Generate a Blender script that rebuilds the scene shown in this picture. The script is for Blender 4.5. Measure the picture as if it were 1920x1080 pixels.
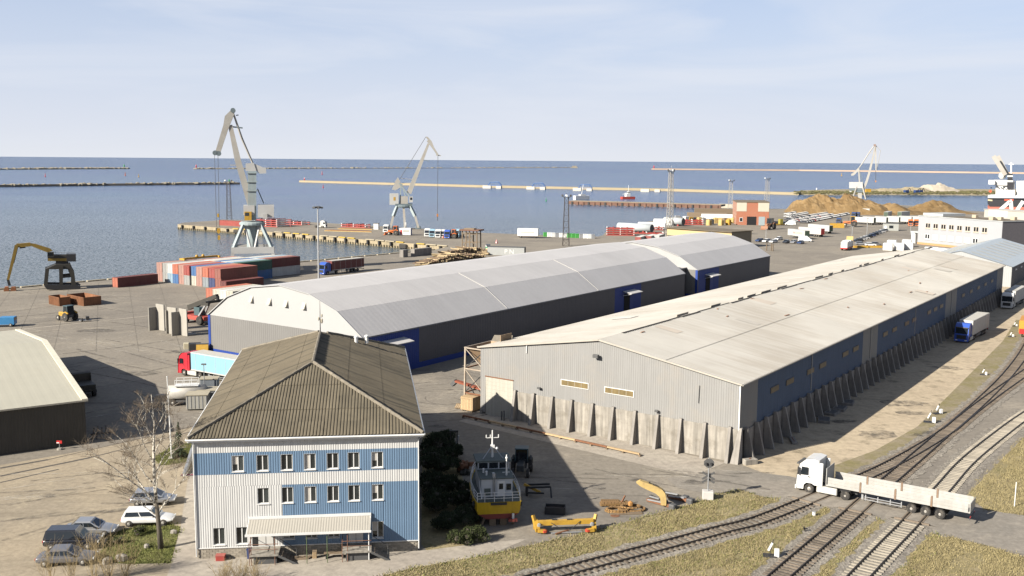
import bpy, math, random
from mathutils import Vector, Matrix
R = math.radians
rnd = random.Random(7)
scene = bpy.context.scene
for o in list(bpy.data.objects): bpy.data.objects.remove(o)

# ---------------------------------------------------------------- camera, sky, sun, exposure
FOC, CAMH, HORIZ, ROLL = 1860.0, 34.0, 300.6, R(0.45)
PITCH = math.atan((540 - HORIZ) / FOC)
_fw = Vector((0, math.cos(PITCH), -math.sin(PITCH)))
_rt = Vector((1, 0, 0)); _up = _rt.cross(_fw)
_r2 = _rt * math.cos(ROLL) + _up * math.sin(ROLL)
_u2 = -_rt * math.sin(ROLL) + _up * math.cos(ROLL)
camd = bpy.data.cameras.new('camera'); cam = bpy.data.objects.new('camera', camd)
scene.collection.objects.link(cam); scene.camera = cam
camd.sensor_width = 36; camd.lens = 36 * FOC / 1920
camd.clip_start = 1; camd.clip_end = 200000
mw = Matrix((_r2, _u2, -_fw)).transposed().to_4x4(); mw.translation = Vector((0, 0, CAMH))
cam.matrix_world = mw

SUN_EL, SUN_AZ = R(29), R(56.5 + 180)          # compass bearing of the sun, clockwise from +Y
world = bpy.data.worlds.new('World'); scene.world = world; world.use_nodes = True
wn = world.node_tree.nodes; wl = world.node_tree.links; wn.clear()
wo = wn.new('ShaderNodeOutputWorld'); bg = wn.new('ShaderNodeBackground'); bg.inputs[1].default_value = 0.05
sky = wn.new('ShaderNodeTexSky'); sky.sky_type = 'NISHITA'; sky.sun_disc = False
sky.sun_elevation = SUN_EL; sky.sun_rotation = SUN_AZ; sky.altitude = 30
sky.air_density = 0.8; sky.dust_density = 1.0; sky.ozone_density = 2.0
tc = wn.new('ShaderNodeTexCoord'); mp = wn.new('ShaderNodeMapping'); mp.inputs['Scale'].default_value = (1.0, 1.0, 7.0)
mp.inputs['Rotation'].default_value = (R(3), R(-5), R(20))
nz = wn.new('ShaderNodeTexNoise'); nz.inputs['Scale'].default_value = 2.4; nz.inputs['Detail'].default_value = 8; nz.inputs['Roughness'].default_value = .55; nz.inputs['Distortion'].default_value = .7
rp = wn.new('ShaderNodeMapRange'); rp.inputs[1].default_value = .44; rp.inputs[2].default_value = .68; rp.inputs[3].default_value = 0; rp.inputs[4].default_value = .62
sx = wn.new('ShaderNodeSeparateXYZ')
az_ = wn.new('ShaderNodeMath'); az_.operation = 'ABSOLUTE'
def wmix(col):
    q = wn.new('ShaderNodeMix'); q.data_type = 'RGBA'; q.inputs[7].default_value = (*col, 1); return q
def wfall(k, amp):
    m1 = wn.new('ShaderNodeMath'); m1.operation = 'MULTIPLY'; m1.inputs[1].default_value = -k; e = wn.new('ShaderNodeMath'); e.operation = 'EXPONENT'; m2 = wn.new('ShaderNodeMath'); m2.operation = 'MULTIPLY'; m2.inputs[1].default_value = amp; m2.use_clamp = True
    wl.new(az_.outputs[0], m1.inputs[0]); wl.new(m1.outputs[0], e.inputs[0]); wl.new(e.outputs[0], m2.inputs[0]); return m2.outputs[0]
SK = .645
veil, hazeb, cir = wmix((5.3*SK, 6.6*SK, 9.7*SK)), wmix((8.7*SK, 8.95*SK, 9.5*SK)), wmix((8.6*SK, 9.0*SK, 9.9*SK))   # blue veil, pale haze low over the sea, thin cirrus
wl.new(tc.outputs['Generated'], mp.inputs[0]); wl.new(mp.outputs[0], nz.inputs[0]); wl.new(nz.outputs[0], rp.inputs[0])
wl.new(tc.outputs['Generated'], sx.inputs[0]); wl.new(sx.outputs[2], az_.inputs[0])
wl.new(wfall(4.0, 1.0), veil.inputs[0]); wl.new(sky.outputs[0], veil.inputs[6])
wl.new(wfall(7.5, .97), hazeb.inputs[0]); wl.new(veil.outputs[2], hazeb.inputs[6])
wl.new(rp.outputs[0], cir.inputs[0]); wl.new(hazeb.outputs[2], cir.inputs[6]); wl.new(cir.outputs[2], bg.inputs[0]); wl.new(bg.outputs[0], wo.inputs[0])
sd = bpy.data.lights.new('sun', 'SUN'); sd.energy = 5.0; sd.angle = R(.53); sd.color = (1, .93, .82)
sun = bpy.data.objects.new('sun', sd); scene.collection.objects.link(sun)
_s = Vector((math.sin(SUN_AZ) * math.cos(SUN_EL), math.cos(SUN_AZ) * math.cos(SUN_EL), math.sin(SUN_EL)))
sun.rotation_euler = _s.to_track_quat('Z', 'Y').to_euler(); sun.location = (0, 0, 200)
vs = scene.view_settings; vs.view_transform = 'Standard'; vs.look = 'None'; vs.exposure = 1.5; vs.gamma = 1; vs.use_curve_mapping = False
scene.render.engine = 'CYCLES'; scene.render.resolution_x = 1024; scene.render.resolution_y = 576
scene.cycles.max_bounces = 6; scene.cycles.glossy_bounces = 3; scene.cycles.transparent_max_bounces = 6

# ---------------------------------------------------------------- surveying helpers: a photo point on a level or wall plane gives its place on the site
CAMP = Vector((0, 0, CAMH))
def ray(x, y): return _fw + (x - 960) / FOC * _r2 + (540 - y) / FOC * _u2
def gp(x, y, z=0.0):
    d = ray(x, y); return CAMP + d * ((z - CAMH) / d.z)
def onplane(x, y, P, n):
    d = ray(x, y); return CAMP + d * ((P - CAMP).dot(n) / d.dot(n))
class Upright:
    """vertical plane through a foot point, facing back along the bearing; (u,z) metres from photo points"""
    def __init__(s, foot, az=None):
        s.P = Vector(foot); a = math.atan2(s.P.x, s.P.y) if az is None else az
        s.n = Vector((math.sin(a), math.cos(a), 0)); s.r = Vector((math.cos(a), -math.sin(a), 0)); s.az = a
    def __call__(s, x, y):
        q = onplane(x, y, s.P, s.n) - s.P; return q.dot(s.r), q.z
AZ = R(35.4)                                        # bearing of the quay sheds
def bearing(p, q): return math.atan2(q.x - p.x, q.y - p.y)

# ---------------------------------------------------------------- mesh builder
class MB:
    def __init__(s): s.v = []; s.f = []
    def add(s, vs, fs):
        o = len(s.v); s.v += [tuple(q) for q in vs]; s.f += [tuple(i + o for i in f) for f in fs]; return s
    def quad(s, *p): return s.add(p, [tuple(range(len(p)))])
    def box(s, x0, x1, y0, y1, z0, z1):
        return s.add([(x0,y0,z0),(x1,y0,z0),(x1,y1,z0),(x0,y1,z0),(x0,y0,z1),(x1,y0,z1),(x1,y1,z1),(x0,y1,z1)],
                     [(3,2,1,0),(4,5,6,7),(0,1,5,4),(1,2,6,5),(2,3,7,6),(3,0,4,7)])
    def bbox(s, x0, x1, y0, y1, z0, z1, b=.05):
        """box with chamfered vertical and top edges"""
        b = min(b, (x1-x0)/2.1, (y1-y0)/2.1)
        def ring(i, z): return [(x0+b+i*0,y0+i,z),(x1-b,y0+i,z),(x1-i,y0+b,z),(x1-i,y1-b,z),(x1-b,y1-i,z),(x0+b,y1-i,z),(x0+i,y1-b,z),(x0+i,y0+b,z)]
        return s.loft([ring(0, z0), ring(0, z1-b), ring(b*.8, z1)])
    def loft(s, rings, cap=True, close=True):
        n = len(rings[0]); V = [q for r in rings for q in r]; F = []
        for k in range(len(rings)-1):
            for i in range(n if close else n-1):
                j = (i+1) % n; F.append((k*n+i, k*n+j, (k+1)*n+j, (k+1)*n+i))
        if cap: F.append(tuple(reversed(range(n)))); F.append(tuple(range((len(rings)-1)*n, len(rings)*n)))
        return s.add(V, F)
    def tube(s, pts, r, n=6, cap=True):
        pts = [Vector(p) for p in pts]; rs = r if isinstance(r, (list, tuple)) else [r]*len(pts); rings = []
        for k, p in enumerate(pts):
            d = (pts[min(k+1, len(pts)-1)] - pts[max(k-1, 0)])
            d = d.normalized() if d.length > 1e-9 else Vector((0, 0, 1))
            a = Vector((0, 0, 1)) if abs(d.z) < .9 else Vector((1, 0, 0))
            u = d.cross(a).normalized(); w = u.cross(d)
            rings.append([p + (u*math.cos(t) + w*math.sin(t))*rs[k] for t in [2*math.pi*i/n for i in range(n)]])
        return s.loft(rings, cap)
    def beam(s, p, q, w, h=None, w2=None, h2=None):
        """box girder from p to q; w across, h upright"""
        p, q = Vector(p), Vector(q); h = h or w; w2 = w2 or w; h2 = h2 or h; d = (q-p).normalized()
        a = Vector((0, 0, 1)) if abs(d.z) < .95 else Vector((0, 1, 0))
        u = d.cross(a).normalized(); t = u.cross(d)
        def ring(c, w, h): return [c-u*w/2-t*h/2, c+u*w/2-t*h/2, c+u*w/2+t*h/2, c-u*w/2+t*h/2]
        return s.loft([ring(p, w, h), ring(q, w2, h2)])
    def prism(s, poly, y0, y1):
        """poly in (x,z), extruded along y"""
        return s.loft([[(x, y0, z) for x, z in poly], [(x, y1, z) for x, z in poly]])
    def prismx(s, poly, x0, x1):
        """poly in (y,z), extruded along x"""
        return s.loft([[(x0, y, z) for y, z in poly], [(x1, y, z) for y, z in poly]])
    def slab(s, poly, z0, z1):
        return s.loft([[(x, y, z0) for x, y in poly], [(x, y, z1) for x, y in poly]])
    def lathe(s, prof, c=(0, 0, 0), n=12):
        return s.loft([[(c[0]+r*math.cos(2*math.pi*i/n), c[1]+r*math.sin(2*math.pi*i/n), c[2]+z) for i in range(n)] for r, z in prof])
    def ball(s, c, r, n=8, sx=1, sy=1, sz=1):
        prof = [(max(.02, math.sin(math.pi*k/(n//2))), -math.cos(math.pi*k/(n//2))) for k in range(n//2+1)]
        return s.loft([[(c[0]+r*sx*a*math.cos(2*math.pi*i/n), c[1]+r*sy*a*math.sin(2*math.pi*i/n), c[2]+r*sz*b) for i in range(n)] for a, b in prof])
    def wheel(s, c, r, w, n=16):
        """wheel with axis along x"""
        x, y, z = c; pr = [(r*.55, -w/2), (r*.9, -w/2), (r, -w*.35), (r, w*.35), (r*.9, w/2), (r*.55, w/2)]
        return s.loft([[(x+t, y+q*math.cos(2*math.pi*i/n), z+q*math.sin(2*math.pi*i/n)) for i in range(n)] for q, t in pr])
    def corr(s, O, U, V, L, top, bot=0, pitch=.3, dep=.04, N=None):
        """trapezoid-ribbed sheet: O origin, U along, V up; top/bot numbers or functions of u"""
        O, U, V = Vector(O), Vector(U).normalized(), Vector(V).normalized(); N = Vector(N) if N else U.cross(V)
        tf = top if callable(top) else (lambda u: top); bf = bot if callable(bot) else (lambda u: bot)
        k = max(1, round(L/pitch)); p = L/k; us = []
        for i in range(k):
            for f, d in ((0, 0), (.34, 0), (.46, 1), (.88, 1)): us.append(((i+f)*p, d))
        us.append((L, 0)); vs = []
        for u, d in us:
            b, t = O+U*u+N*(d*dep), O+U*u+N*(d*dep); vs += [b+V*bf(u), t+V*tf(u)]
        return s.add(vs, [(2*i, 2*i+2, 2*i+3, 2*i+1) for i in range(len(us)-1)])
    def mesh(s, name):
        m = bpy.data.meshes.new(name); m.from_pydata(s.v, [], s.f); m.update(); return m
    def build(s, name, mat, parent=None, smooth=False, loc=None):
        m = s.mesh(name)
        if mat: m.materials.append(mat)
        if smooth: m.polygons.foreach_set('use_smooth', [True]*len(m.polygons))
        o = bpy.data.objects.new(name, m); scene.collection.objects.link(o)
        if parent: o.parent = parent
        if loc is not None: o.location = loc
        return o
def tag(o, label, cat, group=None):
    o['label'] = label; o['category'] = cat
    if group: o['group'] = group
    return o
def thing(name, label, cat, loc=(0, 0, 0), rz=0, group=None):
    o = bpy.data.objects.new(name, None); scene.collection.objects.link(o); o.empty_display_size = .5
    o.location = loc; o.rotation_euler = (0, 0, rz); return tag(o, label, cat, group)
def structure(o, kind='structure'): o['kind'] = kind; return o
def inst(src, name, parent=None, loc=(0, 0, 0), rot=(0, 0, 0), scale=(1, 1, 1), mat=None):
    o = bpy.data.objects.new(name, src.data if hasattr(src, 'data') else src); scene.collection.objects.link(o)
    o.parent = parent; o.location = loc; o.rotation_euler = rot; o.scale = scale
    if mat: o.material_slots[0].link = 'OBJECT'; o.material_slots[0].material = mat
    return o
def copy_tree(src, parent=None, mats={}):
    c = src.copy(); scene.collection.objects.link(c); c.parent = parent
    for ch in src.children:
        copy_tree(ch, c, mats)
    n = src.name.split('.')[0]
    if n in mats and c.type == 'MESH': c.material_slots[0].link = 'OBJECT'; c.material_slots[0].material = mats[n]
    return c
def place(src, loc, rz, label, group=None, mats={}):
    c = copy_tree(src, None, mats); c.location = loc; c.rotation_euler = (0, 0, rz); c['label'] = label
    if group: c['group'] = group
    return c
def drop(o):
    for ch in list(o.children): drop(ch)
    bpy.data.objects.remove(o)
def lettering(txt, size, mat, parent, loc, rot, name='lettering'):
    cu = bpy.data.curves.new('t', 'FONT'); cu.body = txt; cu.size = size; cu.align_x = 'CENTER'; cu.extrude = .004
    t = bpy.data.objects.new('t', cu); me = bpy.data.meshes.new_from_object(t); bpy.data.objects.remove(t)
    me.materials.append(mat); o = bpy.data.objects.new(name, me); scene.collection.objects.link(o)
    o.parent = parent; o.location = loc; o.rotation_euler = rot; return o

# ---------------------------------------------------------------- materials
MATS = {}; ALB = .645                                 # all paints and soils share one reflectance scale
def M(name, col, rough=.6, var=.12, scale=1.5, metal=0.0, streak=0.0, bump=0.0, bscale=20, spec=.35, dirt=None, dirtamt=.35, perobj=0.0, coat=0):
    if name in MATS: return MATS[name]
    col = tuple(c*ALB for c in col); dirt = tuple(c*ALB for c in dirt) if dirt else None
    m = bpy.data.materials.new(name); m.use_nodes = True; t = m.node_tree; n = t.nodes; l = t.links
    b = n['Principled BSDF']; b.inputs['Roughness'].default_value = rough; b.inputs['Metallic'].default_value = metal
    b.inputs['Specular IOR Level'].default_value = spec; b.inputs['Coat Weight'].default_value = coat
    tc = n.new('ShaderNodeTexCoord'); base = tuple(col)+(1,)
    nz = n.new('ShaderNodeTexNoise'); nz.inputs['Scale'].default_value = scale; nz.inputs['Detail'].default_value = 8; nz.inputs['Roughness'].default_value = .65
    l.new(tc.outputs['Object'], nz.inputs['Vector'])
    mr = n.new('ShaderNodeMapRange'); mr.inputs[1].default_value = .25; mr.inputs[2].default_value = .75; mr.inputs[3].default_value = 1-var; mr.inputs[4].default_value = 1+var
    l.new(nz.outputs[0], mr.inputs[0]); val = mr.outputs[0]
    if streak:
        mp = n.new('ShaderNodeMapping'); mp.inputs['Scale'].default_value = (2.2, 2.2, .12); l.new(tc.outputs['Object'], mp.inputs[0])
        n2 = n.new('ShaderNodeTexNoise'); n2.inputs['Scale'].default_value = 1.4; n2.inputs['Detail'].default_value = 5; l.new(mp.outputs[0], n2.inputs[0])
        m2 = n.new('ShaderNodeMapRange'); m2.inputs[1].default_value = .3; m2.inputs[2].default_value = .7; m2.inputs[3].default_value = 1-streak; m2.inputs[4].default_value = 1+streak*.5
        l.new(n2.outputs[0], m2.inputs[0]); mu = n.new('ShaderNodeMath'); mu.operation = 'MULTIPLY'; l.new(val, mu.inputs[0]); l.new(m2.outputs[0], mu.inputs[1]); val = mu.outputs[0]
    if perobj:
        oi = n.new('ShaderNodeObjectInfo'); m3 = n.new('ShaderNodeMapRange'); m3.inputs[3].default_value = 1-perobj; m3.inputs[4].default_value = 1+perobj
        l.new(oi.outputs['Random'], m3.inputs[0]); mu = n.new('ShaderNodeMath'); mu.operation = 'MULTIPLY'; l.new(val, mu.inputs[0]); l.new(m3.outputs[0], mu.inputs[1]); val = mu.outputs[0]
    vm = n.new('ShaderNodeVectorMath'); vm.operation = 'SCALE'; vm.inputs[0].default_value = col; l.new(val, vm.inputs['Scale']); out = vm.outputs[0]
    if dirt:
        n4 = n.new('ShaderNodeTexNoise'); n4.inputs['Scale'].default_value = scale*.6; n4.inputs['Detail'].default_value = 10; n4.inputs['Roughness'].default_value = .72
        mp4 = n.new('ShaderNodeMapping'); mp4.inputs['Location'].default_value = (31, 17, 5); l.new(tc.outputs['Object'], mp4.inputs[0]); l.new(mp4.outputs[0], n4.inputs[0])
        r4 = n.new('ShaderNodeMapRange'); r4.inputs[1].default_value = .5; r4.inputs[2].default_value = .72; r4.inputs[3].default_value = 0; r4.inputs[4].default_value = dirtamt
        l.new(n4.outputs[0], r4.inputs[0]); mi = n.new('ShaderNodeMix'); mi.data_type = 'RGBA'; mi.inputs[7].default_value = tuple(dirt)+(1,)
        l.new(r4.outputs[0], mi.inputs[0]); l.new(out, mi.inputs[6]); out = mi.outputs[2]
    l.new(out, b.inputs['Base Color'])
    if bump:
        n5 = n.new('ShaderNodeTexNoise'); n5.inputs['Scale'].default_value = bscale; n5.inputs['Detail'].default_value = 4; l.new(tc.outputs['Object'], n5.inputs[0])
        bp = n.new('ShaderNodeBump'); bp.inputs['Strength'].default_value = bump; bp.inputs['Distance'].default_value = .05; l.new(n5.outputs[0], bp.inputs['Height']); l.new(bp.outputs[0], b.inputs['Normal'])
    MATS[name] = m; return m
RUST = (.16, .07, .03); GRIME = (.12, .11, .09)
white = M('white_paint', (.72, .72, .70), .5, .06, 2, dirt=GRIME, dirtamt=.2)
whitecar = M('white_lacquer', (.78, .78, .77), .25, .03, 2, coat=.5, dirt=(.4,.37,.32), dirtamt=.25)
silver = M('silver_lacquer', (.45, .46, .48), .28, .05, 2, metal=.6, coat=.5)
darkcar = M('black_lacquer', (.02, .022, .028), .22, .1, 2, coat=.6)
bluecar = M('blue_lacquer', (.03, .06, .16), .25, .1, 2, coat=.5)
greycar = M('grey_lacquer', (.13, .13, .14), .28, .1, 2, coat=.5)
redcar = M('red_lacquer', (.5, .03, .03), .3, .1, 2, coat=.4)
glass = M('window_glass', (.015, .02, .025), .05, .2, 1, spec=.6)
paneglass = M('building_glass', (.03, .035, .035), .06, .4, .7, spec=.6, perobj=.5)
tyre = M('tyre_rubber', (.03, .028, .026), .85, .2, 4, dirt=(.25,.22,.18), dirtamt=.5)
rimm = M('wheel_rim', (.42, .40, .36), .45, .15, 6, metal=.3)
black = M('black_steel', (.03, .03, .032), .6, .2, 3)
darkgrey = M('dark_grey_steel', (.09, .09, .09), .6, .2, 3)
steel = M('galvanised_steel', (.42, .43, .44), .45, .12, 3, metal=.5)
rustst = M('rusty_steel', (.2, .09, .045), .85, .35, 2.5, bump=.4, bscale=8)
concrete = M('old_concrete', (.32, .295, .255), .85, .18, .9, streak=.38, bump=.25, bscale=6, dirt=(.13,.11,.08), dirtamt=.65)
concdark = M('grey_concrete', (.27, .25, .225), .88, .2, .6, streak=.2, bump=.25, bscale=6, dirt=(.12,.11,.1), dirtamt=.5, perobj=.12)
wood = M('raw_timber', (.42, .30, .17), .8, .2, 4, perobj=.15)
woodold = M('weathered_timber', (.2, .15, .1), .85, .3, 4, perobj=.2)
# ---------------------------------------------------------------- ground materials
def ground_mat(name, c1, c2, c3, scale=.05, fine=1.2, bump=.3, rough=.92, marks=0.0, pebble=0.0):
    c1, c2, c3 = [tuple(v*ALB for v in c) for c in (c1, c2, c3)]
    m = bpy.data.materials.new(name); m.use_nodes = True; t = m.node_tree; n = t.nodes; l = t.links; b = n['Principled BSDF']
    b.inputs['Roughness'].default_value = rough; b.inputs['Specular IOR Level'].default_value = .2
    g = n.new('ShaderNodeNewGeometry'); P = g.outputs['Position']
    def noise(s, d=6, r=.6, mapping=None):
        q = n.new('ShaderNodeTexNoise'); q.inputs['Scale'].default_value = s; q.inputs['Detail'].default_value = d; q.inputs['Roughness'].default_value = r
        if mapping:
            mp = n.new('ShaderNodeMapping'); mp.inputs['Scale'].default_value = mapping[0]; mp.inputs['Rotation'].default_value = mapping[1]; l.new(P, mp.inputs[0]); l.new(mp.outputs[0], q.inputs[0])
        else: l.new(P, q.inputs[0])
        return q.outputs[0]
    def ramp(v, a, c):
        q = n.new('ShaderNodeMapRange'); q.inputs[1].default_value = a; q.inputs[2].default_value = c; l.new(v, q.inputs[0]); return q.outputs[0]
    def mix(f, A, B, blend='MIX'):
        q = n.new('ShaderNodeMix'); q.data_type = 'RGBA'; q.blend_type = blend
        for i, v in ((0, f), (6, A), (7, B)):
            if hasattr(v, 'links'): l.new(v, q.inputs[i])
            else: q.inputs[i].default_value = v if isinstance(v, float) else tuple(v)+(1,)
        return q.outputs[2]
    col = mix(ramp(noise(scale, 8), .38, .62), c1, c2)
    col = mix(ramp(noise(scale*4.7, 8, .7), .52, .72), col, c3)
    gr = n.new('ShaderNodeMapRange'); gr.inputs[1].default_value = .3; gr.inputs[2].default_value = .7; gr.inputs[3].default_value = .74; gr.inputs[4].default_value = 1.24
    l.new(noise(fine, 10, .75), gr.inputs[0])
    vm = n.new('ShaderNodeVectorMath'); vm.operation = 'SCALE'; l.new(col, vm.inputs[0]); l.new(gr.outputs[0], vm.inputs['Scale']); col = vm.outputs[0]
    if marks:
        v = ramp(noise(.5, 6, .6, ((.06, 1.1, 1), (0, 0, R(-14)))), .56, .7)
        w = ramp(noise(.03, 3), .42, .6); mu = n.new('ShaderNodeMath'); mu.operation = 'MULTIPLY'; l.new(v, mu.inputs[0]); l.new(w, mu.inputs[1])
        m2 = n.new('ShaderNodeMath'); m2.operation = 'MULTIPLY'; l.new(mu.outputs[0], m2.inputs[0]); m2.inputs[1].default_value = marks
        col = mix(m2.outputs[0], col, tuple(q*.45 for q in c1))
    hsrc = noise(fine*6, 5)
    if pebble:
        vo = n.new('ShaderNodeTexVoronoi'); vo.inputs['Scale'].default_value = pebble; l.new(P, vo.inputs['Vector'])
        pr = n.new('ShaderNodeMapRange'); pr.inputs[3].default_value = .55; pr.inputs[4].default_value = 1.3; l.new(vo.outputs['Color'], pr.inputs[0])
        vm2 = n.new('ShaderNodeVectorMath'); vm2.operation = 'SCALE'; l.new(col, vm2.inputs[0]); l.new(pr.outputs[0], vm2.inputs['Scale']); col = vm2.outputs[0]
        hsrc = vo.outputs['Distance']
    l.new(col, b.inputs['Base Color'])
    bp = n.new('ShaderNodeBump'); bp.inputs['Strength'].default_value = bump; bp.inputs['Distance'].default_value = .06; l.new(hsrc, bp.inputs['Height']); l.new(bp.outputs[0], b.inputs['Normal'])
    return m
m_yard = ground_mat('yard_asphalt', (.27, .24, .195), (.21, .187, .157), (.335, .295, .235), .03, 1.6, .3, marks=.7)
m_road = ground_mat('road_asphalt', (.28, .25, .21), (.23, .21, .18), (.33, .295, .245), .12, 1.6, .2)
m_dirt = ground_mat('packed_dirt', (.50, .415, .295), (.42, .345, .245), (.2, .165, .11), .07, 1.1, .4)
m_grass = ground_mat('dry_grass', (.25, .21, .105), (.32, .265, .155), (.165, .155, .065), .22, 2.4, .8)
m_lawn = ground_mat('green_grass', (.10, .12, .03), (.16, .15, .06), (.06, .08, .02), .5, 2.4, .8)
m_ballast = ground_mat('ballast_stone', (.30, .27, .225), (.24, .215, .18), (.35, .32, .27), .2, 2.0, 1.0, pebble=5.0)
m_conc = ground_mat('pavement_concrete', (.40, .36, .30), (.35, .31, .26), (.28, .25, .21), .15, 1.4, .15)
m_sand = ground_mat('sand', (.36, .30, .2), (.28, .24, .16), (.2, .2, .1), .02, .3, .3)
m_quay = M('quay_concrete', (.36, .30, .2), .9, .2, .2, streak=.3, bump=.4, bscale=3, dirt=(.1, .09, .05), dirtamt=.6)

# ---------------------------------------------------------------- sea
def water_mat():
    m = bpy.data.materials.new('sea_water'); m.use_nodes = True; t = m.node_tree; n = t.nodes; l = t.links; b = n['Principled BSDF']
    b.inputs['IOR'].default_value = 1.33; b.inputs['Roughness'].default_value = .18; b.inputs['Specular IOR Level'].default_value = .3
    g = n.new('ShaderNodeNewGeometry')
    q = n.new('ShaderNodeTexNoise'); q.inputs['Scale'].default_value = .004; q.inputs['Detail'].default_value = 6; l.new(g.outputs['Position'], q.inputs[0])
    r = n.new('ShaderNodeMapRange'); r.inputs[1].default_value = .35; r.inputs[2].default_value = .65; l.new(q.outputs[0], r.inputs[0])
    mi = n.new('ShaderNodeMix'); mi.data_type = 'RGBA'; mi.inputs[6].default_value = (.022, .045, .115, 1); mi.inputs[7].default_value = (.03, .066, .115, 1)
    l.new(r.outputs[0], mi.inputs[0])
    sxy = n.new('ShaderNodeSeparateXYZ'); l.new(g.outputs['Position'], sxy.inputs[0]); dr = n.new('ShaderNodeMapRange'); dr.interpolation_type = 'SMOOTHSTEP'; dr.inputs[1].default_value = 250; dr.inputs[2].default_value = 1100; l.new(sxy.outputs[1], dr.inputs[0])
    mj = n.new('ShaderNodeMix'); mj.data_type = 'RGBA'; mj.inputs[6].default_value = (.058, .073, .078, 1); l.new(dr.outputs[0], mj.inputs[0]); l.new(mi.outputs[2], mj.inputs[7]); l.new(mj.outputs[2], b.inputs['Base Color'])      # silty harbour basin, clearer sea outside
    w1 = n.new('ShaderNodeTexNoise'); w1.inputs['Scale'].default_value = .95; w1.inputs['Detail'].default_value = 4; w1.inputs['Roughness'].default_value = .6; l.new(g.outputs['Position'], w1.inputs[0])
    sb = n.new('ShaderNodeVectorMath'); sb.operation = 'SUBTRACT'; sb.inputs[1].default_value = (.5, .5, .5); l.new(w1.outputs['Color'], sb.inputs[0])
    am = n.new('ShaderNodeMapRange'); am.inputs[1].default_value = .3; am.inputs[2].default_value = .7; am.inputs[3].default_value = 1.3; am.inputs[4].default_value = 2.4
    qw = n.new('ShaderNodeTexNoise'); qw.inputs['Scale'].default_value = .006; qw.inputs['Detail'].default_value = 5
    mpw = n.new('ShaderNodeMapping'); mpw.inputs['Scale'].default_value = (.35, 1.6, 1); mpw.inputs['Rotation'].default_value = (0, 0, R(-6)); l.new(g.outputs['Position'], mpw.inputs[0]); l.new(mpw.outputs[0], qw.inputs[0]); l.new(qw.outputs[0], am.inputs[0])
    ro = n.new('ShaderNodeMapRange'); ro.inputs[1].default_value = 700; ro.inputs[2].default_value = 3500; ro.inputs[3].default_value = 1.0; ro.inputs[4].default_value = 2.6; l.new(sxy.outputs[1], ro.inputs[0])      # rougher sea outside the moles
    rm = n.new('ShaderNodeMath'); rm.operation = 'MULTIPLY'; l.new(am.outputs[0], rm.inputs[0]); l.new(ro.outputs[0], rm.inputs[1])
    sc = n.new('ShaderNodeVectorMath'); sc.operation = 'SCALE'; l.new(sb.outputs[0], sc.inputs[0]); l.new(rm.outputs[0], sc.inputs['Scale'])
    fl_ = n.new('ShaderNodeVectorMath'); fl_.operation = 'MULTIPLY'; fl_.inputs[1].default_value = (1, 1, 0); l.new(sc.outputs[0], fl_.inputs[0])
    ad = n.new('ShaderNodeVectorMath'); ad.operation = 'ADD'; ad.inputs[1].default_value = (0, 0, 1); l.new(fl_.outputs[0], ad.inputs[0])
    no = n.new('ShaderNodeVectorMath'); no.operation = 'NORMALIZE'; l.new(ad.outputs[0], no.inputs[0]); l.new(no.outputs[0], b.inputs['Normal'])
    return m
m_sea = water_mat()
SEA = -2.4
s_ = MB()
for (x0, x1, y0, y1) in ((-90000, 90000, -2000, 120000),): s_.quad((x0, y0, SEA), (x1, y0, SEA), (x1, y1, SEA), (x0, y1, SEA))
structure(s_.build('sea', m_sea))

# ---------------------------------------------------------------- land, quays
g2 = lambda x, y: gp(x, y).xy
Q1 = g2(815, 468.5); qd = Vector((math.sin(R(39.7)), math.cos(R(39.7))))
coast = [Q1 - qd*560, Q1, g2(840, 462), g2(600, 442), g2(420, 427.5), g2(333, 420.5), g2(342, 417.5), g2(405, 413.5), g2(416, 411.5), g2(574, 416), g2(791, 428.5), g2(905, 436.5), g2(1000, 440), g2(1122, 443.5),
         g2(1131, 441), g2(1140, 429), g2(1205, 417), g2(1256, 409), g2(1316, 404), g2(1326, 397.5), g2(1382, 391)]
coast += [Vector((205, 735)), Vector((300, 845)), Vector((330, 800)), g2(1700, 389), g2(1790, 394), g2(1850, 397), g2(1925, 401), Vector((900, 700)), Vector((900, -150)), Vector((-560, -150))]
def sheet(name, poly, z, mat, parent=None):
    return structure(MB().quad(*[(p[0], p[1], z) for p in poly]).build(name, mat, parent))
import bmesh
land = MB(); land.quad(*[(p.x, p.y, 0) for p in coast]); yard = structure(land.build('yard_ground', m_yard))
bm = bmesh.new(); bm.from_mesh(yard.data); bmesh.ops.triangulate(bm, faces=bm.faces); bm.to_mesh(yard.data); bm.free()
wl_ = MB(); n_ = len(coast)
for i in range(n_ - 3):
    p, q = coast[i], coast[i+1]; wl_.quad((p.x, p.y, -5), (q.x, q.y, -5), (q.x, q.y, -.03), (p.x, p.y, -.03))
structure(wl_.build('quay_wall', m_quay))
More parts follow.
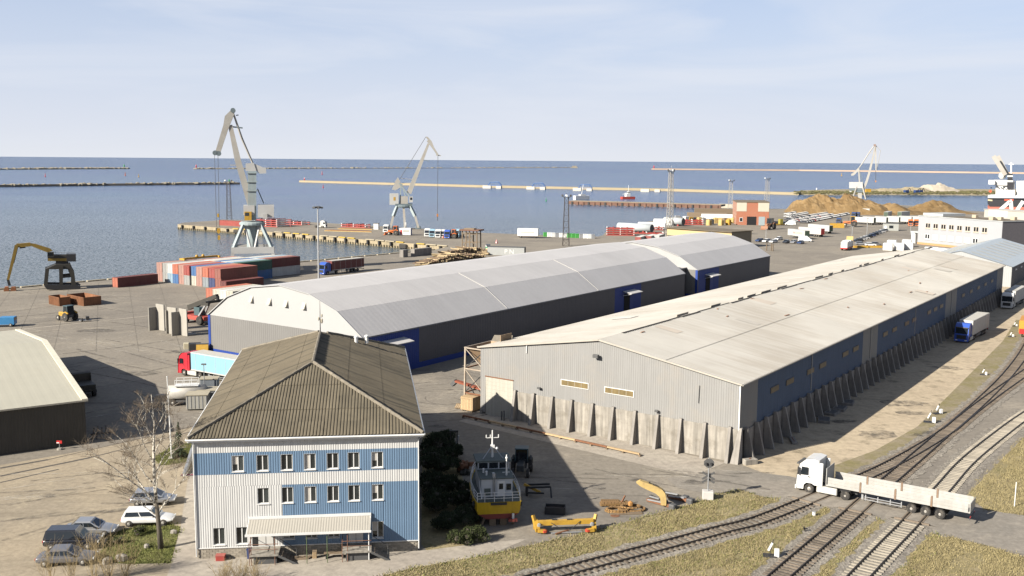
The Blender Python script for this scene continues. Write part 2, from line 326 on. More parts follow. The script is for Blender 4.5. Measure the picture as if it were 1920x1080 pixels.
# raised quay coping, broken into blocks, and fenders on the pier
m_cope = M('quay_coping', (.40, .35, .25), .9, .2, 1, bump=.3, dirt=(.16, .13, .08), dirtamt=.6)
m_copey = M('yellow_coping', (.55, .38, .06), .8, .2, 1, dirt=(.3, .26, .18), dirtamt=.6)
def along(p, q, step):
    L = (q-p).length; k = int(L/step); d = (q-p)/L
    return [(p+d*(i+.5)*L/k, d, L/k) for i in range(k)]
quay = structure(bpy.data.objects.new('quay_edge', None)); scene.collection.objects.link(quay)
cb = MB().bbox(-.45, .45, -2.7, 2.7, 0, .32, .06).mesh('coping_block'); cb.materials.append(m_cope)
cm_ = MB().bbox(-.45, .45, -2.2, 2.2, 0, .32, .06).mesh('coping_block'); cm_.materials.append(m_copey)
k_ = 0
for (i0, i1) in ((0, 1),):
    for c, d, L in along(coast[i0] + qd*250, coast[i1], 5.9):
        ia = math.atan2(d.x, d.y); inst(cb, 'coping_block', quay, (c.x, c.y, .002), (0, 0, -ia))
for i in (3, 4):
    for c, d, L in along(coast[i-1], coast[i], 6.0):
        k_ += 1
        if k_ % 5 != 4: inst(cm_ if (k_ // 3) % 2 else cb, 'coping_block', quay, (c.x, c.y, .002), (0, 0, -math.atan2(d.x, d.y)))
fm = MB().bbox(-.55, .55, -.45, .45, -2.2, -.15, .12).mesh('fender'); fm.materials.append(black)
fb = MB().bbox(-.5, .5, -2.2, 2.2, -2.3, -.5, .4).mesh('fender'); fb.materials.append(M('fender_rubber', (.045, .042, .038), .9, .3, 2))
rf = random.Random(3)
for i in (2, 3, 4):
    for c, d, L in along(coast[i], coast[i+1], 7.0 if i < 4 else 8.5):
        nn = Vector((-d.y, d.x)); s = c - nn*.0 + Vector((0, 0)); s = c + Vector((-d.y, d.x))*(-.0)
        off = Vector((d.y, -d.x)); off = off if (off.dot(Vector((-.6, -.7))) > 0) else -off
        e = c + off*.55
        inst(fb if rf.random() < .22 else fm, 'fender', quay, (e.x, e.y, 0), (0, 0, -math.atan2(d.x, d.y) + (0 if 1 else 0)), (1, 1, rf.uniform(.7, 1)))
# row of piles under the deck edge of the pier
pm = MB().tube([(0, 0, -4.5), (0, 0, -1.7)], .22, 6).mesh('pile'); pm.materials.append(M('pier_pile', (.2, .17, .11), .9, .3, 1))
pj = MB()
for i in (2, 3, 4):
    for c, d, L in along(coast[i], coast[i+1], 1.6):
        off = Vector((d.y, -d.x)); off = off if (off.dot(Vector((-.6, -.7))) > 0) else -off
        e = c + off*.3; pj.tube([(e.x, e.y, -4.5), (e.x, e.y, -1.5)], .3, 5)
structure(pj.build('pile', MATS['pier_pile'], quay), 'stuff')

# ---------------------------------------------------------------- ground cover sheets (each a few millimetres above the one below)
P_ = lambda *pts: [gp(x, y).xy for x, y in pts]
dirt = P_((1392, 872), (1480, 905), (1600, 893), (1700, 838), (1790, 770), (1905, 655), (1935, 560), (1935, 520), (1880, 520), (1800, 590), (1600, 730), (1450, 830))
sheet('dirt_track', dirt, .004, m_dirt)
verge = P_((700, 1085), (760, 1068), (911, 1041), (1062, 1008), (1138, 989), (1243, 960), (1300, 945), (1345, 926), (1385, 918), (1430, 932), (1500, 941), (1640, 973), (1760, 1004), (1790, 1012), (1700, 1085), (1700, 1200), (700, 1200))
sheet('grass_verge', verge, .008, m_grass)
rightv = P_((1812, 930), (1860, 880), (1925, 815), (2150, 640), (2300, 760), (2100, 1000), (1921, 966), (1850, 957))
sheet('grass_field', rightv, .008, m_grass)
lowv = P_((1690, 1080), (1722, 1022), (1778, 1006), (1850, 1024), (1925, 1046), (2100, 1100), (2000, 1300), (1640, 1200))
sheet('grass_corner', lowv, .009, m_grass)
strip = P_((1480, 905), (1530, 885), (1640, 845), (1720, 800), (1800, 720), (1880, 640), (1905, 600), (1925, 600), (1925, 640), (1880, 700), (1790, 785), (1700, 848), (1600, 893), (1560, 912))
sheet('grass_strip', strip, .008, ground_mat('patchy_grass', (.28, .235, .16), (.22, .19, .09), (.18, .16, .06), .3, 1.8, .5))
road = P_((1250, 898), (1330, 880), (1400, 884), (1480, 893), (1600, 920), (1860, 958), (1925, 968), (2150, 1010), (2150, 1110), (1925, 1041), (1816, 1014), (1720, 992), (1590, 959), (1461, 940), (1400, 922), (1320, 925), (1270, 915))
sheet('road', road, .016, m_road)
lawn = P_((232, 993), (300, 978), (338, 988), (320, 1056), (240, 1058), (180, 1052), (205, 1005))
sheet('lawn', lawn, .012, m_lawn)
lawn2 = P_((288, 858), (320, 838), (362, 828), (372, 850), (345, 868), (300, 873))
sheet('lawn', lawn2, .012, m_lawn)
park = P_((-200, 905), (0, 872), (130, 850), (250, 826), (372, 798), (380, 830), (352, 900), (338, 990), (320, 1062), (310, 1088), (100, 1200), (-200, 1200))
sheet('parking_ground', park, .005, ground_mat('dusty_gravel', (.36, .30, .215), (.30, .255, .19), (.41, .35, .25), .09, 1.8, .3, marks=.45))
hedgebed = P_((792, 812), (845, 808), (868, 900), (915, 1016), (800, 1032), (790, 1020))
sheet('planting_bed', hedgebed, .01, m_grass)
path = P_((320, 1062), (338, 990), (352, 900), (366, 880), (372, 1046), (786, 1033), (910, 1018), (990, 1010), (911, 1043), (760, 1070), (690, 1088), (500, 1088), (310, 1088))
sheet('pavement', path, .006, m_conc)
ramp_ = P_((860, 790), (1240, 880), (1300, 893), (1360, 868), (1000, 790), (905, 772))
sheet('concrete_apron', ramp_, .02, m_conc)
# thin dark strips laid across the left yard
m_strip = M('dark_strip', (.09, .08, .07), .9, .3, 1)
sm = MB()
def ground_strip(p, q, w=.12):
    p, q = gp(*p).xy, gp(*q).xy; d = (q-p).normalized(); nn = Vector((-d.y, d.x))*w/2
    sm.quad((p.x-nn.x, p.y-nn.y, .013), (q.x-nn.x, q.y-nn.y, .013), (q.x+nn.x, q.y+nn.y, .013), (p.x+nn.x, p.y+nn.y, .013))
ground_strip((0, 893), (170, 858), .45); ground_strip((170, 858), (372, 806), .25); ground_strip((0, 878), (90, 862), .5); ground_strip((90, 862), (372, 797), .2); ground_strip((0, 905), (110, 880), .3)
structure(sm.build('dark_strip', m_strip))
lm_ = MB()
def stripe(p, q, w=.2):
    global sm
    t = sm; sm = lm_; ground_strip(p, q, w); sm = t
stripe((0, 622), (140, 607), .5); stripe((140, 607), (300, 590), .5)
structure(lm_.build('crane_rail_slot', M('rail_slot', (.42, .37, .3), .8, .2, .5)))

# tyre arcs, scuffs and oil stains worn into the yard
def wear_mat(name, col, a):
    m = bpy.data.materials.new(name); m.use_nodes = True; n = m.node_tree.nodes; l = m.node_tree.links; b = n['Principled BSDF']; b.inputs['Base Color'].default_value = (*col, 1); b.inputs['Roughness'].default_value = .9
    g = n.new('ShaderNodeNewGeometry'); q = n.new('ShaderNodeTexNoise'); q.inputs['Scale'].default_value = .8; q.inputs['Detail'].default_value = 8; q.inputs['Roughness'].default_value = .7; l.new(g.outputs['Position'], q.inputs[0])
    r = n.new('ShaderNodeMapRange'); r.inputs[1].default_value = .4; r.inputs[2].default_value = .7; r.inputs[4].default_value = a; l.new(q.outputs[0], r.inputs[0]); l.new(r.outputs[0], b.inputs['Alpha']); return m
m_tyrem = wear_mat('tyre_mark', (.08, .07, .058), .75); m_palem = wear_mat('pale_scuff', (.42, .39, .33), .45); m_oil = wear_mat('oil_stain', (.05, .045, .04), .75)
rw = random.Random(77)
def ribbon(mb, pts, w, z):
    for i in range(len(pts)-1):
        p, q = pts[i], pts[i+1]; d = (q-p).normalized(); nn = Vector((-d.y, d.x))*w/2; mb.quad((p.x-nn.x, p.y-nn.y, z), (q.x-nn.x, q.y-nn.y, z), (q.x+nn.x, q.y+nn.y, z), (p.x+nn.x, p.y+nn.y, z))
tm_, pm_ = MB(), MB()
for k in range(26):                                  # lorry turning circles by the shed doors
    cx, cy = gp(rw.uniform(800, 860), rw.uniform(715, 760)).xy; r = rw.uniform(4, 11); a0 = rw.uniform(0, 6.3); a1 = a0+rw.uniform(1, 3); ribbon(tm_ if k % 3 else pm_, [Vector((cx+r*math.cos(a0+(a1-a0)*j/14), cy+r*math.sin(a0+(a1-a0)*j/14))) for j in range(15)], rw.uniform(.15, .4), .024+.0004*k)
for k in range(60):                                  # straight runs along the quay yard
    p = gp(rw.uniform(0, 560), rw.uniform(540, 800)).xy; d = Vector((math.sin(AZ+1.57+rw.gauss(0, .18)), math.cos(AZ+1.57+rw.gauss(0, .18)))) if rw.random() < .6 else Vector((math.sin(AZ+rw.gauss(0, .15)), math.cos(AZ+rw.gauss(0, .15)))); L = rw.uniform(8, 30); bend = Vector((-d.y, d.x))*rw.gauss(0, 1.5); ribbon(tm_ if k % 2 else pm_, [p+d*L*(j/6-.5)+bend*((j/6-.5)**2) for j in range(7)], rw.uniform(.2, .7), .034+.0003*k)
for k in range(34):
    p = gp(rw.uniform(900, 1400), rw.uniform(880, 930)).xy if k % 2 else gp(rw.uniform(0, 340), rw.uniform(880, 980)).xy; a = R(100)+rw.gauss(0, .2) if k % 2 else R(60)+rw.gauss(0, .3); d = Vector((math.sin(a), math.cos(a))); L = rw.uniform(4, 14); ribbon(tm_ if k % 3 else pm_, [p+d*L*(j/5-.5)+Vector((-d.y, d.x))*rw.gauss(0, .1) for j in range(6)], rw.uniform(.15, .45), .053+.0003*k)
structure(tm_.build('tyre_mark', m_tyrem)); structure(pm_.build('pale_scuff', m_palem))
ol = MB()
for (x, y, r) in ((1580, 790, 1.2), (1690, 757, 2.2), (1710, 775, 1.4), (1740, 815, 1.8), (1650, 815, 2.0), (1780, 690, 1.8), (1120, 915, .7), (1190, 900, .5), (60, 660, 1.6), (260, 700, 2.0), (180, 620, 2.2), (330, 660, 1.5), (90, 930, .6), (200, 900, .5), (1300, 905, .8), (820, 800, .8)):
    c = gp(x, y).xy; n = 14; ol.quad(*[(c.x+r*rw.uniform(.6, 1.3)*math.cos(2*math.pi*i/n)*1.5, c.y+r*rw.uniform(.6, 1.2)*math.sin(2*math.pi*i/n), .066) for i in range(n)])
structure(ol.build('oil_stain', m_oil))
jn = MB(); sm_old = sm; sm = jn                      # slab joints of the quay apron and pier
for k in range(9): ground_strip((0, 552+k*11), (330+k*14, 528+k*9), .1)
for k in range(7): ground_strip((20+k*55, 545-k*5), (-60+k*80, 660), .1)
for k in range(6): ground_strip((420+k*70, 428+k*5.4), (470+k*72, 414+k*3.2), .25)
sm = sm_old; structure(jn.build('slab_joint', M('joint_dark', (.17, .15, .12), .9, .3, 1)))
# ================================================================= grey ribbed warehouse with concrete buttresses
W0 = Vector((25.85, 109.80, 0)); WW, WL, WE, WR, WC = 36.8, 166.0, 9.1, 12.1, 3.85
wh = thing('storage_warehouse', 'long pale grey ribbed-metal warehouse with concrete buttresses beside the railway', 'warehouse', W0, -AZ)
m_wall = M('pale_grey_cladding', (.275, .272, .262), .55, .05, .25, streak=.06, metal=.1, dirt=(.42, .34, .24), dirtamt=.25)
m_wroof = M('weathered_grey_roof', (.47, .448, .40), .6, .09, .12, bump=.15, bscale=1, perobj=.05, dirt=(.34, .30, .24), dirtamt=.4)
m_wblue = M('blue_cladding', (.07, .115, .195), .55, .08, .4, streak=.15)
def gtop(u):                                        # gable height at distance u from the right-hand corner
    return WE + (WR-WE)*(1-abs(u-WW/2)/(WW/2))
g = MB(); g.corr((0, 0, 0), (-1, 0, 0), (0, 0, 1), WW, lambda u: gtop(u), lambda u: (5.25 if 31.3 < u < 36.0 else (WC-.02 if u < 31.2 else 0.25)), .3, .022, N=(0, -1, 0))
g.build('gable_wall', m_wall, wh)
MB().corr((0, WL, 0), (-1, 0, 0), (0, 0, 1), WW, gtop, 0, .6, .03, N=(0, 1, 0)).build('gable_wall', m_wall, wh)
MB().quad((-WW, 0, 0), (-WW, WL, 0), (-WW, WL, WE), (-WW, 0, WE)).build('side_wall', m_wall, wh)
# right-hand side: grey and blue fields
for (y0, y1, mt) in ((0, 5.4, m_wall), (5.4, 47.5, m_wblue), (47.5, 55.5, m_wall), (55.5, 103, m_wblue), (103, 113, m_wall), (113, 158, m_wblue), (158, WL, m_wall)):
    MB().corr((0, y0, 0), (0, 1, 0), (0, 0, 1), y1-y0, WE, WC-.4, .3, .035, N=(1, 0, 0)).build('side_wall', mt, wh)
for y in (24.2, 51.5, 79, 108):
    MB().box(.03, .13, y-.06, y+.06, WC, WE-.1).build('downpipe', steel, wh)
# roof slopes, ribbed down the slope, with lapped upper and lower sheets
sl = math.hypot(WW/2+.35, WR-WE+.06); rs = Vector((-(WW/2+.35), 0, WR-WE+.06)).normalized(); rl = Vector((WW/2+.35, 0, WR-WE+.06)).normalized()
for nm, O, V, N in (('r', Vector((.35, -.25, WE+.02)), rs, Vector((.16, 0, 1))), ('l', Vector((-WW-.35, -.25, WE+.02)), rl, Vector((-.16, 0, 1)))):
    nb = 14; wb = (WL+.5)/nb
    for kb in range(nb):                              # sheets laid in bays, lower and upper course
        MB().corr(O+Vector((0, kb*wb, 0)), (0, 1, 0), V, wb-.015, sl*.52, 0, .45, .03, N=N.normalized()).build('roof_bay', m_wroof, wh)
        MB().corr(O+N.normalized()*.05+Vector((0, kb*wb, 0)), (0, 1, 0), V, wb-.015, sl, sl*.515, .45, .03, N=N.normalized()).build('roof_bay', m_wroof, wh)
# torn black ridge cap
m_ridge = M('torn_bitumen', (.03, .028, .026), .9, .3, 1)
MB().prism([(-WW/2-.3, WR-.06), (-WW/2, WR+.06), (-WW/2+.3, WR-.06)], 5, WL-1).build('ridge_strip', m_ridge, wh)
rr = random.Random(5); y = 5.5
while y < WL-2:
    L = rr.uniform(3, 8); dx = rr.uniform(-.12, .12)
    MB().prism([(-WW/2-.55+dx, WR-.02), (-WW/2+dx, WR+.22), (-WW/2+.55+dx, WR-.02), (-WW/2+dx, WR+.08)], y, y+L*.97).build('ridge_sheet', m_ridge, wh)
    if rr.random() < .45: MB().prism([(-WW/2-.75, WR+.06), (-WW/2-.6, WR+.36), (-WW/2-.5, WR+.34), (-WW/2-.62, WR+.02)], y, y+L*.6).build('ridge_sheet', M('ridge_flap', (.45, .4, .33), .7, .2, 1), wh)
    y += L
m_scrap = M('rust_patch', (.32, .17, .1), .9, .3, 2)
for (y, t) in ((8.2, .93), (30, .8), (33, .95), (41, .55), (60, .35), (66, .9), (71, .2), (90, .22), (95, .12), (104, .3), (118, .6), (47, .97), (82, .95)):
    p = Vector((.35, y, WE+.14)) + rs*sl*t
    MB().beam(p, p+Vector((rr.uniform(-.3, .3), rr.uniform(.6, 1.6), .02)), .22, .04).build('loose_strip', m_scrap, wh)
for k in range(16):                                  # replaced and patched sheets
    y_, t_ = rr.uniform(4, WL-8), rr.choice((.04, .3, .55, .78)); side = k % 3 != 0; V = rs if side else rl; N = Vector((.16 if side else -.16, 0, 1)).normalized()
    MB().corr(Vector((.35 if side else -WW-.35, y_, WE+.02))+V*sl*t_+N*.085, (0, 1, 0), V, rr.choice((.9, 1.35, 1.8, 2.7)), sl*.18, 0, .45, .03, N=N).build('roof_patch', M('patch_sheet%d' % (k % 3), ((.5, .48, .44), (.40, .375, .33), (.44, .39, .33))[k % 3], .6, .08, .4), wh)
# verge trim along the gable
for s, V in ((.37, rs), (-WW-.37, rl)):
    a_ = Vector((s, -.3, WE)); MB().beam(a_, a_+V*sl, .08, .2).build('verge_trim', M('trim_grey', (.4, .37, .32), .6, .1, 1), wh)
MB().box(.36, .5, -.25, WL, WE-.12, WE+.02).build('gutter', M('gutter_grey', (.4, .37, .32), .6, .1, 1), wh)
MB().box(.02, .16, -.14, -.02, .1, WE-.2).build('corner_pipe', white, wh)
# strip windows in the gable
m_yel = M('yellowed_fibreglass', (.2, .15, .07), .4, .25, .9, streak=.2)
for (u0, u1, z0, z1) in ((19.9, 23.85, 5.75, 6.4), (13.5, 17.45, 5.68, 6.33)):
    w = MB().box(-u1-.08, -u0+.08, -.09, -.04, z0-.08, z1+.08).build('strip_window', white, wh)
    for k in range(4):
        a = -u1 + (u1-u0)*k/4; MB().box(a+.02, a+(u1-u0)/4-.02, -.115, -.093, z0, z1).build('pane', m_yel, w)
for yy in (9.5, 14.8, 22.5, 27.5, 37.5, 42.5, 58.5, 64, 72, 77, 88, 93, 98, 118, 126, 134, 142, 150):
    w = MB().box(.05, .10, yy-.08, yy+2.68, 6.2, 6.95).build('strip_window', M('strip_frame', (.12, .12, .12), .6), wh)
    MB().box(.103, .12, yy, yy+2.6, 6.28, 6.87).build('pane', M('dark_fibreglass', (.11, .085, .05), .4, .3, 1), w)
# roller door
dr = MB().box(-35.9, -31.4, -.02, .04, 0.02, 5.2).build('roller_door', M('door_cream', (.42, .40, .34), .6, .06, .5, streak=.15, dirt=(.3, .25, .16), dirtamt=.4), wh)
for k in range(1, 10): MB().box(-35.85, -31.45, -.045, -.021, k*.52-.02, k*.52+.02).build('slat_joint', M('door_joint', (.42, .4, .34), .7), dr)
MB().box(-36.0, -31.3, -.1, -.03, 5.2, 5.32).build('door_lintel', rustst, wh)
MB().box(-36.8, -36.4, -.16, .3, 0, .55).build('door_post_base', concrete, wh)
# concrete panels and buttresses
cp = [30.9, 27.97, 25.07, 22.15, 19.1, 16.15, 13.1, 10.06, 7.05, 3.95, .9]
for i in range(10):
    MB().bbox(-cp[i]+.12, -cp[i+1]-.12, -.13, .2, 0, WC, .02).build('concrete_panel', concdark if 0 else concrete, wh)
MB().bbox(-.78, .0, -.13, .2, 0, WC, .02).build('concrete_panel', concrete, wh)
but = MB().loft([[(-.2, -1.15, 0), (.2, -1.15, 0), (.2, -.1, 0), (-.2, -.1, 0)], [(-.17, -.38, WC+.25), (.17, -.38, WC+.25), (.17, -.1, WC+.25), (-.17, -.1, WC+.25)]]).mesh('buttress'); but.materials.append(concdark)
for u in cp: inst(but, 'buttress', wh, (-u, -.03, 0), (0, 0, R(rr.uniform(-1.5, 1.5))))
MB().loft([[(-.75, -1.0, 0), (.2, -1.0, 0), (.2, .3, 0), (-.3, .3, 0)], [(-.15, -.2, WC+.2), (.2, -.2, WC+.2), (.2, .1, WC+.2), (-.2, .1, WC+.2)]]).build('corner_buttress', concdark, wh, loc=(.25, .1, 0))
n = 54
for i in range(n):
    y = 1.6 + i*(WL-3)/n
    inst(but, 'buttress', wh, (.05, y, 0), (0, 0, R(90 + rr.uniform(-2.5, 2.5))), (1, 1.25, .93))
    if i < n-1: MB().bbox(-.1, .13, y+.14, y+(WL-3)/n-.14, 0, WC-.45, .02).build('concrete_panel', concdark, wh)
# floodlight, small lamps, hanging wire, vent stubs
def flood(parent, x, y, z, s=1):
    b = MB().bbox(x-.3*s, x+.3*s, y-.5*s, y-.2*s, z-.16*s, z+.16*s, .05).build('wall_lamp', darkgrey, parent); MB().beam((x, y-.25*s, z), (x, y, z+.1*s), .06).build('lamp_arm', steel, b)
flood(wh, -18.6, -.06, 10.15, 1.3); flood(wh, -27.1, -.06, 4.9, .8); flood(wh, -10.2, -.06, 4.5, .8)
MB().tube([(-4.9, -.1, 8.3), (-4.95, -.1, 6.2)], .035, 5).build('hanging_cable', darkgrey, wh)
MB().beam((-29.2, -.15, 10.3), (-29.25, -.15, 9.2), .09, .04).build('hanging_strip', white, wh)
MB().tube([(-31.9, -1.3, 0), (-31.9, -1.3, 1.35)], .09, 6).build('bollard', darkgrey, wh); MB().tube([(-32.3, -1.3, 0), (-32.3, -1.3, 1.2)], .09, 6).build('bollard', darkgrey, wh)

# ================================================================= arched-roof sheds
m_gab = M('white_membrane', (.385, .385, .38), .45, .03, .2)
m_drf = M('grey_membrane_roof', (.57, .55, .53), .5, .05, .15, streak=.04)
def roof_runs(m, sc, amt, dark):                    # rain and dirt runs down the slope, patchy along it
    n = m.node_tree.nodes; l = m.node_tree.links; b = n['Principled BSDF']; src = b.inputs['Base Color'].links[0].from_socket; t = n.new('ShaderNodeTexCoord')
    mp = n.new('ShaderNodeMapping'); mp.inputs['Scale'].default_value = (.06, sc, .06); q = n.new('ShaderNodeTexNoise'); q.inputs['Scale'].default_value = 1; q.inputs['Detail'].default_value = 9; q.inputs['Roughness'].default_value = .7; l.new(t.outputs['Object'], mp.inputs[0]); l.new(mp.outputs[0], q.inputs[0])
    q2 = n.new('ShaderNodeTexNoise'); q2.inputs['Scale'].default_value = .07; q2.inputs['Detail'].default_value = 6; l.new(t.outputs['Object'], q2.inputs[0]); mu = n.new('ShaderNodeMath'); mu.operation = 'MULTIPLY'; l.new(q.outputs[0], mu.inputs[0]); l.new(q2.outputs[0], mu.inputs[1])
    r = n.new('ShaderNodeMapRange'); r.inputs[1].default_value = .2; r.inputs[2].default_value = .36; r.inputs[4].default_value = amt; l.new(mu.outputs[0], r.inputs[0]); x = n.new('ShaderNodeMix'); x.data_type = 'RGBA'; x.inputs[7].default_value = (*dark, 1); l.new(r.outputs[0], x.inputs[0]); l.new(src, x.inputs[6]); l.new(x.outputs[2], b.inputs['Base Color'])
roof_runs(m_wroof, 1.1, .55, (.2, .175, .14)); roof_runs(m_drf, .9, .16, (.2, .19, .18))
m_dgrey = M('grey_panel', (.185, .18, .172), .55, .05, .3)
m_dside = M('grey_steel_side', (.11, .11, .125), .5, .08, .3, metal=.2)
m_dblue = M('shed_blue', (.012, .045, .25), .5, .08, .5)
def arched(origin, W, L, eave, lift, label, doors, vents, y_off=0):
    t = thing('arched_warehouse', label, 'warehouse', origin, -AZ, 'white arched sheds on the quay')
    prof = [(0, eave), (.142*W, eave+3.55*lift), (.31*W, eave+5.75*lift), (.5*W, eave+6.65*lift), (.69*W, eave+5.75*lift), (.858*W, eave+3.55*lift), (W, eave)]
    P = [(-u, z) for u, z in prof]
    MB().quad(*([(-W, 0, eave-.03)] + [(0, 0, eave-.03)] + [(x, 0, z) for x, z in P[1:-1]])).build('gable', m_gab, t)
    MB().quad(*([(0, L, .0)] + [(-W, L, 0)] + [(x, L, z) for x, z in reversed(P)])).build('gable', m_gab, t)
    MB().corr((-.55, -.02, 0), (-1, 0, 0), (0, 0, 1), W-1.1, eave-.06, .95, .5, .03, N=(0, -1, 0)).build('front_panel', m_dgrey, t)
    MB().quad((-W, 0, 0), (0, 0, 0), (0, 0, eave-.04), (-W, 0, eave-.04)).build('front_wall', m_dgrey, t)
    MB().box(-W, 0, -.12, -.06, .15, .95).build('base_band', m_dblue, t)
    MB().box(-W-.06, -W+.55, -.11, -.025, 0, eave-.02).build('corner_band', m_dblue, t); MB().box(-.55, .06, -.11, -.025, 0, eave-.02).build('corner_band', m_dblue, t)
    for k in range(6):
        (x0, z0), (x1, z1) = P[k], P[k+1]; d = Vector((x1-x0, 0, z1-z0)); ln = d.length; d.normalize(); N = Vector((-d.z, 0, d.x)); N = N if N.z > 0 else -N
        e = .35 if k in (0,) else 0
        o = Vector((x0, -.18, z0)) - d*e + N*.05
        f = MB(); f.corr(o, (0, 1, 0), d, L+.36, ln+e+(.35 if k == 5 else 0), 0, 1.1, .004, N=N); f.build('roof_strip', m_drf, t)
        q = MB(); q.beam(Vector((x0, -.2, z0))+N*.02, Vector((x1, -.2, z1))+N*.02, .1, .14); q.build('gable_edge', m_gab, t)
    # side walls
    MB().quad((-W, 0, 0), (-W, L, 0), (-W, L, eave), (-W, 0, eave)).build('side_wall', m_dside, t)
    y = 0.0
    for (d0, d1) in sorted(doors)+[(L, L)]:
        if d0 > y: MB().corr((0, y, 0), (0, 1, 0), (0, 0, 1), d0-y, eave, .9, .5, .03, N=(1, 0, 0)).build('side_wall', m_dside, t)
        if d1 > d0:
            MB().corr((0, d0, 0), (0, 1, 0), (0, 0, 1), d1-d0, eave, 0, .5, .03, N=(1, 0, 0)).build('door_bay', m_dblue, t)
            c = (d0+d1)/2; MB().box(.04, .09, c-1.9, c+.6, 0, 4.9).build('doorway', M('dark_interior', (.012, .012, .014), .9), t)
            MB().box(.04, .13, c+.6, c+2.3, 0, 4.9).build('sliding_door', m_dblue, t)
            cn = MB().add([(.06, c-2.6, 5.55), (.06, c+2.6, 5.55), (2.3, c+2.6, 5.15), (2.3, c-2.6, 5.15), (.06, c-2.6, 5.67), (.06, c+2.6, 5.67), (2.3, c+2.6, 5.27), (2.3, c-2.6, 5.27)], [(3,2,1,0),(4,5,6,7),(0,1,5,4),(1,2,6,5),(2,3,7,6),(3,0,4,7)]).build('door_canopy', m_drf, t)
            for s in (-2.5, 2.5): MB().beam((.1, c+s, 4.6), (2.1, c+s, 5.15), .09).build('canopy_brace', white, cn)
        y = d1
    MB().box(.04, .1, 0, L, 0, .9).build('base_band', m_dblue, t)
    MB().box(.06, .3, 0, L, eave-.12, eave).build('gutter', m_dside, t)
    for u in vents:
        v = MB().prismx([(-.5, .2), (-.02, 1.25), (-.02, .1)], -u-.42, -u+.42).build('vent_hood', M('vent_grey', (.42, .39, .33), .6), t); v.location = (0, 0, eave+3.05)
    return t
D0 = Vector((-22.84, 149.88, 0))
d1 = arched(D0, 37.0, 112.5, 6.86, 1, 'long grey arched-roof shed with white gable directly behind the blue and white office', [(0.4, 13.2), (78, 90)], (12.8, 17.0, 21.0, 25.5))
for yy, k in ((38, 0), (71, 1)):                     # lightning conductor ribs across the roof
    prof = [(0, 6.86), (.142*37, 10.41), (.31*37, 12.61), (.5*37, 13.51)]
    for j in range(3):
        a_, b_ = prof[j], prof[j+1]; 
        if j < 2: MB().beam((-a_[0], yy, a_[1]+.1), (-b_[0], yy, b_[1]+.1), .1, .08).build('roof_conductor', M('conductor', (.43, .42, .4), .5), d1)
a3 = Vector((math.sin(AZ), math.cos(AZ), 0)); x3 = Vector((math.cos(AZ), -math.sin(AZ), 0))
d2 = arched(D0 + a3*119.4 + x3*.2, 37.2, 49, 7.1, .9, 'shorter arched-roof shed standing taller at the far end of the long arched shed', [(.6, 13)], ())
lk = thing('link_passage', 'dark recessed passage joining the two arched sheds', 'passage', D0 + a3*112.5, -AZ)
MB().box(-34, -3, .05, 6.8, 0, 7.4).build('wall', m_dside, lk); MB().box(-34.2, -2.8, .05, 6.85, 7.4, 7.6).build('roof', m_drf, lk)

# ================================================================= left-hand low shed
m_lroof = M('beige_flat_roof', (.44, .42, .34), .7, .06, .1, dirt=(.4, .36, .27), dirtamt=.3)
m_lwall = M('brown_cladding', (.05, .045, .038), .6, .15, .4, streak=.1)
ls = thing('low_shed', 'low brown shed with a cream flat-pitched roof at the left edge', 'shed', gp(165, 834), 0)
lsr = gp(162, 748, 5.4); lsl = gp(0, 767, 5.4)
az_l = bearing(lsl, lsr)
ls.location = (lsr.x, lsr.y, 0); ls.rotation_euler = (0, 0, math.pi/2 - az_l)
hh = 5.4; lsk = gp(100, 638, 8.0); dp = 2*(lsk - lsr).xy.length; hr = 2.6
MB().corr((-40, 0, 0), (1, 0, 0), (0, 0, 1), 39.8, hh, 0, .35, .03, N=(0, -1, 0)).build('front_wall', m_lwall, ls)
MB().corr((-.2, 0, 0), (0, 1, 0), (0, 0, 1), dp, lambda u: hh+hr*(1-abs(u-dp/2)/(dp/2)), 0, .35, .03, N=(1, 0, 0)).build('side_wall', m_lwall, ls)
MB().box(-40, -.3, dp-.1, dp, 0, hh).build('back_wall', m_lwall, ls)
for y0, y1, z0, z1 in ((-.35, dp/2, hh-.02, hh+hr), (dp/2, dp+.35, hh+hr, hh-.02)):
    k = (z1-z0)/(y1-y0)
    MB().corr((-40.3, y0, z0), (1, 0, 0), (0, y1-y0, z1-z0), 39.7, math.hypot(y1-y0, z1-z0), 0, 1.2, .004, N=(0, -.1, 1)).build('roof_slope', m_lroof, ls)
    MB().loft([[(-.6, y0, z0+.01), (0.1, y0, z0+.01), (0.1, y0, z0+.14), (-.6, y0, z0+.14)], [(-.6, y1, z1+.01), (0.1, y1, z1+.01), (0.1, y1, z1+.14), (-.6, y1, z1+.14)]]).build('verge_cap', M('verge_cream', (.66, .62, .5), .6), ls)
MB().box(-40.3, .1, -.44, -.36, hh-.2, hh-.0).build('fascia', M('fascia_beige', (.5, .46, .37), .7), ls)
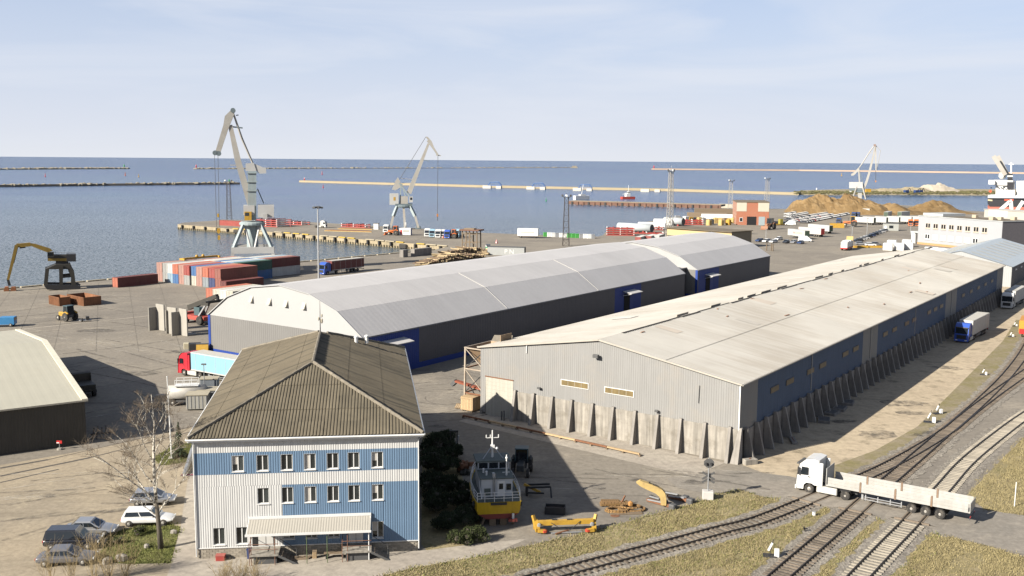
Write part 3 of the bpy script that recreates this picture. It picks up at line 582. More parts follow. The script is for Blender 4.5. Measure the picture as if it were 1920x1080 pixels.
# ================================================================= blue and white office
OW, OD, OE, ORZ = 18.8, 38.5, 10.45, R(7.0)
ofc = thing('office_building', 'three-storey blue and white ribbed office with brown hipped roof', 'office', (-26.68, 81.05, 0), ORZ)
SH = -.028                                          # the plan is slightly out of square
def os_(x, y): return x + SH*y
m_ow = M('office_white_cladding', (.60, .60, .585), .5, .05, .4, streak=.12, metal=.05)
m_ob = M('office_blue_cladding', (.135, .215, .32), .5, .06, .4, streak=.1)
m_slate = M('brown_fibre_cement', (.14, .118, .08), .9, .2, .35, bump=.2, bscale=5, dirt=(.07, .065, .045), dirtamt=.5, perobj=.10)
m_slate2 = M('stained_fibre_cement', (.15, .125, .085), .9, .2, .3, bump=.2, bscale=5, dirt=(.05, .046, .034), dirtamt=.6)
def gully_stains(m):                                # dark moss runs down the slope
    n = m.node_tree.nodes; l = m.node_tree.links; b = n['Principled BSDF']; src = b.inputs['Base Color'].links[0].from_socket; t = n.new('ShaderNodeTexCoord'); mp = n.new('ShaderNodeMapping'); mp.inputs['Scale'].default_value = (.05, .75, .05); q = n.new('ShaderNodeTexNoise'); q.inputs['Scale'].default_value = 1.6; q.inputs['Detail'].default_value = 5
    l.new(t.outputs['Object'], mp.inputs[0]); l.new(mp.outputs[0], q.inputs[0]); r = n.new('ShaderNodeMapRange'); r.inputs[1].default_value = .54; r.inputs[2].default_value = .66; r.inputs[4].default_value = .75; l.new(q.outputs[0], r.inputs[0]); x = n.new('ShaderNodeMix'); x.data_type = 'RGBA'; x.inputs[7].default_value = (.03, .028, .02, 1); l.new(r.outputs[0], x.inputs[0]); l.new(src, x.inputs[6]); l.new(x.outputs[2], b.inputs['Base Color'])
gully_stains(m_slate2)
m_pl = M('plinth_brick', (.30, .27, .22), .9, .2, 3, bump=.5, bscale=14)
PZ = .95
# window table: (centre u, sill z, head z, storey)
WX = [3.58, 5.62, 7.64, 9.58, 11.5, 13.28, 15.3]
wins = [(u, 7.62, 9.02) for u in WX] + [(u, 4.72, 6.12) for u in WX[1:]] + [(1.85, 1.2, 2.72), (3.75, 1.2, 2.72), (7.7, 1.5, 2.72), (9.6, 1.5, 2.72), (11.5, 1.5, 2.72), (15.28, 1.3, 2.78)]
doorz = [(5.75, 1.0, 3.0), (13.4, 1.0, 3.0)]
hw = .49
# front cladding cut round the windows, in colour fields
def field(u0, u1, z0, z1, mat):
    holes = [(max(u0, u-hw), min(u1, u+hw), max(z0, a), min(z1, b)) for u, a, b in wins if u+hw > u0 and u-hw < u1 and b > z0 and a < z1]
    cuts = sorted(set([u0, u1] + [h[0] for h in holes] + [h[1] for h in holes])); mb = MB()
    for a, b in zip(cuts, cuts[1:]):
        if b-a < .02: continue
        hs = sorted((h[2], h[3]) for h in holes if h[0] < (a+b)/2 < h[1]); z = z0
        for h0, h1 in hs + [(z1, z1)]:
            if h0-z > .02: mb.corr((a, 0, 0), (1, 0, 0), (0, 0, 1), b-a, h0, z, .2, .018, N=(0, -1, 0))
            z = max(z, h1)
    mb.build('wall_cladding', mat, ofc)
field(0, OW, 9.3, OE, m_ow); field(0, OW, 7.4, 9.3, m_ob); field(0, OW, 6.35, 7.4, m_ow)
field(0, 7.2, PZ, 6.35, m_ow); field(7.2, OW, PZ, 6.35, m_ob)
inner = M('dark_room', (.02, .02, .02), .9)
MB().quad((.05, .25, .3), (OW-.05, .25, .3), (OW-.05, .25, OE-.1), (.05, .25, OE-.1)).build('inner_wall', inner, ofc)
m_frame = M('window_frame_white', (.74, .74, .72), .4, .03)
for i, (u, a, b) in enumerate(wins):
    w = MB(); f = .055
    for x0, x1, z0, z1 in ((u-hw, u+hw, a, a+f), (u-hw, u+hw, b-f, b), (u-hw, u-hw+f, a, b), (u+hw-f, u+hw, a, b), (u-.04, u+.04, a, b)): w.box(x0, x1, .10, .17, z0, z1)
    for x0, x1, z0, z1 in ((u-hw, u-hw+.018, a, b), (u+hw-.018, u+hw, a, b), (u-hw, u+hw, b-.018, b), (u-hw, u+hw, a, a+.018)): w.box(x0, x1, -.012, .10, z0, z1)
    w = w.build('window', m_frame, ofc)
    for s in (-1, 1):
        x0, x1 = sorted((u+s*.04, u+s*(hw-f))); MB().quad((x0, .14, a+f), (x1, .14, a+f), (x1, .14, b-f), (x0, .14, b-f)).build('pane', paneglass, w)
    MB().box(u-hw-.03, u+hw+.03, -.1, .0, a-.05, a).build('sill', white, w)
    if (i*7) % 3 == 0: MB().box(u-hw+.06, u-.05, .125, .136, a+(.1 if i % 2 else .6), b-.07).build('blind', M('blind', (.5, .47, .42), .8), w)
# other walls
MB().corr((OW, 0, 0), (SH, 1, 0), (0, 0, 1), OD, OE, PZ, .25, .03, N=(1, 0, 0)).build('side_wall', m_ow, ofc)
for z0, z1, mt in ((PZ, 7.4, m_ow), (7.4, 9.3, m_ob), (9.3, OE, m_ow)):
    MB().corr((0, 0, 0), (SH, 1, 0), (0, 0, 1), OD, z1, z0, .25, .03, N=(-1, 0, 0)).build('side_wall', mt, ofc)
MB().quad((os_(0, OD), OD, 0), (os_(OW, OD), OD, 0), (os_(OW, OD), OD, OE), (os_(0, OD), OD, OE)).build('back_wall', m_ow, ofc)
pl = MB().loft([[(.04, .06, 0), (OW-.04, .06, 0), (os_(OW, OD)-.04, OD-.05, 0), (os_(0, OD)+.04, OD-.05, 0)], [(.04, .06, PZ), (OW-.04, .06, PZ), (os_(OW, OD)-.04, OD-.05, PZ), (os_(0, OD)+.04, OD-.05, PZ)]]).build('plinth', m_pl, ofc)
rr = random.Random(11)
bk = MB().bbox(0, .46, -.03, .05, 0, .17, .008).mesh('block'); bk.materials.append(M('plinth_block', (.31, .275, .22), .9, .2, 3, perobj=.2, bump=.3))
for r in range(5):
    x = .05 + (r % 2)*.25
    while x < OW-.5:
        if not (4.6 < x+.25 < 7.2 or 12.2 < x+.25 < 14.8): inst(bk, 'block', pl, (x, .05, r*.185+.01))
        x += .49
MB().box(-.05, OW+.05, -.06, .02, PZ-.04, PZ+.03).build('base_flashing', white, ofc)
# roof
z_e, z_r, ov = OE+.18, 14.5, .45
E_ = [Vector((os_(-ov, -ov), -ov, z_e)), Vector((OW+ov, -ov, z_e)), Vector((os_(OW+ov, OD+ov), OD+ov, z_e)), Vector((os_(-ov, OD+ov), OD+ov, z_e))]
R0 = Vector((os_(OW/2, 11.7), 11.7, z_r)); R1 = Vector((os_(OW/2, 29), 29, z_r))
def slope(A, B, T0, T1, mat, name, rows, one=False, pitch=.28):
    """ribbed roof face with eave A-B and upper edge T0-T1; sheets in rows"""
    U = (B-A).normalized(); L = (B-A).length; m0 = T0-A; N = U.cross(m0).normalized(); N = N if N.z > 0 else -N
    V = N.cross(U).normalized(); V = V if V.z > 0 else -V
    hgt = m0.dot(V); ua, ub = m0.dot(U), (T1-A).dot(U)
    for r in range(rows):
        v0, v1 = hgt*r/rows, hgt*(r+1)/rows + (.12 if r < rows-1 else 0)
        def top(u, v1=v1):
            t = v1
            if u < ua: t = min(t, hgt*u/ua)
            if u > ub: t = min(t, hgt*(L-u)/(L-ub))
            return max(t, v0)
        lift = .03*((r+1) % 2) + .02
        if one:
            w = 1.12; k = 0
            while k*w < L:
                a, b = k*w, min(L, (k+1)*w); k += 1
                if max(top(a+.01), top(b-.01), top((a+b)/2)) <= v0+.03: continue
                mb = MB(); mb.corr(A+U*a+N*(lift+rr.uniform(0, .02)), U, V, b-a-.012, lambda u, a=a: top(u+a), v0, pitch, .05, N=N); mb.build(name, mat, ofc)
        else:
            mb = MB(); mb.corr(A+N*lift, U, V, L, top, v0, pitch, .05, N=N); o = mb.build(name, mat, ofc)
slope(E_[0], E_[1], R0, R0, m_slate, 'roof_sheet', 6, True)
slope(E_[1], E_[2], R0, R1, m_slate2, 'roof_slope', 6)
slope(E_[3], E_[0], R1, R0, m_slate2, 'roof_slope', 6)
slope(E_[2], E_[3], R1, R1, m_slate2, 'roof_slope', 6)
m_cap = M('ridge_cap_grey', (.2, .175, .135), .9, .25, 2, perobj=.15)
def caps(A, B, step=.62):
    L = (B-A).length; d = (B-A)/L; k = int(L/step)
    for i in range(k):
        p = A+d*(i*step); q = p+d*(step*1.05); zz = Vector((0, 0, .11+.02*(i % 2)))
        MB().tube([p+zz, q+zz], .16, 7).build('ridge_cap', m_cap, ofc)
caps(E_[0], R0); caps(E_[1], R0); caps(R0, R1)
caps(E_[2], R1, 1.2); caps(E_[3], R1, 1.2)
# moss streaks: darker gullies down the right slope follow the sheet laps; eave boards and gutters
MB().loft([[tuple(p+Vector((0, 0, -.28))) for p in E_], [tuple(p+Vector((0, 0, -.04))) for p in E_]]).build('eave_board', white, ofc)
MB().tube([E_[0]+Vector((-.08, -.1, -.05)), E_[1]+Vector((.08, -.1, -.05))], .085, 8).build('gutter', white, ofc)
MB().tube([E_[1]+Vector((.1, 0, -.05)), E_[2]+Vector((.1, 0, -.05))], .085, 8).build('gutter', white, ofc)
MB().tube([E_[0]+Vector((-.1, 0, -.05)), E_[3]+Vector((-.1, 0, -.05))], .085, 8).build('gutter', white, ofc)
for x in (-.04, OW+.04): MB().tube([(x*1.02-.1*(x < 1), -.2, z_e-.15), (x, -.1, z_e-.6), (x, -.1, .25)], .055, 7).build('downpipe', white, ofc)
# entrance canopy
CZ, CF, CU0, CU1, CD = 3.42, 2.75, 4.35, 14.7, 2.0
cn = MB().corr((CU0, -CD, CF), (1, 0, 0), (0, CD, CZ-CF), CU1-CU0, math.hypot(CD, CZ-CF), 0, .22, .012, N=(0, -.3, 1)).build('canopy_roof', M('canopy_beige', (.40, .375, .325), .55, .05), ofc)
MB().box(CU0-.02, CU1+.02, -.16, -.04, CZ-.02, CZ+.2).build('flashing', white, cn)
MB().box(CU0-.05, CU1+.05, -CD-.1, -CD, CF-.14, CF+.04).build('canopy_gutter', white, cn)
for x in (CU0, CU1-.06): MB().prismx([(-CD, CF-.1), (-.05, CF-.1+.6), (-.05, CZ), (-CD, CF)], x, x+.06).build('canopy_cheek', white, cn)
m_green = M('green_post', (.10, .14, .06), .6, .2, 2); m_brown = M('brown_post', (.2, .1, .06), .7, .2, 2)
for k, (u, mt) in enumerate(((4.75, m_brown), (6.7, m_brown), (9.35, m_green), (11.05, m_green), (12.75, m_brown))):
    MB().tube([(u, -CD+.12, 0), (u, -CD+.12, CF-.05)], .035, 6).build('canopy_post', mt, ofc)
MB().tube([(14.5, -CD-.05, CF-.1), (14.55, -CD+.15, CF-.35), (14.55, -CD+.15, .1)], .05, 7).build('downpipe', white, ofc)
# doors, landings, steps, rails
for k, (u, z0, z1) in enumerate(doorz):
    d = MB().box(u-.62, u+.62, -.08, -.035, z0, z1).build('door', M('door_white', (.6, .59, .56), .5, .05), ofc)
    MB().box(u-.015, u+.015, -.095, -.081, z0+.02, z1-.02).build('door_gap', darkgrey, d); MB().box(u+.06, u+.1, -.13, -.081, z0+.9, z0+1.15).build('handle', steel, d)
MB().box(4.62, 5.1, -.07, -.033, 1.0, 2.95).build('side_light', inner, ofc)
for k, (a, b) in enumerate(((4.6, 7.0), (12.3, 14.75))):
    MB().box(a, b, -CD+.05, -.1, .78, .94).build('landing', concrete, ofc); MB().box(a+.3, b-.2, -CD+.35, -.2, .02, .78).build('landing_base', darkgrey, ofc)
    for s in range(5):
        z = .94-.17*(s+1)
        MB().box(b+.26*s, b+.26*(s+1)+.03, -CD+.1, -CD+1.25, z-.05, z).build('step', M('step_wood', (.32, .26, .2), .8, .2, 3), ofc)
    MB().beam((b, -CD+.08, .78), (b+1.5, -CD+.08, -.02), .05, .2).build('stringer', darkgrey, ofc)
    MB().tube([(a, -CD+.08, 1.85), (b, -CD+.08, 1.85)], .03, 5).build('handrail', m_brown, ofc); MB().tube([(a, -CD+.08, 1.4), (b, -CD+.08, 1.4)], .025, 5).build('handrail', m_brown, ofc)
    MB().tube([(b, -CD+1.2, 1.85), (b+1.4, -CD+1.2, .9), (b+1.4, -CD+1.2, 0)], .03, 5).build('handrail', darkgrey, ofc)
    MB().tube([(a, -CD+.08, 0), (a, -CD+.08, 1.85)], .03, 5).build('handrail', m_brown, ofc); MB().tube([(a, -CD+.08, 1.85), (a, -.1, 1.85)], .03, 5).build('handrail', m_brown, ofc)
for x in (15.9, 17.0, 17.5): pass
# antenna mast and flue pots at the back
MB().tube([R1+Vector((0, 0, .1)), R1+Vector((0, 0, 3.6))], [.07, .02], 6).build('antenna_mast', darkgrey, ofc)
for k, (dx, dz, r) in enumerate(((.18, 1.3, .22), (-.15, 1.55, .16), (.2, 1.9, .15))): MB().ball(tuple(R1+Vector((dx, 0, dz))), r, 6, .7, .7, 1.5).build('antenna_head', M('antenna_beige', (.4, .36, .28), .6), ofc)
for x, y in ((13.4, 30.5), (14.6, 31)): MB().lathe([(.2, 0), (.2, .7), (.26, .72), (.26, .9), (.05, 1)], (os_(x, y), y, 12.8), 8).build('flue_pot', white, ofc)
# small things by the entrance
def px_on(x, y, z=0): return gp(x, y, z)
p = gp(414, 1050); rb = thing('grit_bin', 'small red bin with open lid by the office corner', 'bin', (p.x, p.y, 0), R(5))
MB().bbox(-.38, .38, -.25, .25, 0, .42, .04).build('body', M('bin_red', (.33, .05, .04), .6), rb); MB().box(-.4, .4, -.27, .27, .43, .5).build('lid', M('bin_lid', (.4, .12, .1), .6), rb)
p = gp(468, 1047); bb = thing('litter_bin', 'small dark blue round bin beside the office steps', 'bin', (p.x, p.y, 0))
MB().lathe([(.2, 0), (.24, .75), (.27, .78), (.27, .84), (.05, .88)], n=12).build('body', M('bin_blue', (.02, .035, .10), .5), bb)
p = ofc.matrix_world
def at_office(x, y): return Vector((-26.68 + x*math.cos(ORZ) - y*math.sin(ORZ), 81.05 + x*math.sin(ORZ) + y*math.cos(ORZ), 0))
bn = at_office(11.6, -.85); tb = thing('garden_bench', 'dark wooden bench under the office entrance canopy', 'bench', bn, ORZ)
for y in (-.25, -.08, .09): MB().box(-.9, .9, y, y+.13, .42, .47).build('seat_slat', woodold, tb)
for x in (-.7, .7): MB().box(x-.05, x+.05, -.25, .22, 0, .42).build('leg', darkgrey, tb)
bn = at_office(8.4, -.8); tb = thing('plank_stack', 'low pile of dark planks between the office landings', 'planks', bn, ORZ+.05)
for k in range(5): MB().box(-1, 1+.1*k, -.3+.12*k, -.2+.12*k, .05*(k % 2), .05*(k % 2)+.05+.1).build('plank', woodold, tb)
for x, lab in ((9.9, 'small beige crate left of the garden bench'),):
    q = at_office(x, -.7); t = thing('crate', lab, 'crate', q, .2); MB().bbox(-.18, .18, -.2, .2, 0, .6, .03).build('body', wood, t); MB().box(-.19, .19, -.21, .21, .6, .64).build('lid', woodold, t)
# ================================================================= railway
m_rail = M('rail_steel', (.045, .038, .032), .5, .3, 2, metal=.3)
m_tie = M('timber_sleeper', (.13, .105, .08), .9, .25, 2, perobj=.3)
m_tiec = M('concrete_sleeper', (.29, .26, .21), .85, .2, 2, perobj=.2)
def smooth_path(pts, step=.5):
    pts = [Vector((p[0], p[1])) for p in pts]; P = [pts[0]*2-pts[1]] + pts + [pts[-1]*2-pts[-2]]; out = []
    for i in range(1, len(P)-2):
        a, b, c, d = P[i-1:i+3]; k = max(2, int((c-b).length/step))
        for j in range(k):
            t = j/k; out.append(.5*((2*b)+(c-a)*t+(2*a-5*b+4*c-d)*t*t+(3*b-a-3*c+d)*t**3))
    out.append(pts[-1]); return out
def offset(path, o):
    r = []
    for i, p in enumerate(path):
        d = (path[min(i+1, len(path)-1)]-path[max(i-1, 0)]).normalized(); r.append(p+Vector((d.y, -d.x))*o)
    return r
def track(name, label, px, tie_mat, z0=.03, ties=True, bed=2.1, skip=None, limit=300):
    left = smooth_path([gp(*p).xy for p in px], .6); c = offset(left, .78)
    # resample by arc length
    t = thing(name, label, 'railway track', (c[0].x, c[0].y, 0), 0, 'railway tracks'); o0 = Vector((c[0].x, c[0].y, 0))
    b = MB(); rj = random.Random(len(px)); L_, R_ = offset(c, -bed), offset(c, bed)
    L_ = [p+(p-q)*rj.gauss(0, .09) for p, q in zip(L_, c)]; R_ = [p+(p-q)*rj.gauss(0, .09) for p, q in zip(R_, c)]
    for i in range(len(c)-1):
        b.quad(L_[i].to_3d()-o0+Vector((0,0,z0-.01)), R_[i].to_3d()-o0+Vector((0,0,z0-.01)), R_[i+1].to_3d()-o0+Vector((0,0,z0-.01)), L_[i+1].to_3d()-o0+Vector((0,0,z0-.01)))
    b.build('ballast_bed', m_ballast, t)
    for s in (-.78, .78):
        q = offset(c, s); rings = []
        for i, p in enumerate(q):
            d = (q[min(i+1, len(q)-1)]-q[max(i-1, 0)]).normalized(); n = Vector((d.y, -d.x, 0)); p3 = p.to_3d()-o0
            rings.append([p3+n*x+Vector((0, 0, z)) for x, z in ((-.075, z0+.05), (.075, z0+.05), (.05, z0+.2), (-.05, z0+.2))])
        MB().loft(rings).build('rail', m_rail, t)
    if ties:
        tm = MB().bbox(-1.36, 1.36, -.125, .125, 0, .12, .02).mesh('sleeper'); tm.materials.append(tie_mat); acc = 0; k = 0
        for i in range(1, len(c)):
            acc += (c[i]-c[i-1]).length
            if acc >= .6 and k < limit:
                acc -= .6
                if skip and skip(c[i]): continue
                d = (c[i]-c[i-1]); inst(tm, 'sleeper', t, (c[i].x-o0.x, c[i].y-o0.y, z0-.03+rj.uniform(-.012, .012)), (0, 0, -math.atan2(d.x, d.y)+rj.uniform(-.03, .03)), (1, 1, 1)); k += 1
    return t
def in_road(p):
    y0 = gp(1461, 941).xy; u = Vector((gp(1925, 1004).xy - gp(1400, 905).xy)); u.normalize(); n = Vector((-u.y, u.x)); m = gp(1640, 947).xy
    return abs((p-m).dot(n)) < 3.2
T1 = [(780, 1128), (900, 1104), (998.7, 1080), (1137.6, 1044), (1243, 1017), (1340, 991), (1416, 971), (1522.8, 928), (1603.5, 895), (1674.6, 861), (1748.8, 817.8), (1795, 782), (1840, 742), (1878, 704), (1908, 666), (1926, 634)]
track('railway_track', 'curved track of dark timber sleepers crossing the road under the truck cab', T1, m_tie, .03, skip=in_road)
T2 = [(1400, 1120), (1443.7, 1079.6), (1512, 1021), (1581, 963), (1650, 903), (1703.6, 858), (1752, 817)]
track('railway_track', 'middle track of dark sleepers crossing the road under the truck bed', T2, m_tie, .042, skip=in_road)
T3 = [(1545, 1130), (1592, 1079.6), (1640, 1030), (1684, 985.7), (1748.8, 919.5), (1803.7, 861), (1881, 800), (1925, 770)]
track('railway_track', 'right-hand track of pale concrete sleepers under the rear of the trailer', T3, m_tiec, .03, skip=in_road)
T4 = [(1768, 806), (1810, 772), (1860, 735), (1926, 690)]
track('railway_track', 'short branch track leaving the points toward the right edge', T4, m_tie, .05)
# flangeway planks on the crossing
m_plank = M('crossing_plank', (.2, .16, .12), .9, .25, 3)
cr = thing('crossing_deck', 'asphalt level crossing deck with dark planks along the rails', 'level crossing', gp(1600, 950).to_3d(), 0)
o0 = Vector(cr.location)
for T, zz in ((T1, .2), (T2, .2), (T3, .2)):
    left = smooth_path([gp(*p).xy for p in T], .4); c = [p for p in offset(left, .78) if in_road(p)]
    if len(c) < 3: continue
    a_, b_ = c[0], c[-1]; d = (b_-a_).normalized(); n = Vector((d.y, -d.x))
    for s in (-.78, .78):
        for e in (-.16, .16): MB().beam((a_+n*(s+e)).to_3d()-o0+Vector((0, 0, .13)), (b_+n*(s+e)).to_3d()-o0+Vector((0, 0, .13)), .14, .12).build('plank', m_plank, cr)
    for end in (a_, b_):
        MB().beam((end-n*1.6).to_3d()-o0+Vector((0, 0, .12)), (end+n*1.6).to_3d()-o0+Vector((0, 0, .12)), .22, .14).build('end_sill', m_plank, cr)
    MB().quad(*[(p.x-o0.x, p.y-o0.y, .17) for p in (a_-n*.6, a_+n*.6, b_+n*.6, b_-n*.6)]).build('infill', m_road, cr)
    for s in (-1, 1):
        MB().loft([[(p.x-o0.x, p.y-o0.y, z) for p, z in ((a_+n*s*.97, .175), (a_+n*s*2.6, .022))], [(p.x-o0.x, p.y-o0.y, z) for p, z in ((b_+n*s*.97, .175), (b_+n*s*2.6, .022))]], cap=False, close=False).build('asphalt_wedge', m_road, cr)
# point levers and small signals
def lever(x, y, lab, s=1.0):
    p = gp(x, y); t = thing('switch_lever', lab, 'switch lever', p, rnd.uniform(-.6, .6), 'point levers along the track')
    MB().bbox(-.45*s, .45*s, -.3*s, .3*s, 0, .12, .02).build('base', black, t); MB().beam((0, 0, .1), (.2*s, 0, 1.2*s), .07).build('lever', black, t)
    MB().bbox(.3*s, .62*s, -.16*s, .16*s, .05, .55*s, .03).build('weight', white, t); MB().beam((-.1*s, 0, .4*s), (.15*s, .0, .95*s), .16, .16).build('target', white, t)
lever(1443, 1043, 'white and black point lever on the grass left of the middle track', 1.3)
lever(1741, 792, 'lower of two white point levers beside the switch behind the truck', 1.4); lever(1757, 776, 'upper of two white point levers beside the switch behind the truck', 1.2)
lever(1843, 703, 'point lever farther up the track near the blue lorry'); lever(1895, 632, 'point lever near the orange wagon', 1.0); lever(1902, 612, 'farthest point lever beside the orange wagon', .9)
p = gp(1526, 967); mk = thing('marker_stone', 'small white track marker block beside the crossing', 'marker', p); MB().bbox(-.14, .14, -.14, .14, 0, .4, .05).build('post', white, mk); MB().box(-.15, .15, -.15, .15, .4, .43).build('cap', steel, mk)
p = gp(1510, 997); mk = thing('signal_stub', 'low dark stub post in the grass between tracks', 'post', p); MB().beam((0, 0, 0), (-.15, 0, .5), .1).build('post', black, mk); MB().box(-.2, .2, -.05, .05, .25, .35).build('plate', black, mk)
p = gp(1902, 950); mk = thing('marker_post', 'thin white marker post standing in the right-hand grass', 'post', p); MB().tube([(0, 0, 0), (.02, 0, 2.5)], .05, 6).build('post', white, mk); MB().ball((.02, 0, 2.5), .06, 6).build('cap', white, mk)
# level-crossing signal
p = gp(1327, 935); xs = thing('crossing_signal', 'level crossing warning signal on white concrete foot by the yard', 'crossing signal', p, R(-8))
MB().bbox(-.55, .55, -.45, .45, 0, .85, .04).build('foot', M('signal_foot', (.52, .5, .47), .8, .1), xs); MB().tube([(0, 0, .85), (0, 0, 4.3)], .07, 8).build('post', steel, xs)
bd_ = MB().slab([(.55*math.cos(k*math.pi/4+.39), .5*math.sin(k*math.pi/4+.39)) for k in range(8)], -.02, .02).build('lamp_board', darkgrey, xs)
bd_.rotation_euler = (R(90), 0, 0); bd_.location = (0, -.1, 3.75)
for s in (-1, 1):
    MB().beam((-.62*s, .12, 2.0), (.62*s, .12, 2.75), .04, .2).build('cross_arm', darkgrey, xs)
    MB().beam((-.62*s, .12, 1.65), (0, .12, 2.05), .04, .2).build('cross_arm', darkgrey, xs); l_ = MB().lathe([(.13, 0), (.13, .2), (.02, .22)], n=8).build('lamp', black, xs); l_.location = (.25*s, -.2, 3.6)

# ================================================================= lorries
def wheel(parent, x, y, r=.5, w=.32):
    s = 1 if x > 0 else -1
    t = MB().wheel((0, 0, 0), r, w).build('wheel', tyre, parent); t.location = (x, y, r)
    MB().wheel((s*.0, 0, 0), r*.58, w*.8, 12).build('rim', rimm, t)
    h_ = MB().lathe([(r*.5, 0), (r*.45, .05), (.12, .09), (.1, .12)], n=12).build('hub', rimm, t); h_.rotation_euler = (0, s*math.pi/2, 0); h_.location = (s*w*.3, 0, 0)
    return t
def cab_parts(t, paint, h=3.75):
    prof = [(-.95, .95), (-.95, h-.1), (-.3, h), (.45, h-.12), (1.0, h-.62), (1.12, h-.75), (1.36, 1.75), (1.42, 1.1), (1.4, .35), (.62, .35), (.58, .85), (.35, 1.08), (-.3, 1.08), (-.58, .95)]
    c = MB().loft([[(-1.16, y, z) for y, z in prof], [(-1.25, y*.985, z) for y, z in prof], [(1.25, y*.985, z) for y, z in prof], [(1.16, y, z) for y, z in prof]]).build('cab', paint, t)
    MB().quad((-1.08, 1.15, h-.82), (1.08, 1.15, h-.82), (1.12, 1.375, 1.78), (-1.12, 1.375, 1.78)).build('windscreen', glass, c)
    MB().box(-1.1, 1.1, 1.18, 1.42, h-.86, h-.72).build('sun_visor', darkgrey, c)
    MB().box(-.85, .85, 1.4, 1.45, .75, 1.5).build('grille', black, c); MB().bbox(-1.24, 1.24, 1.3, 1.5, .3, .7, .05).build('bumper', paint, c)
    for s in (-1, 1):
        MB().quad(*[(s*1.262, y, z) for y, z in ((.15, 1.95), (.95, 1.9), (.82, h-1.0), (.15, h-1.0))]).build('side_window', glass, c)
        MB().bbox(s*1.42-.09, s*1.42+.09, 1.05, 1.2, 1.9, h-1.05, .03).build('mirror', black, c); MB().box(s*.85-.2, s*.85+.2, 1.48, 1.52, .45, .62).build('headlight', M('lamp_glass', (.7, .7, .68), .2), c)
        MB().box(s*1.258-.006, s*1.258+.006, -.08, -.06, 1.15, 2.9).build('door_seam', darkgrey, c); MB().box(s*1.262-.02, s*1.262+.02, .02, .2, 1.75, 1.82).build('door_handle', black, c)
        MB().bbox(s*1.15-.07, s*1.15+.07, -1.35, -.95, .9, h-.35, .04).build('side_deflector', paint, c)
    return c
def lorry(kind, paint, body=None, lab='', name='articulated_lorry', h=3.75, group=None, blen=13.6, bh=4.0):
    t = thing(name, lab, 'lorry', group=group)
    cab_parts(t, paint, h)
    MB().box(-.45, .45, -4.7, .9, .62, .92).build('chassis', darkgrey, t)
    for s in (-1, 1):
        MB().bbox(s*1.0-.22, s*1.0+.22, -2.85, -.75, .35, 1.0, .06).build('fuel_tank', M('side_skirt', (.5, .49, .45), .6, .1, 2, dirt=GRIME), t)
        wheel(t, s*1.06, 0); wheel(t, s*1.0, -3.7, .5, .5)
        MB().prismx([(-4.35, .75), (-4.2, 1.08), (-3.2, 1.08), (-3.05, .75), (-3.2, 1.02), (-4.2, 1.02)], s*1.0-.28, s*1.0+.28).build('mudguard', black, t)
    if kind is None: return t
    f = -1.75; r = f-blen
    MB().box(-.5, .5, r+.3, f-.6, .95, 1.18).build('trailer_frame', darkgrey, t)
    for y in (-10.1, -11.41, -12.72):
        for s in (-1, 1): wheel(t, s*1.0, y if blen > 12 else y+1.5, .5, .42)
    for s in (-1, 1):
        MB().box(s*.6-.05, s*.6+.05, -5.35, -5.15, .3, 1.0).build('landing_leg', steel, t)
        MB().box(s*1.15-.04, s*1.15+.04, -9.2, -5.6, .75, .82).build('side_guard', steel, t); MB().box(s*1.15-.04, s*1.15+.04, -9.2, -5.6, .5, .57).build('side_guard', steel, t)
        for y in (-5.7, -6.9, -8.1, -9.15): MB().box(s*1.15-.05, s*1.15+.05, y-.05, y+.05, .45, 1.0).build('guard_post', steel, t)
    MB().box(-1.2, 1.2, r-.02, r+.06, .5, .66).build('rear_bumper', darkgrey, t); 
    for s in (-1, 1): MB().box(s*1.0-.14, s*1.0+.14, r-.06, r-.02, .7, .84).build('tail_light', redcar, t)
    if kind == 'flat':
        mb_ = M('dusty_aluminium', (.46, .455, .43), .5, .1, 1.2, metal=.25, streak=.08, dirt=(.36, .32, .26), dirtamt=.5)
        MB().box(-1.24, 1.24, r, f, 1.18, 1.3).build('trailer_deck', M('deck_ply', (.42, .40, .36), .8, .15, 1, dirt=(.3, .27, .22)), t)
        MB().bbox(-1.25, 1.25, f-.02, f+.06, 1.18, 3.0, .02).build('headboard', mb_, t)
        MB().box(-1.25, 1.25, r-.03, r+.03, 1.2, 2.12).build('tailboard', mb_, t)
        for k in range(4):
            a, b = f-.05-(blen-.1)*k/4, f-.05-(blen-.1)*(k+1)/4
            for s in (-1, 1):
                d = MB()
                for q in range(3): d.bbox(s*1.25-.03, s*1.25+.03, b+.1, a-.1, 1.2+q*.307, 1.2+q*.307+.285, .012)
                d.build('dropside_board', mb_, t)
                if k: MB().box(s*1.26-.06, s*1.26+.06, a-.08, a+.08, 1.15, 2.2).build('stake_post', M('stake_brown', (.22, .15, .1), .8, .3, 3), t)
            if k: pass
    else:
        z0 = 1.2
        bx = MB(); bx.bbox(-1.26, 1.26, r, f, z0, bh, .05); o = bx.build('trailer_body', body, t)
        for s in (-1, 1):
            MB().box(s*1.265-.02, s*1.265+.02, r+.02, f-.02, bh-.16, bh-.02).build('cant_rail', MATS['side_skirt'], o); MB().box(s*1.27-.02, s*1.27+.02, r+.02, f-.02, z0-.04, z0+.12).build('side_rail', MATS['side_skirt'], o)
            MB().box(s*.62-.58, s*.62+.58, r-.035, r-.005, z0+.1, bh-.12).build('rear_door', body, o)
            for k in range(6 if blen > 12 else 4):
                y = f - blen*(k+.5)/(6 if blen > 12 else 4); MB().box(s*1.268-.012, s*1.268+.012, y-.025, y+.025, z0+.12, bh-.16).build('curtain_strap', MATS['side_skirt'], o)
        MB().quad((-1.2, r+.05, bh+.012), (1.2, r+.05, bh+.012), (1.2, f-.05, bh+.012), (-1.2, f-.05, bh+.012)).build('roof_sheet', M('trailer_roof', (.5, .48, .43), .7, .1), o)
    return t
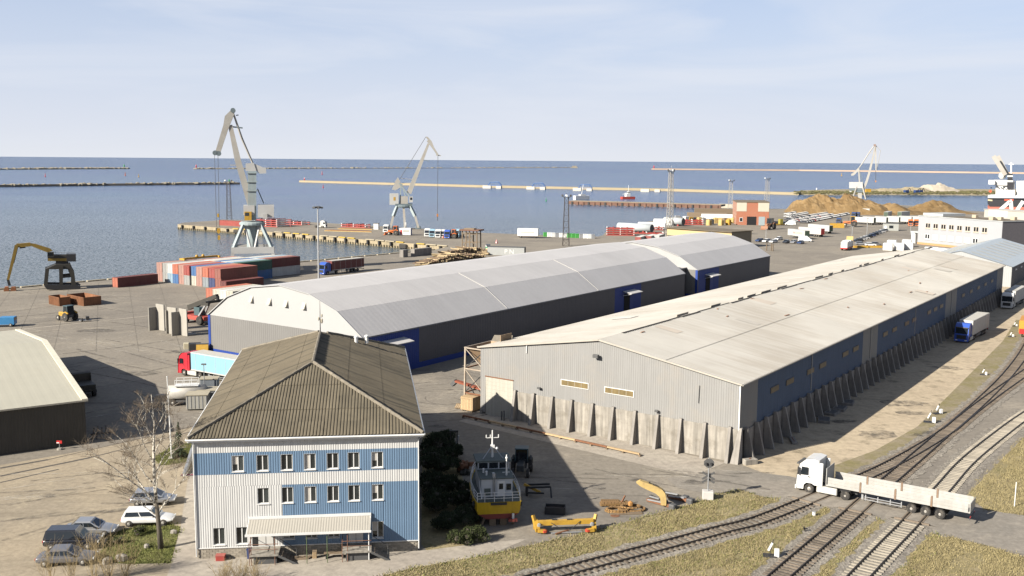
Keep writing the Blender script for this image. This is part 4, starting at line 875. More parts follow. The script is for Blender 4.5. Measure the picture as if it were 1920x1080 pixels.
def heading(p, q): return -bearing(Vector(p), Vector(q))
cabwhite = M('cab_white', (.66, .66, .64), .35, .04, 2, coat=.3, dirt=(.45, .42, .36), dirtamt=.3)
fl = lorry('flat', cabwhite, None, 'white articulated lorry with empty dropside trailer on the level crossing')
a_, b_ = gp(1517.4, 925.2), gp(1755.7, 972.9)        # near-side wheels
d_ = (b_-a_).normalized(); nrm = Vector((-d_.y, d_.x, 0)); nrm = nrm if nrm.y > 0 else -nrm
c_ = a_ + nrm*1.05; fl.location = (c_.x, c_.y, .05); fl.rotation_euler = (0, 0, heading(b_, a_))
cabblue = M('cab_blue', (.04, .10, .42), .35, .05, 2, coat=.3); cabred = M('cab_red', (.5, .03, .045), .35, .05, 2, coat=.3)
tarp_grey = M('tarpaulin_grey', (.42, .41, .39), .6, .06, 1); tarp_sky = M('tarpaulin_pale_blue', (.22, .42, .52), .55, .05, .8, streak=.05); tarp_white = M('tarpaulin_white', (.62, .62, .6), .5, .04, 1)
proto = lorry('box', cabwhite, tarp_grey, 'proto')
def put_lorry(front, rear, label, cab=cabwhite, body=tarp_grey, near=0, group=None):
    f, r = gp(*front), gp(*rear); return place(proto, (f.x, f.y, 0), heading(r, f), label, group, {'cab': cab, 'trailer_body': body, 'bumper': cab, 'side_deflector': cab, 'rear_door': body})
def put_lorry_az(front, az, label, cab=cabwhite, body=tarp_grey, group=None):
    f = gp(*front); return place(proto, (f.x, f.y, 0), -az, label, group, {'cab': cab, 'trailer_body': body, 'bumper': cab, 'side_deflector': cab, 'rear_door': body})
put_lorry_az((1805, 641), AZ+math.pi+.04, 'blue lorry with grey trailer parked in the buttress wall shade', cabblue, M('tarp_light', (.5, .49, .46), .6))
put_lorry_az((1889, 578), AZ+math.pi+.02, 'white lorry with pale trailer parked behind the blue lorry', cabwhite, M('tarp_light', (.5, .49, .46), .6))
put_lorry_az((357, 702), R(-57), 'red lorry with pale blue curtain trailer behind the office', cabred, tarp_sky)
# ================================================================= containers
def container_proto(L=12.19):
    t = thing('shipping_container', 'proto', 'container'); w, h = 2.44, 2.59; y0, y1 = -L/2, L/2
    b = MB()
    for s in (-1, 1): b.corr((s*(w/2-.05), y0+.1, 0), (0, 1, 0), (0, 0, 1), L-.2, h-.08, .14, .28, .036, N=(s, 0, 0))
    b.corr((-w/2+.08, y1-.04, 0), (1, 0, 0), (0, 0, 1), w-.16, h-.08, .14, .28, .036, N=(0, 1, 0))
    b.corr((-w/2+.06, y0+.08, h-.03), (0, 1, 0), (1, 0, 0), L-.16, w-.12, 0, .4, .02, N=(0, 0, 1))
    b.quad((-w/2+.1, y0+.06, .16), (w/2-.1, y0+.06, .16), (w/2-.1, y0+.06, h-.1), (-w/2+.1, y0+.06, h-.1)); b.build('body', None, t)
    f = MB()
    for sx in (-1, 1):
        for y in (y0, y1): f.box(sx*w/2-.08 if sx > 0 else -w/2-.02, sx*w/2+.02 if sx > 0 else -w/2+.08, y-(.02 if y < 0 else .08), y+(.08 if y < 0 else .02), 0, h)
        f.box(sx*w/2-.04, sx*w/2+.015, y0+.09, y1-.09, .02, .16); f.box(sx*w/2-.05, sx*w/2+.012, y0+.09, y1-.09, h-.1, h-.005)
    for y in (y0, y1):
        f.box(-w/2+.09, w/2-.09, y-.01, y+.05, h-.12, h-.004); f.box(-w/2+.09, w/2-.09, y-.01, y+.05, .02, .15)
    f.build('frame', None, t)
    for s in (-1, 1):
        d = MB().bbox(s*.56-.52, s*.56+.52, y0-.02, y0+.04, .17, h-.14, .015).build('door', None, t)
        bars = MB()
        for x in (-.28, .24): bars.tube([(s*.56+x, y0-.05, .14), (s*.56+x, y0-.05, h-.12)], .022, 5)
        bars.build('lock_bar', steel, d)
    for o in [t] + list(t.children):
        if o.type == 'MESH': o.data.materials.append(steel) if not o.data.materials else None
    return t
cproto = container_proto()
def cmat(nm, c): return M('container_'+nm, tuple(v*.82+.18*sum(c)/3 for v in c), .6, .12, .5, streak=.12, dirt=(.2, .13, .09), dirtamt=.3)
CC = dict(maroon=cmat('maroon', (.16, .035, .03)), red=cmat('red', (.36, .05, .035)), orange=cmat('orange', (.5, .12, .05)), pink=cmat('faded_red', (.42, .21, .16)), blue=cmat('blue', (.03, .14, .36)), navy=cmat('navy', (.03, .05, .16)),
          white=cmat('white', (.55, .55, .52)), cream=cmat('cream', (.5, .47, .38)), grey=cmat('grey', (.33, .33, .31)), sky=cmat('pale_blue', (.25, .38, .48)), green=cmat('green', (.035, .12, .09)), slate=cmat('slate', (.24, .28, .3)), rose=cmat('rust_red', (.30, .09, .06)))
word = dict(maroon='maroon', red='red', orange='orange', pink='faded pinkish-red', blue='bright blue', navy='navy blue', white='white', cream='cream', grey='grey', sky='pale blue', green='dark green', slate='slate grey', rose='rust red')
a2, b2 = Vector((math.sin(AZ), math.cos(AZ), 0)), Vector((-math.cos(AZ), math.sin(AZ), 0)); K0 = Vector((-76.22, 257.4, 0))
def put_container(da, db, lev, col, label, az=AZ, jit=.0, group='containers stacked on the quay'):
    p = K0 + a2*(da+6.1) + b2*db + Vector((0, 0, lev*2.60)); m = CC[col]
    return place(cproto, p, -az+jit, label, group, {'body': m, 'frame': m, 'door': m})
ords = ['nearest', 'second', 'third', 'fourth', 'fifth', 'sixth', 'seventh', 'eighth', 'ninth', 'tenth', 'eleventh']
top = ['rose', 'red', 'orange', 'pink', 'blue', 'red', 'pink', 'orange', 'white', 'grey', 'pink']
bot = ['rose', 'navy', 'slate', 'pink', 'cream', 'grey', 'pink', 'blue', 'sky', 'grey', 'pink']
rc = random.Random(2)
for i in range(11):
    j = rc.uniform(-.25, .25)
    put_container(j, 1.3+i*2.5, 0, bot[i], '%s container, bottom of the %s column of the front row' % (word[bot[i]], ords[i]), jit=rc.uniform(-.006, .006))
    put_container(j+rc.uniform(-.08, .08), 1.3+i*2.5, 1, top[i], '%s container, top of the %s column of the front row' % (word[top[i]], ords[i]), jit=rc.uniform(-.006, .006))
t2 = ['green', 'sky', 'white', 'blue', 'cream', 'white', 'pink']; b2c = ['blue', 'grey', 'navy', 'white', 'red', 'grey', 'pink']
for i in range(7):
    put_container(12.7, 9.8+i*2.5, 0, b2c[i], '%s container under the %s one, %s in the second row' % (word[b2c[i]], word[t2[i]], ords[i]))
    o = put_container(12.7+.1*(i % 3), 9.8+i*2.5, 1, t2[i], '%s container on top, %s in the second row' % (word[t2[i]], ords[i]))
    if i == 0: gtop_ = o
t3 = ['maroon', 'pink', 'sky', 'white']; b3 = ['white', 'slate', 'grey', 'red']
for i in range(4):
    o = put_container(25.3, 11.9+i*2.5, 0, b3[i], '%s container under the %s one, %s in the third row' % (word[b3[i]], word[t3[i]], ords[i])); 
    put_container(25.3, 11.9+i*2.5, 1, t3[i], '%s container on top, %s in the third row' % (word[t3[i]], ords[i]))
put_container(-2.5, -4.2, 0, 'maroon', 'single maroon container lying in front of the stacks')
put_container(-13.8, -13.2, 0, 'orange', 'orange-ended container beside the reach stacker'); 
for k, c in enumerate(('cream', 'white', 'cream')): put_container(-13.8, -15.75-2.5*k, 0, c, '%s container, %s to the right of the orange-ended one' % (word[c], ords[k]))
lp = gp(214, 537.2); lq = gp(223.1, 538.4); ln_ = (gp(223.1, 538.4)+gp(295, 532.2))/2
place(cproto, tuple(ln_ + b2*1.22), -AZ, 'lone dark maroon container near the quay edge left of the stacks', None, {'body': CC['maroon'], 'frame': CC['rose'], 'door': CC['orange']})
# yellow lifting spreader on the stacks
yel = M('machine_yellow', (.48, .285, .035), .6, .15, 2.5, dirt=RUST, dirtamt=.7); ochre = M('faded_yellow', (.5, .36, .14), .65, .15, 2.5, dirt=(.22, .14, .07), dirtamt=.7)
p = K0 + a2*14 + b2*26.6 + Vector((0, 0, 5.25)); sp = thing('lifting_spreader', 'yellow lifting spreader lying on top of the container stack', 'spreader', p, -AZ)
MB().box(-.3, .3, -6, 6, .1, .6).build('beam', yel, sp)
for y in (-6, 6): MB().box(-1.1, 1.1, y-.25, y+.25, 0, .5).build('end_beam', yel, sp)
for y in (-1.2, 1.0): MB().ball((0, y, .8), .45, 8).build('sheave', yel, sp)

# ================================================================= portal cranes (built on upright planes through their feet)
m_cr = M('crane_grey', (.30, .36, .37), .55, .1, .4, streak=.1, dirt=(.25, .2, .15), dirtamt=.3); m_crl = M('crane_light', (.38, .365, .33), .55, .1, .3, dirt=(.3, .22, .15), dirtamt=.35)
m_crw = M('crane_white', (.47, .47, .455), .5, .06, .4, dirt=(.35, .28, .2), dirtamt=.3); m_crd = M('crane_dark_grey', (.13, .165, .18), .6, .1, .4); m_rope = M('wire_rope', (.06, .06, .065), .6)  # dark grey for bogies, slew rings and other fittings
class Rig:
    """parts given as photo points on the crane's own upright plane"""
    def __init__(s, t, foot, az=None): s.t = t; s.pl = Upright(foot, az); t.location = foot; t.rotation_euler = (0, 0, -s.pl.az)
    def P(s, x, y, d=0.0): u, z = s.pl(x, y); return Vector((u, d, z))
    def beam(s, name, p, q, w, h, mat, w2=None, h2=None, d=0, parent=None): return MB().beam(s.P(*p, d), s.P(*q, d), w, h, w2, h2).build(name, mat, parent or s.t)
    def tube(s, name, pts, r, mat, d=0, parent=None, n=6): return MB().tube([s.P(*p, d) for p in pts], r, n).build(name, mat, parent or s.t)
    def plate(s, name, pts, d0, d1, mat, parent=None):
        P = [s.P(*p) for p in pts]; return MB().prism([(q.x, q.z) for q in P], d0, d1).build(name, mat, parent or s.t)
    def box(s, name, x0, y0, x1, y1, d0, d1, mat, parent=None): return s.plate(name, [(x0, y1), (x1, y1), (x1, y0), (x0, y0)], d0, d1, mat, parent)
f1 = gp(475, 507); c1 = thing('harbour_crane', 'tall pale grey portal crane with folded jib standing behind the container stacks', 'crane', group='portal cranes on the quays'); r1 = Rig(c1, f1)
q1 = lambda x, y: (380+x/3.6, 190+y/3.6)
# portal: four legs, sill beams, ring
zr = r1.P(*q1(340, 830)).z; zs = r1.P(*q1(340, 985)).z
for sx in (-1, 1):
    for sy in (-1, 1):
        MB().beam((sx*2.6, sy*2.6, zr), (sx*5.6, sy*5.2, zs), .75, .8).build('portal_leg', m_cr, c1)
        MB().beam((sx*5.6, sy*5.2, zs), (sx*6.6, sy*5.2, 1.2), .9, .9).build('portal_foot', m_crw, c1)
        MB().beam((sx*2.2, sy*2.0, zr), (sx*.5, sy*5.2, zs), .4, .45).build('portal_brace', m_crw, c1)
        MB().bbox(sx*6.6-1.6, sx*6.6+1.6, sy*5.2-.5, sy*5.2+.5, 0, 1.2, .2).build('bogie', m_crd, c1)
for sy in (-1, 1): MB().box(-6.2, 6.2, sy*5.2-.5, sy*5.2+.5, zs-1.4, zs+.5).build('sill_beam', m_crw, c1)
for sx in (-1, 1): MB().box(sx*5.8-.5, sx*5.8+.5, -4.7, 4.7, zs-1.3, zs+.4).build('sill_beam', m_cr, c1)
MB().tube([(0, 0, zs), (0, 0, zr)], 1.7, 12).build('portal_column', m_cr, c1); MB().lathe([(3.6, zr-.3), (3.8, zr), (3.8, zr+.5), (3.2, zr+.9)], n=20).build('slew_ring', m_cr, c1)
r1.box('tower', *q1(305, 470), *q1(362, 800), -1.6, 1.6, m_cr); 
for k, y in enumerate((480, 540, 600)): r1.box('platform', *q1(297, y), *q1(370, y+6), -1.9, 1.9, m_cr)
r1.box('machine_house', *q1(372, 697), *q1(480, 780), -2.6, 2.6, m_crw); r1.box('front_block', *q1(275, 700), *q1(350, 765), -1.9, 1.9, m_crw)
cb_ = r1.box('driver_cab', *q1(282, 742), *q1(330, 800), -2.6, -.6, yel); r1.box('cab_window', *q1(286, 748), *q1(312, 770), -2.64, -2.605, glass, cb_)
r1.box('tank', *q1(405, 755), *q1(435, 788), -3.1, -2.65, m_crw)
j = r1.beam('jib', q1(325, 700), q1(238, 400), 1.9, 1.9, m_crl, 1.8, 1.9); r1.beam('jib_upper', q1(238, 402), q1(186, 160), 1.8, 1.8, m_crl, 1.2, 1.1, parent=j)
r1.beam('jib_walkway', q1(185, 430), q1(260, 432), 1.6, .25, m_crl, parent=j)
fj = r1.plate('fly_jib', [q1(190, 60), q1(216, 62), q1(212, 90), q1(172, 190), q1(118, 352), q1(100, 362), q1(86, 340), q1(140, 160), q1(150, 100)], -.8, .8, m_crl)
for x, y in ((84, 348), (108, 352), (205, 62)): MB().tube([r1.P(*q1(x, y), -1), r1.P(*q1(x, y), 1)], .75, 10).build('sheave', m_crd, fj)
r1.beam('tie_link', q1(186, 170), q1(270, 180), .5, .4, m_crd); r1.tube('back_tie', [q1(208, 85), q1(262, 250), q1(340, 425)], .28, m_crl); r1.tube('back_tie', [q1(214, 90), q1(270, 250), q1(345, 425)], .12, m_crl, .9)
r1.beam('tie_spreader', q1(225, 95), q1(242, 92), .4, .3, m_crd)
hd = r1.plate('tower_head', [q1(290, 470), q1(290, 420), q1(345, 415), q1(362, 470)], -1.5, 1.5, m_crw)
cw = r1.plate('counterweight_arm', [q1(335, 425), q1(352, 422), q1(405, 445), q1(428, 448), q1(428, 486), q1(385, 488), q1(345, 455)], -1.3, 1.3, m_crw)
r1.beam('ladder', q1(370, 590), q1(412, 688), .5, .3, m_crd)
for dx in (80, 103): r1.tube('hoist_rope', [q1(dx, 355), q1(dx+14 if dx < 90 else dx+10, 850)], .07, m_rope)
r1.box('upper_hook_block', *q1(98, 758), *q1(110, 782), -.4, .4, yel); hk = r1.plate('hook_block', [q1(96, 860), q1(118, 855), q1(120, 880), q1(110, 895), q1(98, 885)], -.6, .6, yel)
r1.box('hook_swivel', *q1(102, 905), *q1(118, 935), -.4, .4, yel, hk); r1.tube('hook_shank', [q1(110, 892), q1(110, 908)], .12, m_rope, parent=hk)
r1.tube('sling', [q1(106, 935), q1(96, 970)], .06, m_rope, parent=hk); r1.tube('sling', [q1(114, 935), q1(128, 970)], .06, m_rope, parent=hk)

f2_ = gp(757, 428.5); c2 = thing('harbour_crane', 'portal crane with raised slim jib standing on the middle of the pier', 'crane', group='portal cranes on the quays'); r2_ = Rig(c2, f2_)
zr = r2_.P(*q1(1350, 708)).z; zm = r2_.P(*q1(1350, 760)).z
xl = r2_.P(*q1(1268, 845)).x; xr = r2_.P(*q1(1455, 850)).x
for sx, xx in ((-1, xl), (1, xr)):
    for sy in (-1, 1): 
        MB().beam((sx*3.2, sy*2.6, zr), (xx*.78, sy*4.4, zm-1), 1.1, 1.3).build('portal_leg', m_cr, c2); MB().beam((xx*.78, sy*4.4, zm-.8), (xx, sy*4.8, .6), 1.1, 1.1).build('portal_foot', m_crl, c2)
        MB().bbox(xx-1.3, xx+1.3, sy*4.8-.5, sy*4.8+.5, 0, .9, .2).build('bogie', m_crd, c2)
MB().beam((0, -3, zr), (.6, -4.5, .5), 1.1, 1.2).build('portal_leg', m_crl, c2)
MB().wheel((1.0, -5.2, 2.0), 1.5, .8, 14).build('cable_reel', m_crw, c2)
MB().lathe([(4.2, zr-.6), (4.4, zr), (3.6, zr+.8)], n=18).build('slew_ring', m_crd, c2)
mh = r2_.box('machine_house', *q1(1262, 622), *q1(1322, 697), -2.6, 2.6, m_crw); r2_.box('house_door', *q1(1288, 645), *q1(1302, 668), -2.66, -2.605, yel, mh)
r2_.box('slew_platform', *q1(1300, 690), *q1(1415, 708), -2.8, 2.8, m_crd); r2_.box('winch_house', *q1(1335, 640), *q1(1385, 690), -2, 2, m_crl)
cb_ = r2_.box('driver_cab', *q1(1395, 642), *q1(1418, 680), -2.4, -.4, m_crw); r2_.box('cab_window', *q1(1400, 648), *q1(1414, 664), -2.45, -2.405, glass, cb_)
for d in (-1.4, 1.4):
    r2_.beam('a_frame', q1(1330, 690), q1(1340, 555), .6, .6, m_cr, d=d); r2_.beam('a_frame', q1(1395, 640), q1(1325, 550), .7, .7, m_cr, d=d); r2_.beam('a_frame', q1(1380, 690), q1(1345, 560), .5, .5, m_cr, d=d)
r2_.plate('counterweight', [q1(1278, 595), q1(1300, 540), q1(1318, 512), q1(1335, 545), q1(1335, 580), q1(1300, 600)], -1.5, 1.5, m_crl)
j = r2_.beam('jib', q1(1392, 620), q1(1525, 285), 2.4, 2.4, m_crl, 1.1, 1.1); r2_.beam('jib_platform', q1(1470, 390), q1(1530, 405), 1.5, .3, m_crd, parent=j)
fj = r2_.plate('fly_jib', [q1(1503, 238), q1(1520, 240), q1(1546, 270), q1(1562, 310), q1(1592, 358), q1(1586, 370), q1(1552, 320), q1(1530, 290), q1(1512, 268), q1(1522, 262)], -.7, .7, m_crl); r2_.beam('tip_beam', q1(1575, 362), q1(1608, 367), .8, .5, m_crl, parent=fj)
for d in (-.8, .8): r2_.tube('tie_rope', [q1(1505, 242), q1(1330, 525)], .13, m_rope, d)
r2_.tube('tie_rope', [q1(1340, 520), q1(1440, 530)], .12, m_crl); r2_.tube('tie_rope', [q1(1345, 552), q1(1430, 550)], .12, m_crl)
r2_.tube('hoist_rope', [q1(1588, 370), q1(1585, 760)], .12, m_rope); r2_.box('hook_block', *q1(1580, 760), *q1(1590, 778), -.5, .5, M('hook_orange', (.5, .18, .03), .6)); r2_.tube('hook_shank', [q1(1585, 778), q1(1585, 805)], .16, m_rope)

f3 = gp(1611, 373); c3 = thing('harbour_crane', 'far portal crane with white machine house behind the sawdust heap', 'crane', group='portal cranes on the quays'); r3 = Rig(c3, f3)
q3 = lambda x, y: (1560+x/5.333, 250+y/5.333)
r3.box('machine_house', *q3(172, 487), *q3(308, 548), -3, 3, m_crw); r3.box('house_plinth', *q3(175, 550), *q3(330, 570), -2.6, 2.6, m_crd); r3.box('counter_leg', *q3(175, 560), *q3(195, 585), -2, 2, m_crw)
r3.box('portal_column', *q3(258, 575), *q3(298, 650), -2.2, 2.2, m_crl); r3.box('slew_ring', *q3(240, 572), *q3(318, 588), -3, 3, m_crd)
for sx in (-1, 1):
    for sy in (-1, 1): MB().beam((sx*2.5, sy*2.5, 12), (sx*6, sy*5, 0), 1.0).build('portal_leg', m_crl, c3)
for d in (-1.5, 1.5): r3.beam('tower', q3(275, 490), q3(266, 352), 1.2, 1.5, m_crl, d=d); r3.beam('a_frame', q3(318, 530), q3(275, 380), .7, .7, m_crd, d=d)
j = r3.plate('jib', [q3(308, 545), q3(338, 470), q3(360, 400), q3(410, 205), q3(428, 115), q3(440, 118), q3(425, 210), q3(385, 390), q3(355, 490), q3(330, 548)], -1.2, 1.2, m_crl)
r3.plate('counterweight_arm', [q3(268, 340), q3(275, 362), q3(220, 420), q3(192, 425), q3(192, 405), q3(215, 392)], -1.4, 1.4, m_crl)
r3.tube('back_tie', [q3(418, 130), q3(370, 195), q3(300, 305), q3(268, 350)], .55, m_crl); r3.beam('tie_spreader', q3(365, 193), q3(395, 195), .8, .8, m_crl)
fj = r3.beam('fly_jib', q3(436, 120), q3(440, 370), 1.2, 1.5, m_crl, 1, 2.6); r3.tube('fly_tie', [q3(440, 125), q3(484, 172), q3(448, 365)], .3, m_crl)
r3.tube('hoist_rope', [q3(437, 370), q3(437, 480)], .25, m_rope); r3.box('hook_block', *q3(431, 472), *q3(442, 488), -.7, .7, M('hook_orange', (.5, .18, .03), .6)); r3.box('jib_head', *q3(416, 108), *q3(440, 130), -1.4, 1.4, M('head_brown', (.25, .18, .15), .7))

# ================================================================= material handler on gantry tracks
fh = gp(118, 541); hd_ = thing('material_handler', 'dark gantry material handler with long yellow bent boom on the left quay', 'material handler'); rh = Rig(hd_, fh)
qh = lambda x, y: (x/4.5, 420+y/4.5)
olive = M('oily_steel', (.04, .037, .03), .6, .3, 1); booy = M('boom_ochre', (.26, .17, .03), .6, .2, 1, dirt=(.08, .06, .03), dirtamt=.5)
b1 = rh.plate('boom', [qh(400, 238), qh(330, 212), qh(255, 180), qh(245, 160), qh(300, 168), qh(420, 205), qh(445, 225)], -.45, .45, booy); rh.beam('boom_tip', qh(258, 172), qh(140, 182), .85, .95, booy, parent=b1)
rh.beam('boom_ram', qh(420, 235), qh(300, 185), .35, .35, black, d=.7, parent=b1); rh.beam('boom_ram', qh(215, 195), qh(165, 200), .4, .4, black, parent=b1)
st_ = rh.beam('stick', qh(140, 178), qh(68, 470), .8, 1.4, booy, .6, .8); rh.beam('stick_ram', qh(148, 195), qh(115, 330), .3, .3, black, parent=st_)
gr = rh.beam('grab_head', qh(68, 470), qh(82, 520), .6, .6, black)
for k, (x0, x1) in enumerate(((32, 78), (88, 138))): rh.plate('grab_shell', [qh(x0+8, 530), qh(x1-8, 528), qh(x1, 560), qh(x1-6, 582), qh(x0+4, 584), qh(x0, 556)], -.9, .9, M('grab_rust', (.3, .12, .05), .8, .25))
up_ = rh.box('upper_body', *qh(402, 258), *qh(638, 305), -1.5, 1.5, olive); rh.box('side_stripe', *qh(405, 285), *qh(560, 308), -1.56, -1.51, booy, up_); rh.box('engine_cover', *qh(560, 252), *qh(640, 312), -1.6, 1.6, black)
cb_ = rh.box('cab', *qh(400, 232), *qh(455, 275), -2.0, -.8, olive); rh.box('cab_window', *qh(404, 238), *qh(440, 262), -2.04, -2.005, glass, cb_)
for x in (470, 520, 585): rh.beam('railing', qh(x, 258), qh(x, 235), .06, .06, steel)
rh.tube('railing', [qh(460, 238), qh(640, 240)], .05, steel)
rh.plate('gantry_deck', [qh(380, 375), qh(470, 335), qh(590, 330), qh(610, 372)], -2.6, 2.6, olive); rh.box('slew_ring', *qh(470, 312), *qh(575, 335), -1.4, 1.4, black)
for d in (-2.4, 2.4):
    rh.beam('gantry_leg', qh(515, 345), qh(515, 520), 1.0, 1.5, olive, .8, 1.0, d=d); rh.plate('gantry_leg', [qh(560, 335), qh(590, 340), qh(625, 400), qh(640, 510), qh(600, 515), qh(600, 440), qh(575, 385)], d-.5, d+.5, olive); rh.beam('gantry_leg', qh(400, 370), qh(385, 510), .9, .9, olive, d=d)
    rh.beam('cross_tie', qh(515, 440), qh(605, 430), .5, .5, olive, d=d)
    c = rh.plate('crawler_track', [qh(375, 515), qh(400, 500), qh(660, 505), qh(682, 520), qh(665, 540), qh(400, 542)], d-.6, d+.6, black)

# ================================================================= lamp posts and lattice masts
p = gp(598, 531); lp_ = thing('light_mast', 'tall slim steel lamp post beside the blue container lorry', 'light mast', p); up = Upright(p); zt = up(598, 388)[1]
MB().tube([(0, 0, 0), (0, 0, zt)], [.3, .16], 8).build('pole', steel, lp_); MB().lathe([(1.0, zt-.1), (1.1, zt), (.4, zt+.25)], n=10).build('head_ring', darkgrey, lp_)
for k in range(6):
    a = k*math.pi/3; f = MB().bbox(-.28, .28, -.2, .2, -.2, .2, .05).build('floodlight', darkgrey, lp_); f.location = (1.15*math.cos(a), 1.15*math.sin(a), zt-.15); f.rotation_euler = (.5, 0, a)
def lattice(x, yb, yt, w0, w1, lab, mat, heads=4, base=None):
    p = gp(x, yb); t = thing('lattice_mast', lab, 'lattice mast', p, rnd.uniform(0, .8), 'lattice light masts'); zt = Upright(p)(x, yt)[1]
    leg = MB(); n = max(5, int(zt/2.2))
    def c(k, i): f = k/n; w = w0+(w1-w0)*f; sx, sy = ((-1, -1), (1, -1), (1, 1), (-1, 1))[i % 4]; return Vector((sx*w/2, sy*w/2, zt*f))
    for i in range(4): MB().beam(c(0, i), c(n, i), .16*max(1, zt/22), None).build('leg', mat, t)
    br = MB()
    for k in range(n):
        for i in range(4):
            br.beam(c(k, i), c(k+1, i+1), .1*max(1, zt/25)); 
            if k: br.beam(c(k, i), c(k, i+1), .1*max(1, zt/25))
    br.build('bracing', mat, t); MB().box(-w1*.9, w1*.9, -w1*.9, w1*.9, zt, zt+.2).build('platform', darkgrey, t)
    for h in range(heads):
        a = h*2*math.pi/heads; f = MB().bbox(-.4, .4, -.3, .3, -.35, .35, .08).build('floodlight', white if h % 2 else darkgrey, t); f.location = (w1*1.1*math.cos(a), w1*1.1*math.sin(a), zt+.7); f.rotation_euler = (.4, 0, a)
    MB().tube([(0, 0, zt+.2), (0, 0, zt*1.09)], .06*max(1, zt/22), 5).build('lightning_rod', mat, t); return t
lattice(1061, 461, 370, 2.6, 1.5, 'dark lattice light mast standing by the green bins on the quay', M('mast_brown', (.07, .06, .055), .6))
lattice(1255, 446, 322, 2.4, 1.3, 'tall pale lattice light mast rising behind the yellow low building', M('mast_grey', (.4, .38, .34), .6))
lattice(1369, 396, 340, 3.0, 1.8, 'left of two lattice masts above the brick building', M('mast_grey', (.4, .38, .34), .6), 3); lattice(1437, 392, 336, 3.0, 1.8, 'right of two lattice masts above the brick building', M('mast_grey', (.4, .38, .34), .6), 3)
lattice(430, 412, 341, 2.6, 1.6, 'dark lattice mast on the pier behind the tall crane', M('mast_brown', (.07, .06, .055), .6), 2)
# ================================================================= yellow workboat on the hard
p = gp(935, 989); bt = thing('work_boat', 'yellow-hulled workboat with grey superstructure propped up beside the office', 'boat', p, R(8))
m_hy = M('hull_yellow', (.55, .36, .015), .4, .06, 1, dirt=(.28, .16, .04), dirtamt=.55, streak=.15); m_hr = M('hull_red', (.22, .05, .04), .7, .15, 1); m_deck = M('deck_green_grey', (.10, .12, .11), .7, .15, 1); m_sup = M('boat_white', (.5, .52, .54), .5, .05, 1)
st = [(0, 2.05, 2.45), (1.5, 2.2, 2.4), (3.5, 2.25, 2.4), (5.5, 2.15, 2.5), (7.5, 1.7, 2.8), (9.2, .95, 3.2), (10.4, .1, 3.6)]
def hull(z0f, z1f, mat, nm):
    rings = []
    for y, w, zd in st:
        kz = .75 if y < 7 else .75+(y-7)*.3
        def pt(f, s):
            z = kz+(zd-kz)*f; wf = w*(.55+.45*min(1, f/.35)) if f < .35 else w*(1+.0*f); return (s*wf, y+(.25*(1-f) if y < .1 else 0)-(.0 if y < 9 else (1-f)*1.2), z)
        fs = [z0f+(z1f-z0f)*k/3 for k in range(4)]
        rings.append([pt(f, -1) for f in reversed(fs)] + [pt(f, 1) for f in fs])
    MB().loft(rings).build(nm, mat, bt)
hull(.30, 1, m_hy, 'hull'); hull(0, .295, m_hr, 'keel_band')
dk = MB(); dk.quad(*([(-w+.08, y+.05 if y < .1 else y, z-.0+.01) for y, w, z in st] + [(w-.08, y+.05 if y < .1 else y, z+.01) for y, w, z in reversed(st)])); dk.build('deck', m_deck, bt)
MB().box(-.75, .75, -.12, .02, 2.2, 2.42).build('stern_fender', black, bt)
for s in (-1, 1):
    MB().tube([(s*w, y, z+.03) for y, w, z in st], .07, 6).build('rubbing_strake', m_hy, bt)
    for hz in (.35, .62, .9): MB().tube([(s*(w-.05), y+.05, z+hz) for y, w, z in st[:6]], .028, 5).build('rail', white, bt)
    for y, w, z in st[:6]: MB().tube([(s*(w-.05), y+.05, z), (s*(w-.05), y+.05, z+.9)], .03, 5).build('stanchion', white, bt)
for hz in (.35, .62, .9): MB().tube([(-2.0, .08, 2.45+hz), (2.0, .08, 2.45+hz)], .028, 5).build('rail', white, bt)
for x in (-1.3, -.4, .5, 1.3): MB().tube([(x, .08, 2.45), (x, .08, 3.35)], .03, 5).build('stanchion', white, bt)
hs = MB().bbox(-1.5, 1.5, 1.5, 4.2, 2.42, 4.2, .06).build('aft_cabin', m_sup, bt); MB().box(-1.62, 1.62, 1.38, 4.2, 4.2, 4.3).build('cabin_roof', m_deck, hs)
MB().box(.05, .75, 1.46, 1.497, 2.5, 4.0).build('door', white, hs); MB().box(.2, .58, 1.43, 1.458, 3.2, 3.75).build('door_window', glass, hs); MB().box(.9, 1.35, 1.46, 1.497, 3.1, 3.7).build('window', glass, hs); MB().box(-1.2, -.6, 1.46, 1.497, 2.55, 3.3).build('locker', m_deck, hs)
for x in (-.35, -.2): MB().tube([(x, 1.42, 2.45), (x, 1.42, 4.75)], .05, 6).build('exhaust_pipe', steel, hs)
wh_ = MB().bbox(-1.55, 1.55, 4.22, 6.4, 2.5, 5.05, .08).build('wheelhouse', m_sup, bt); MB().bbox(-1.75, 1.75, 4.0, 6.6, 5.05, 5.2, .05).build('wheelhouse_roof', m_deck, wh_)
for x in (-1.0, 0, 1.0): MB().box(x-.42, x+.42, 4.17, 4.212, 4.4, 4.95).build('window', glass, wh_)
for s in (-1, 1):
    for y in (4.7, 5.6): MB().box(s*1.56-.01, s*1.56+.02, y-.35, y+.35, 4.3, 4.9).build('window', glass, wh_)
ms = MB().tube([(0, 5.2, 5.2), (0, 5.2, 7.9)], [.12, .06], 8).build('mast', white, bt); MB().beam((-.6, 5.2, 7.15), (.6, 5.2, 7.15), .06).build('crosstree', white, ms)
for x in (-.6, -.2, .6): MB().tube([(x, 5.2, 7.15), (x, 5.2, 7.45)], .05, 5).build('aerial', white, ms)
MB().beam((-.2, 5.1, 6.3), (.2, 5.1, 6.3), .3, .3).build('radar', white, ms); MB().ball((.4, 5.1, 6.1), .17).build('radome', white, ms)
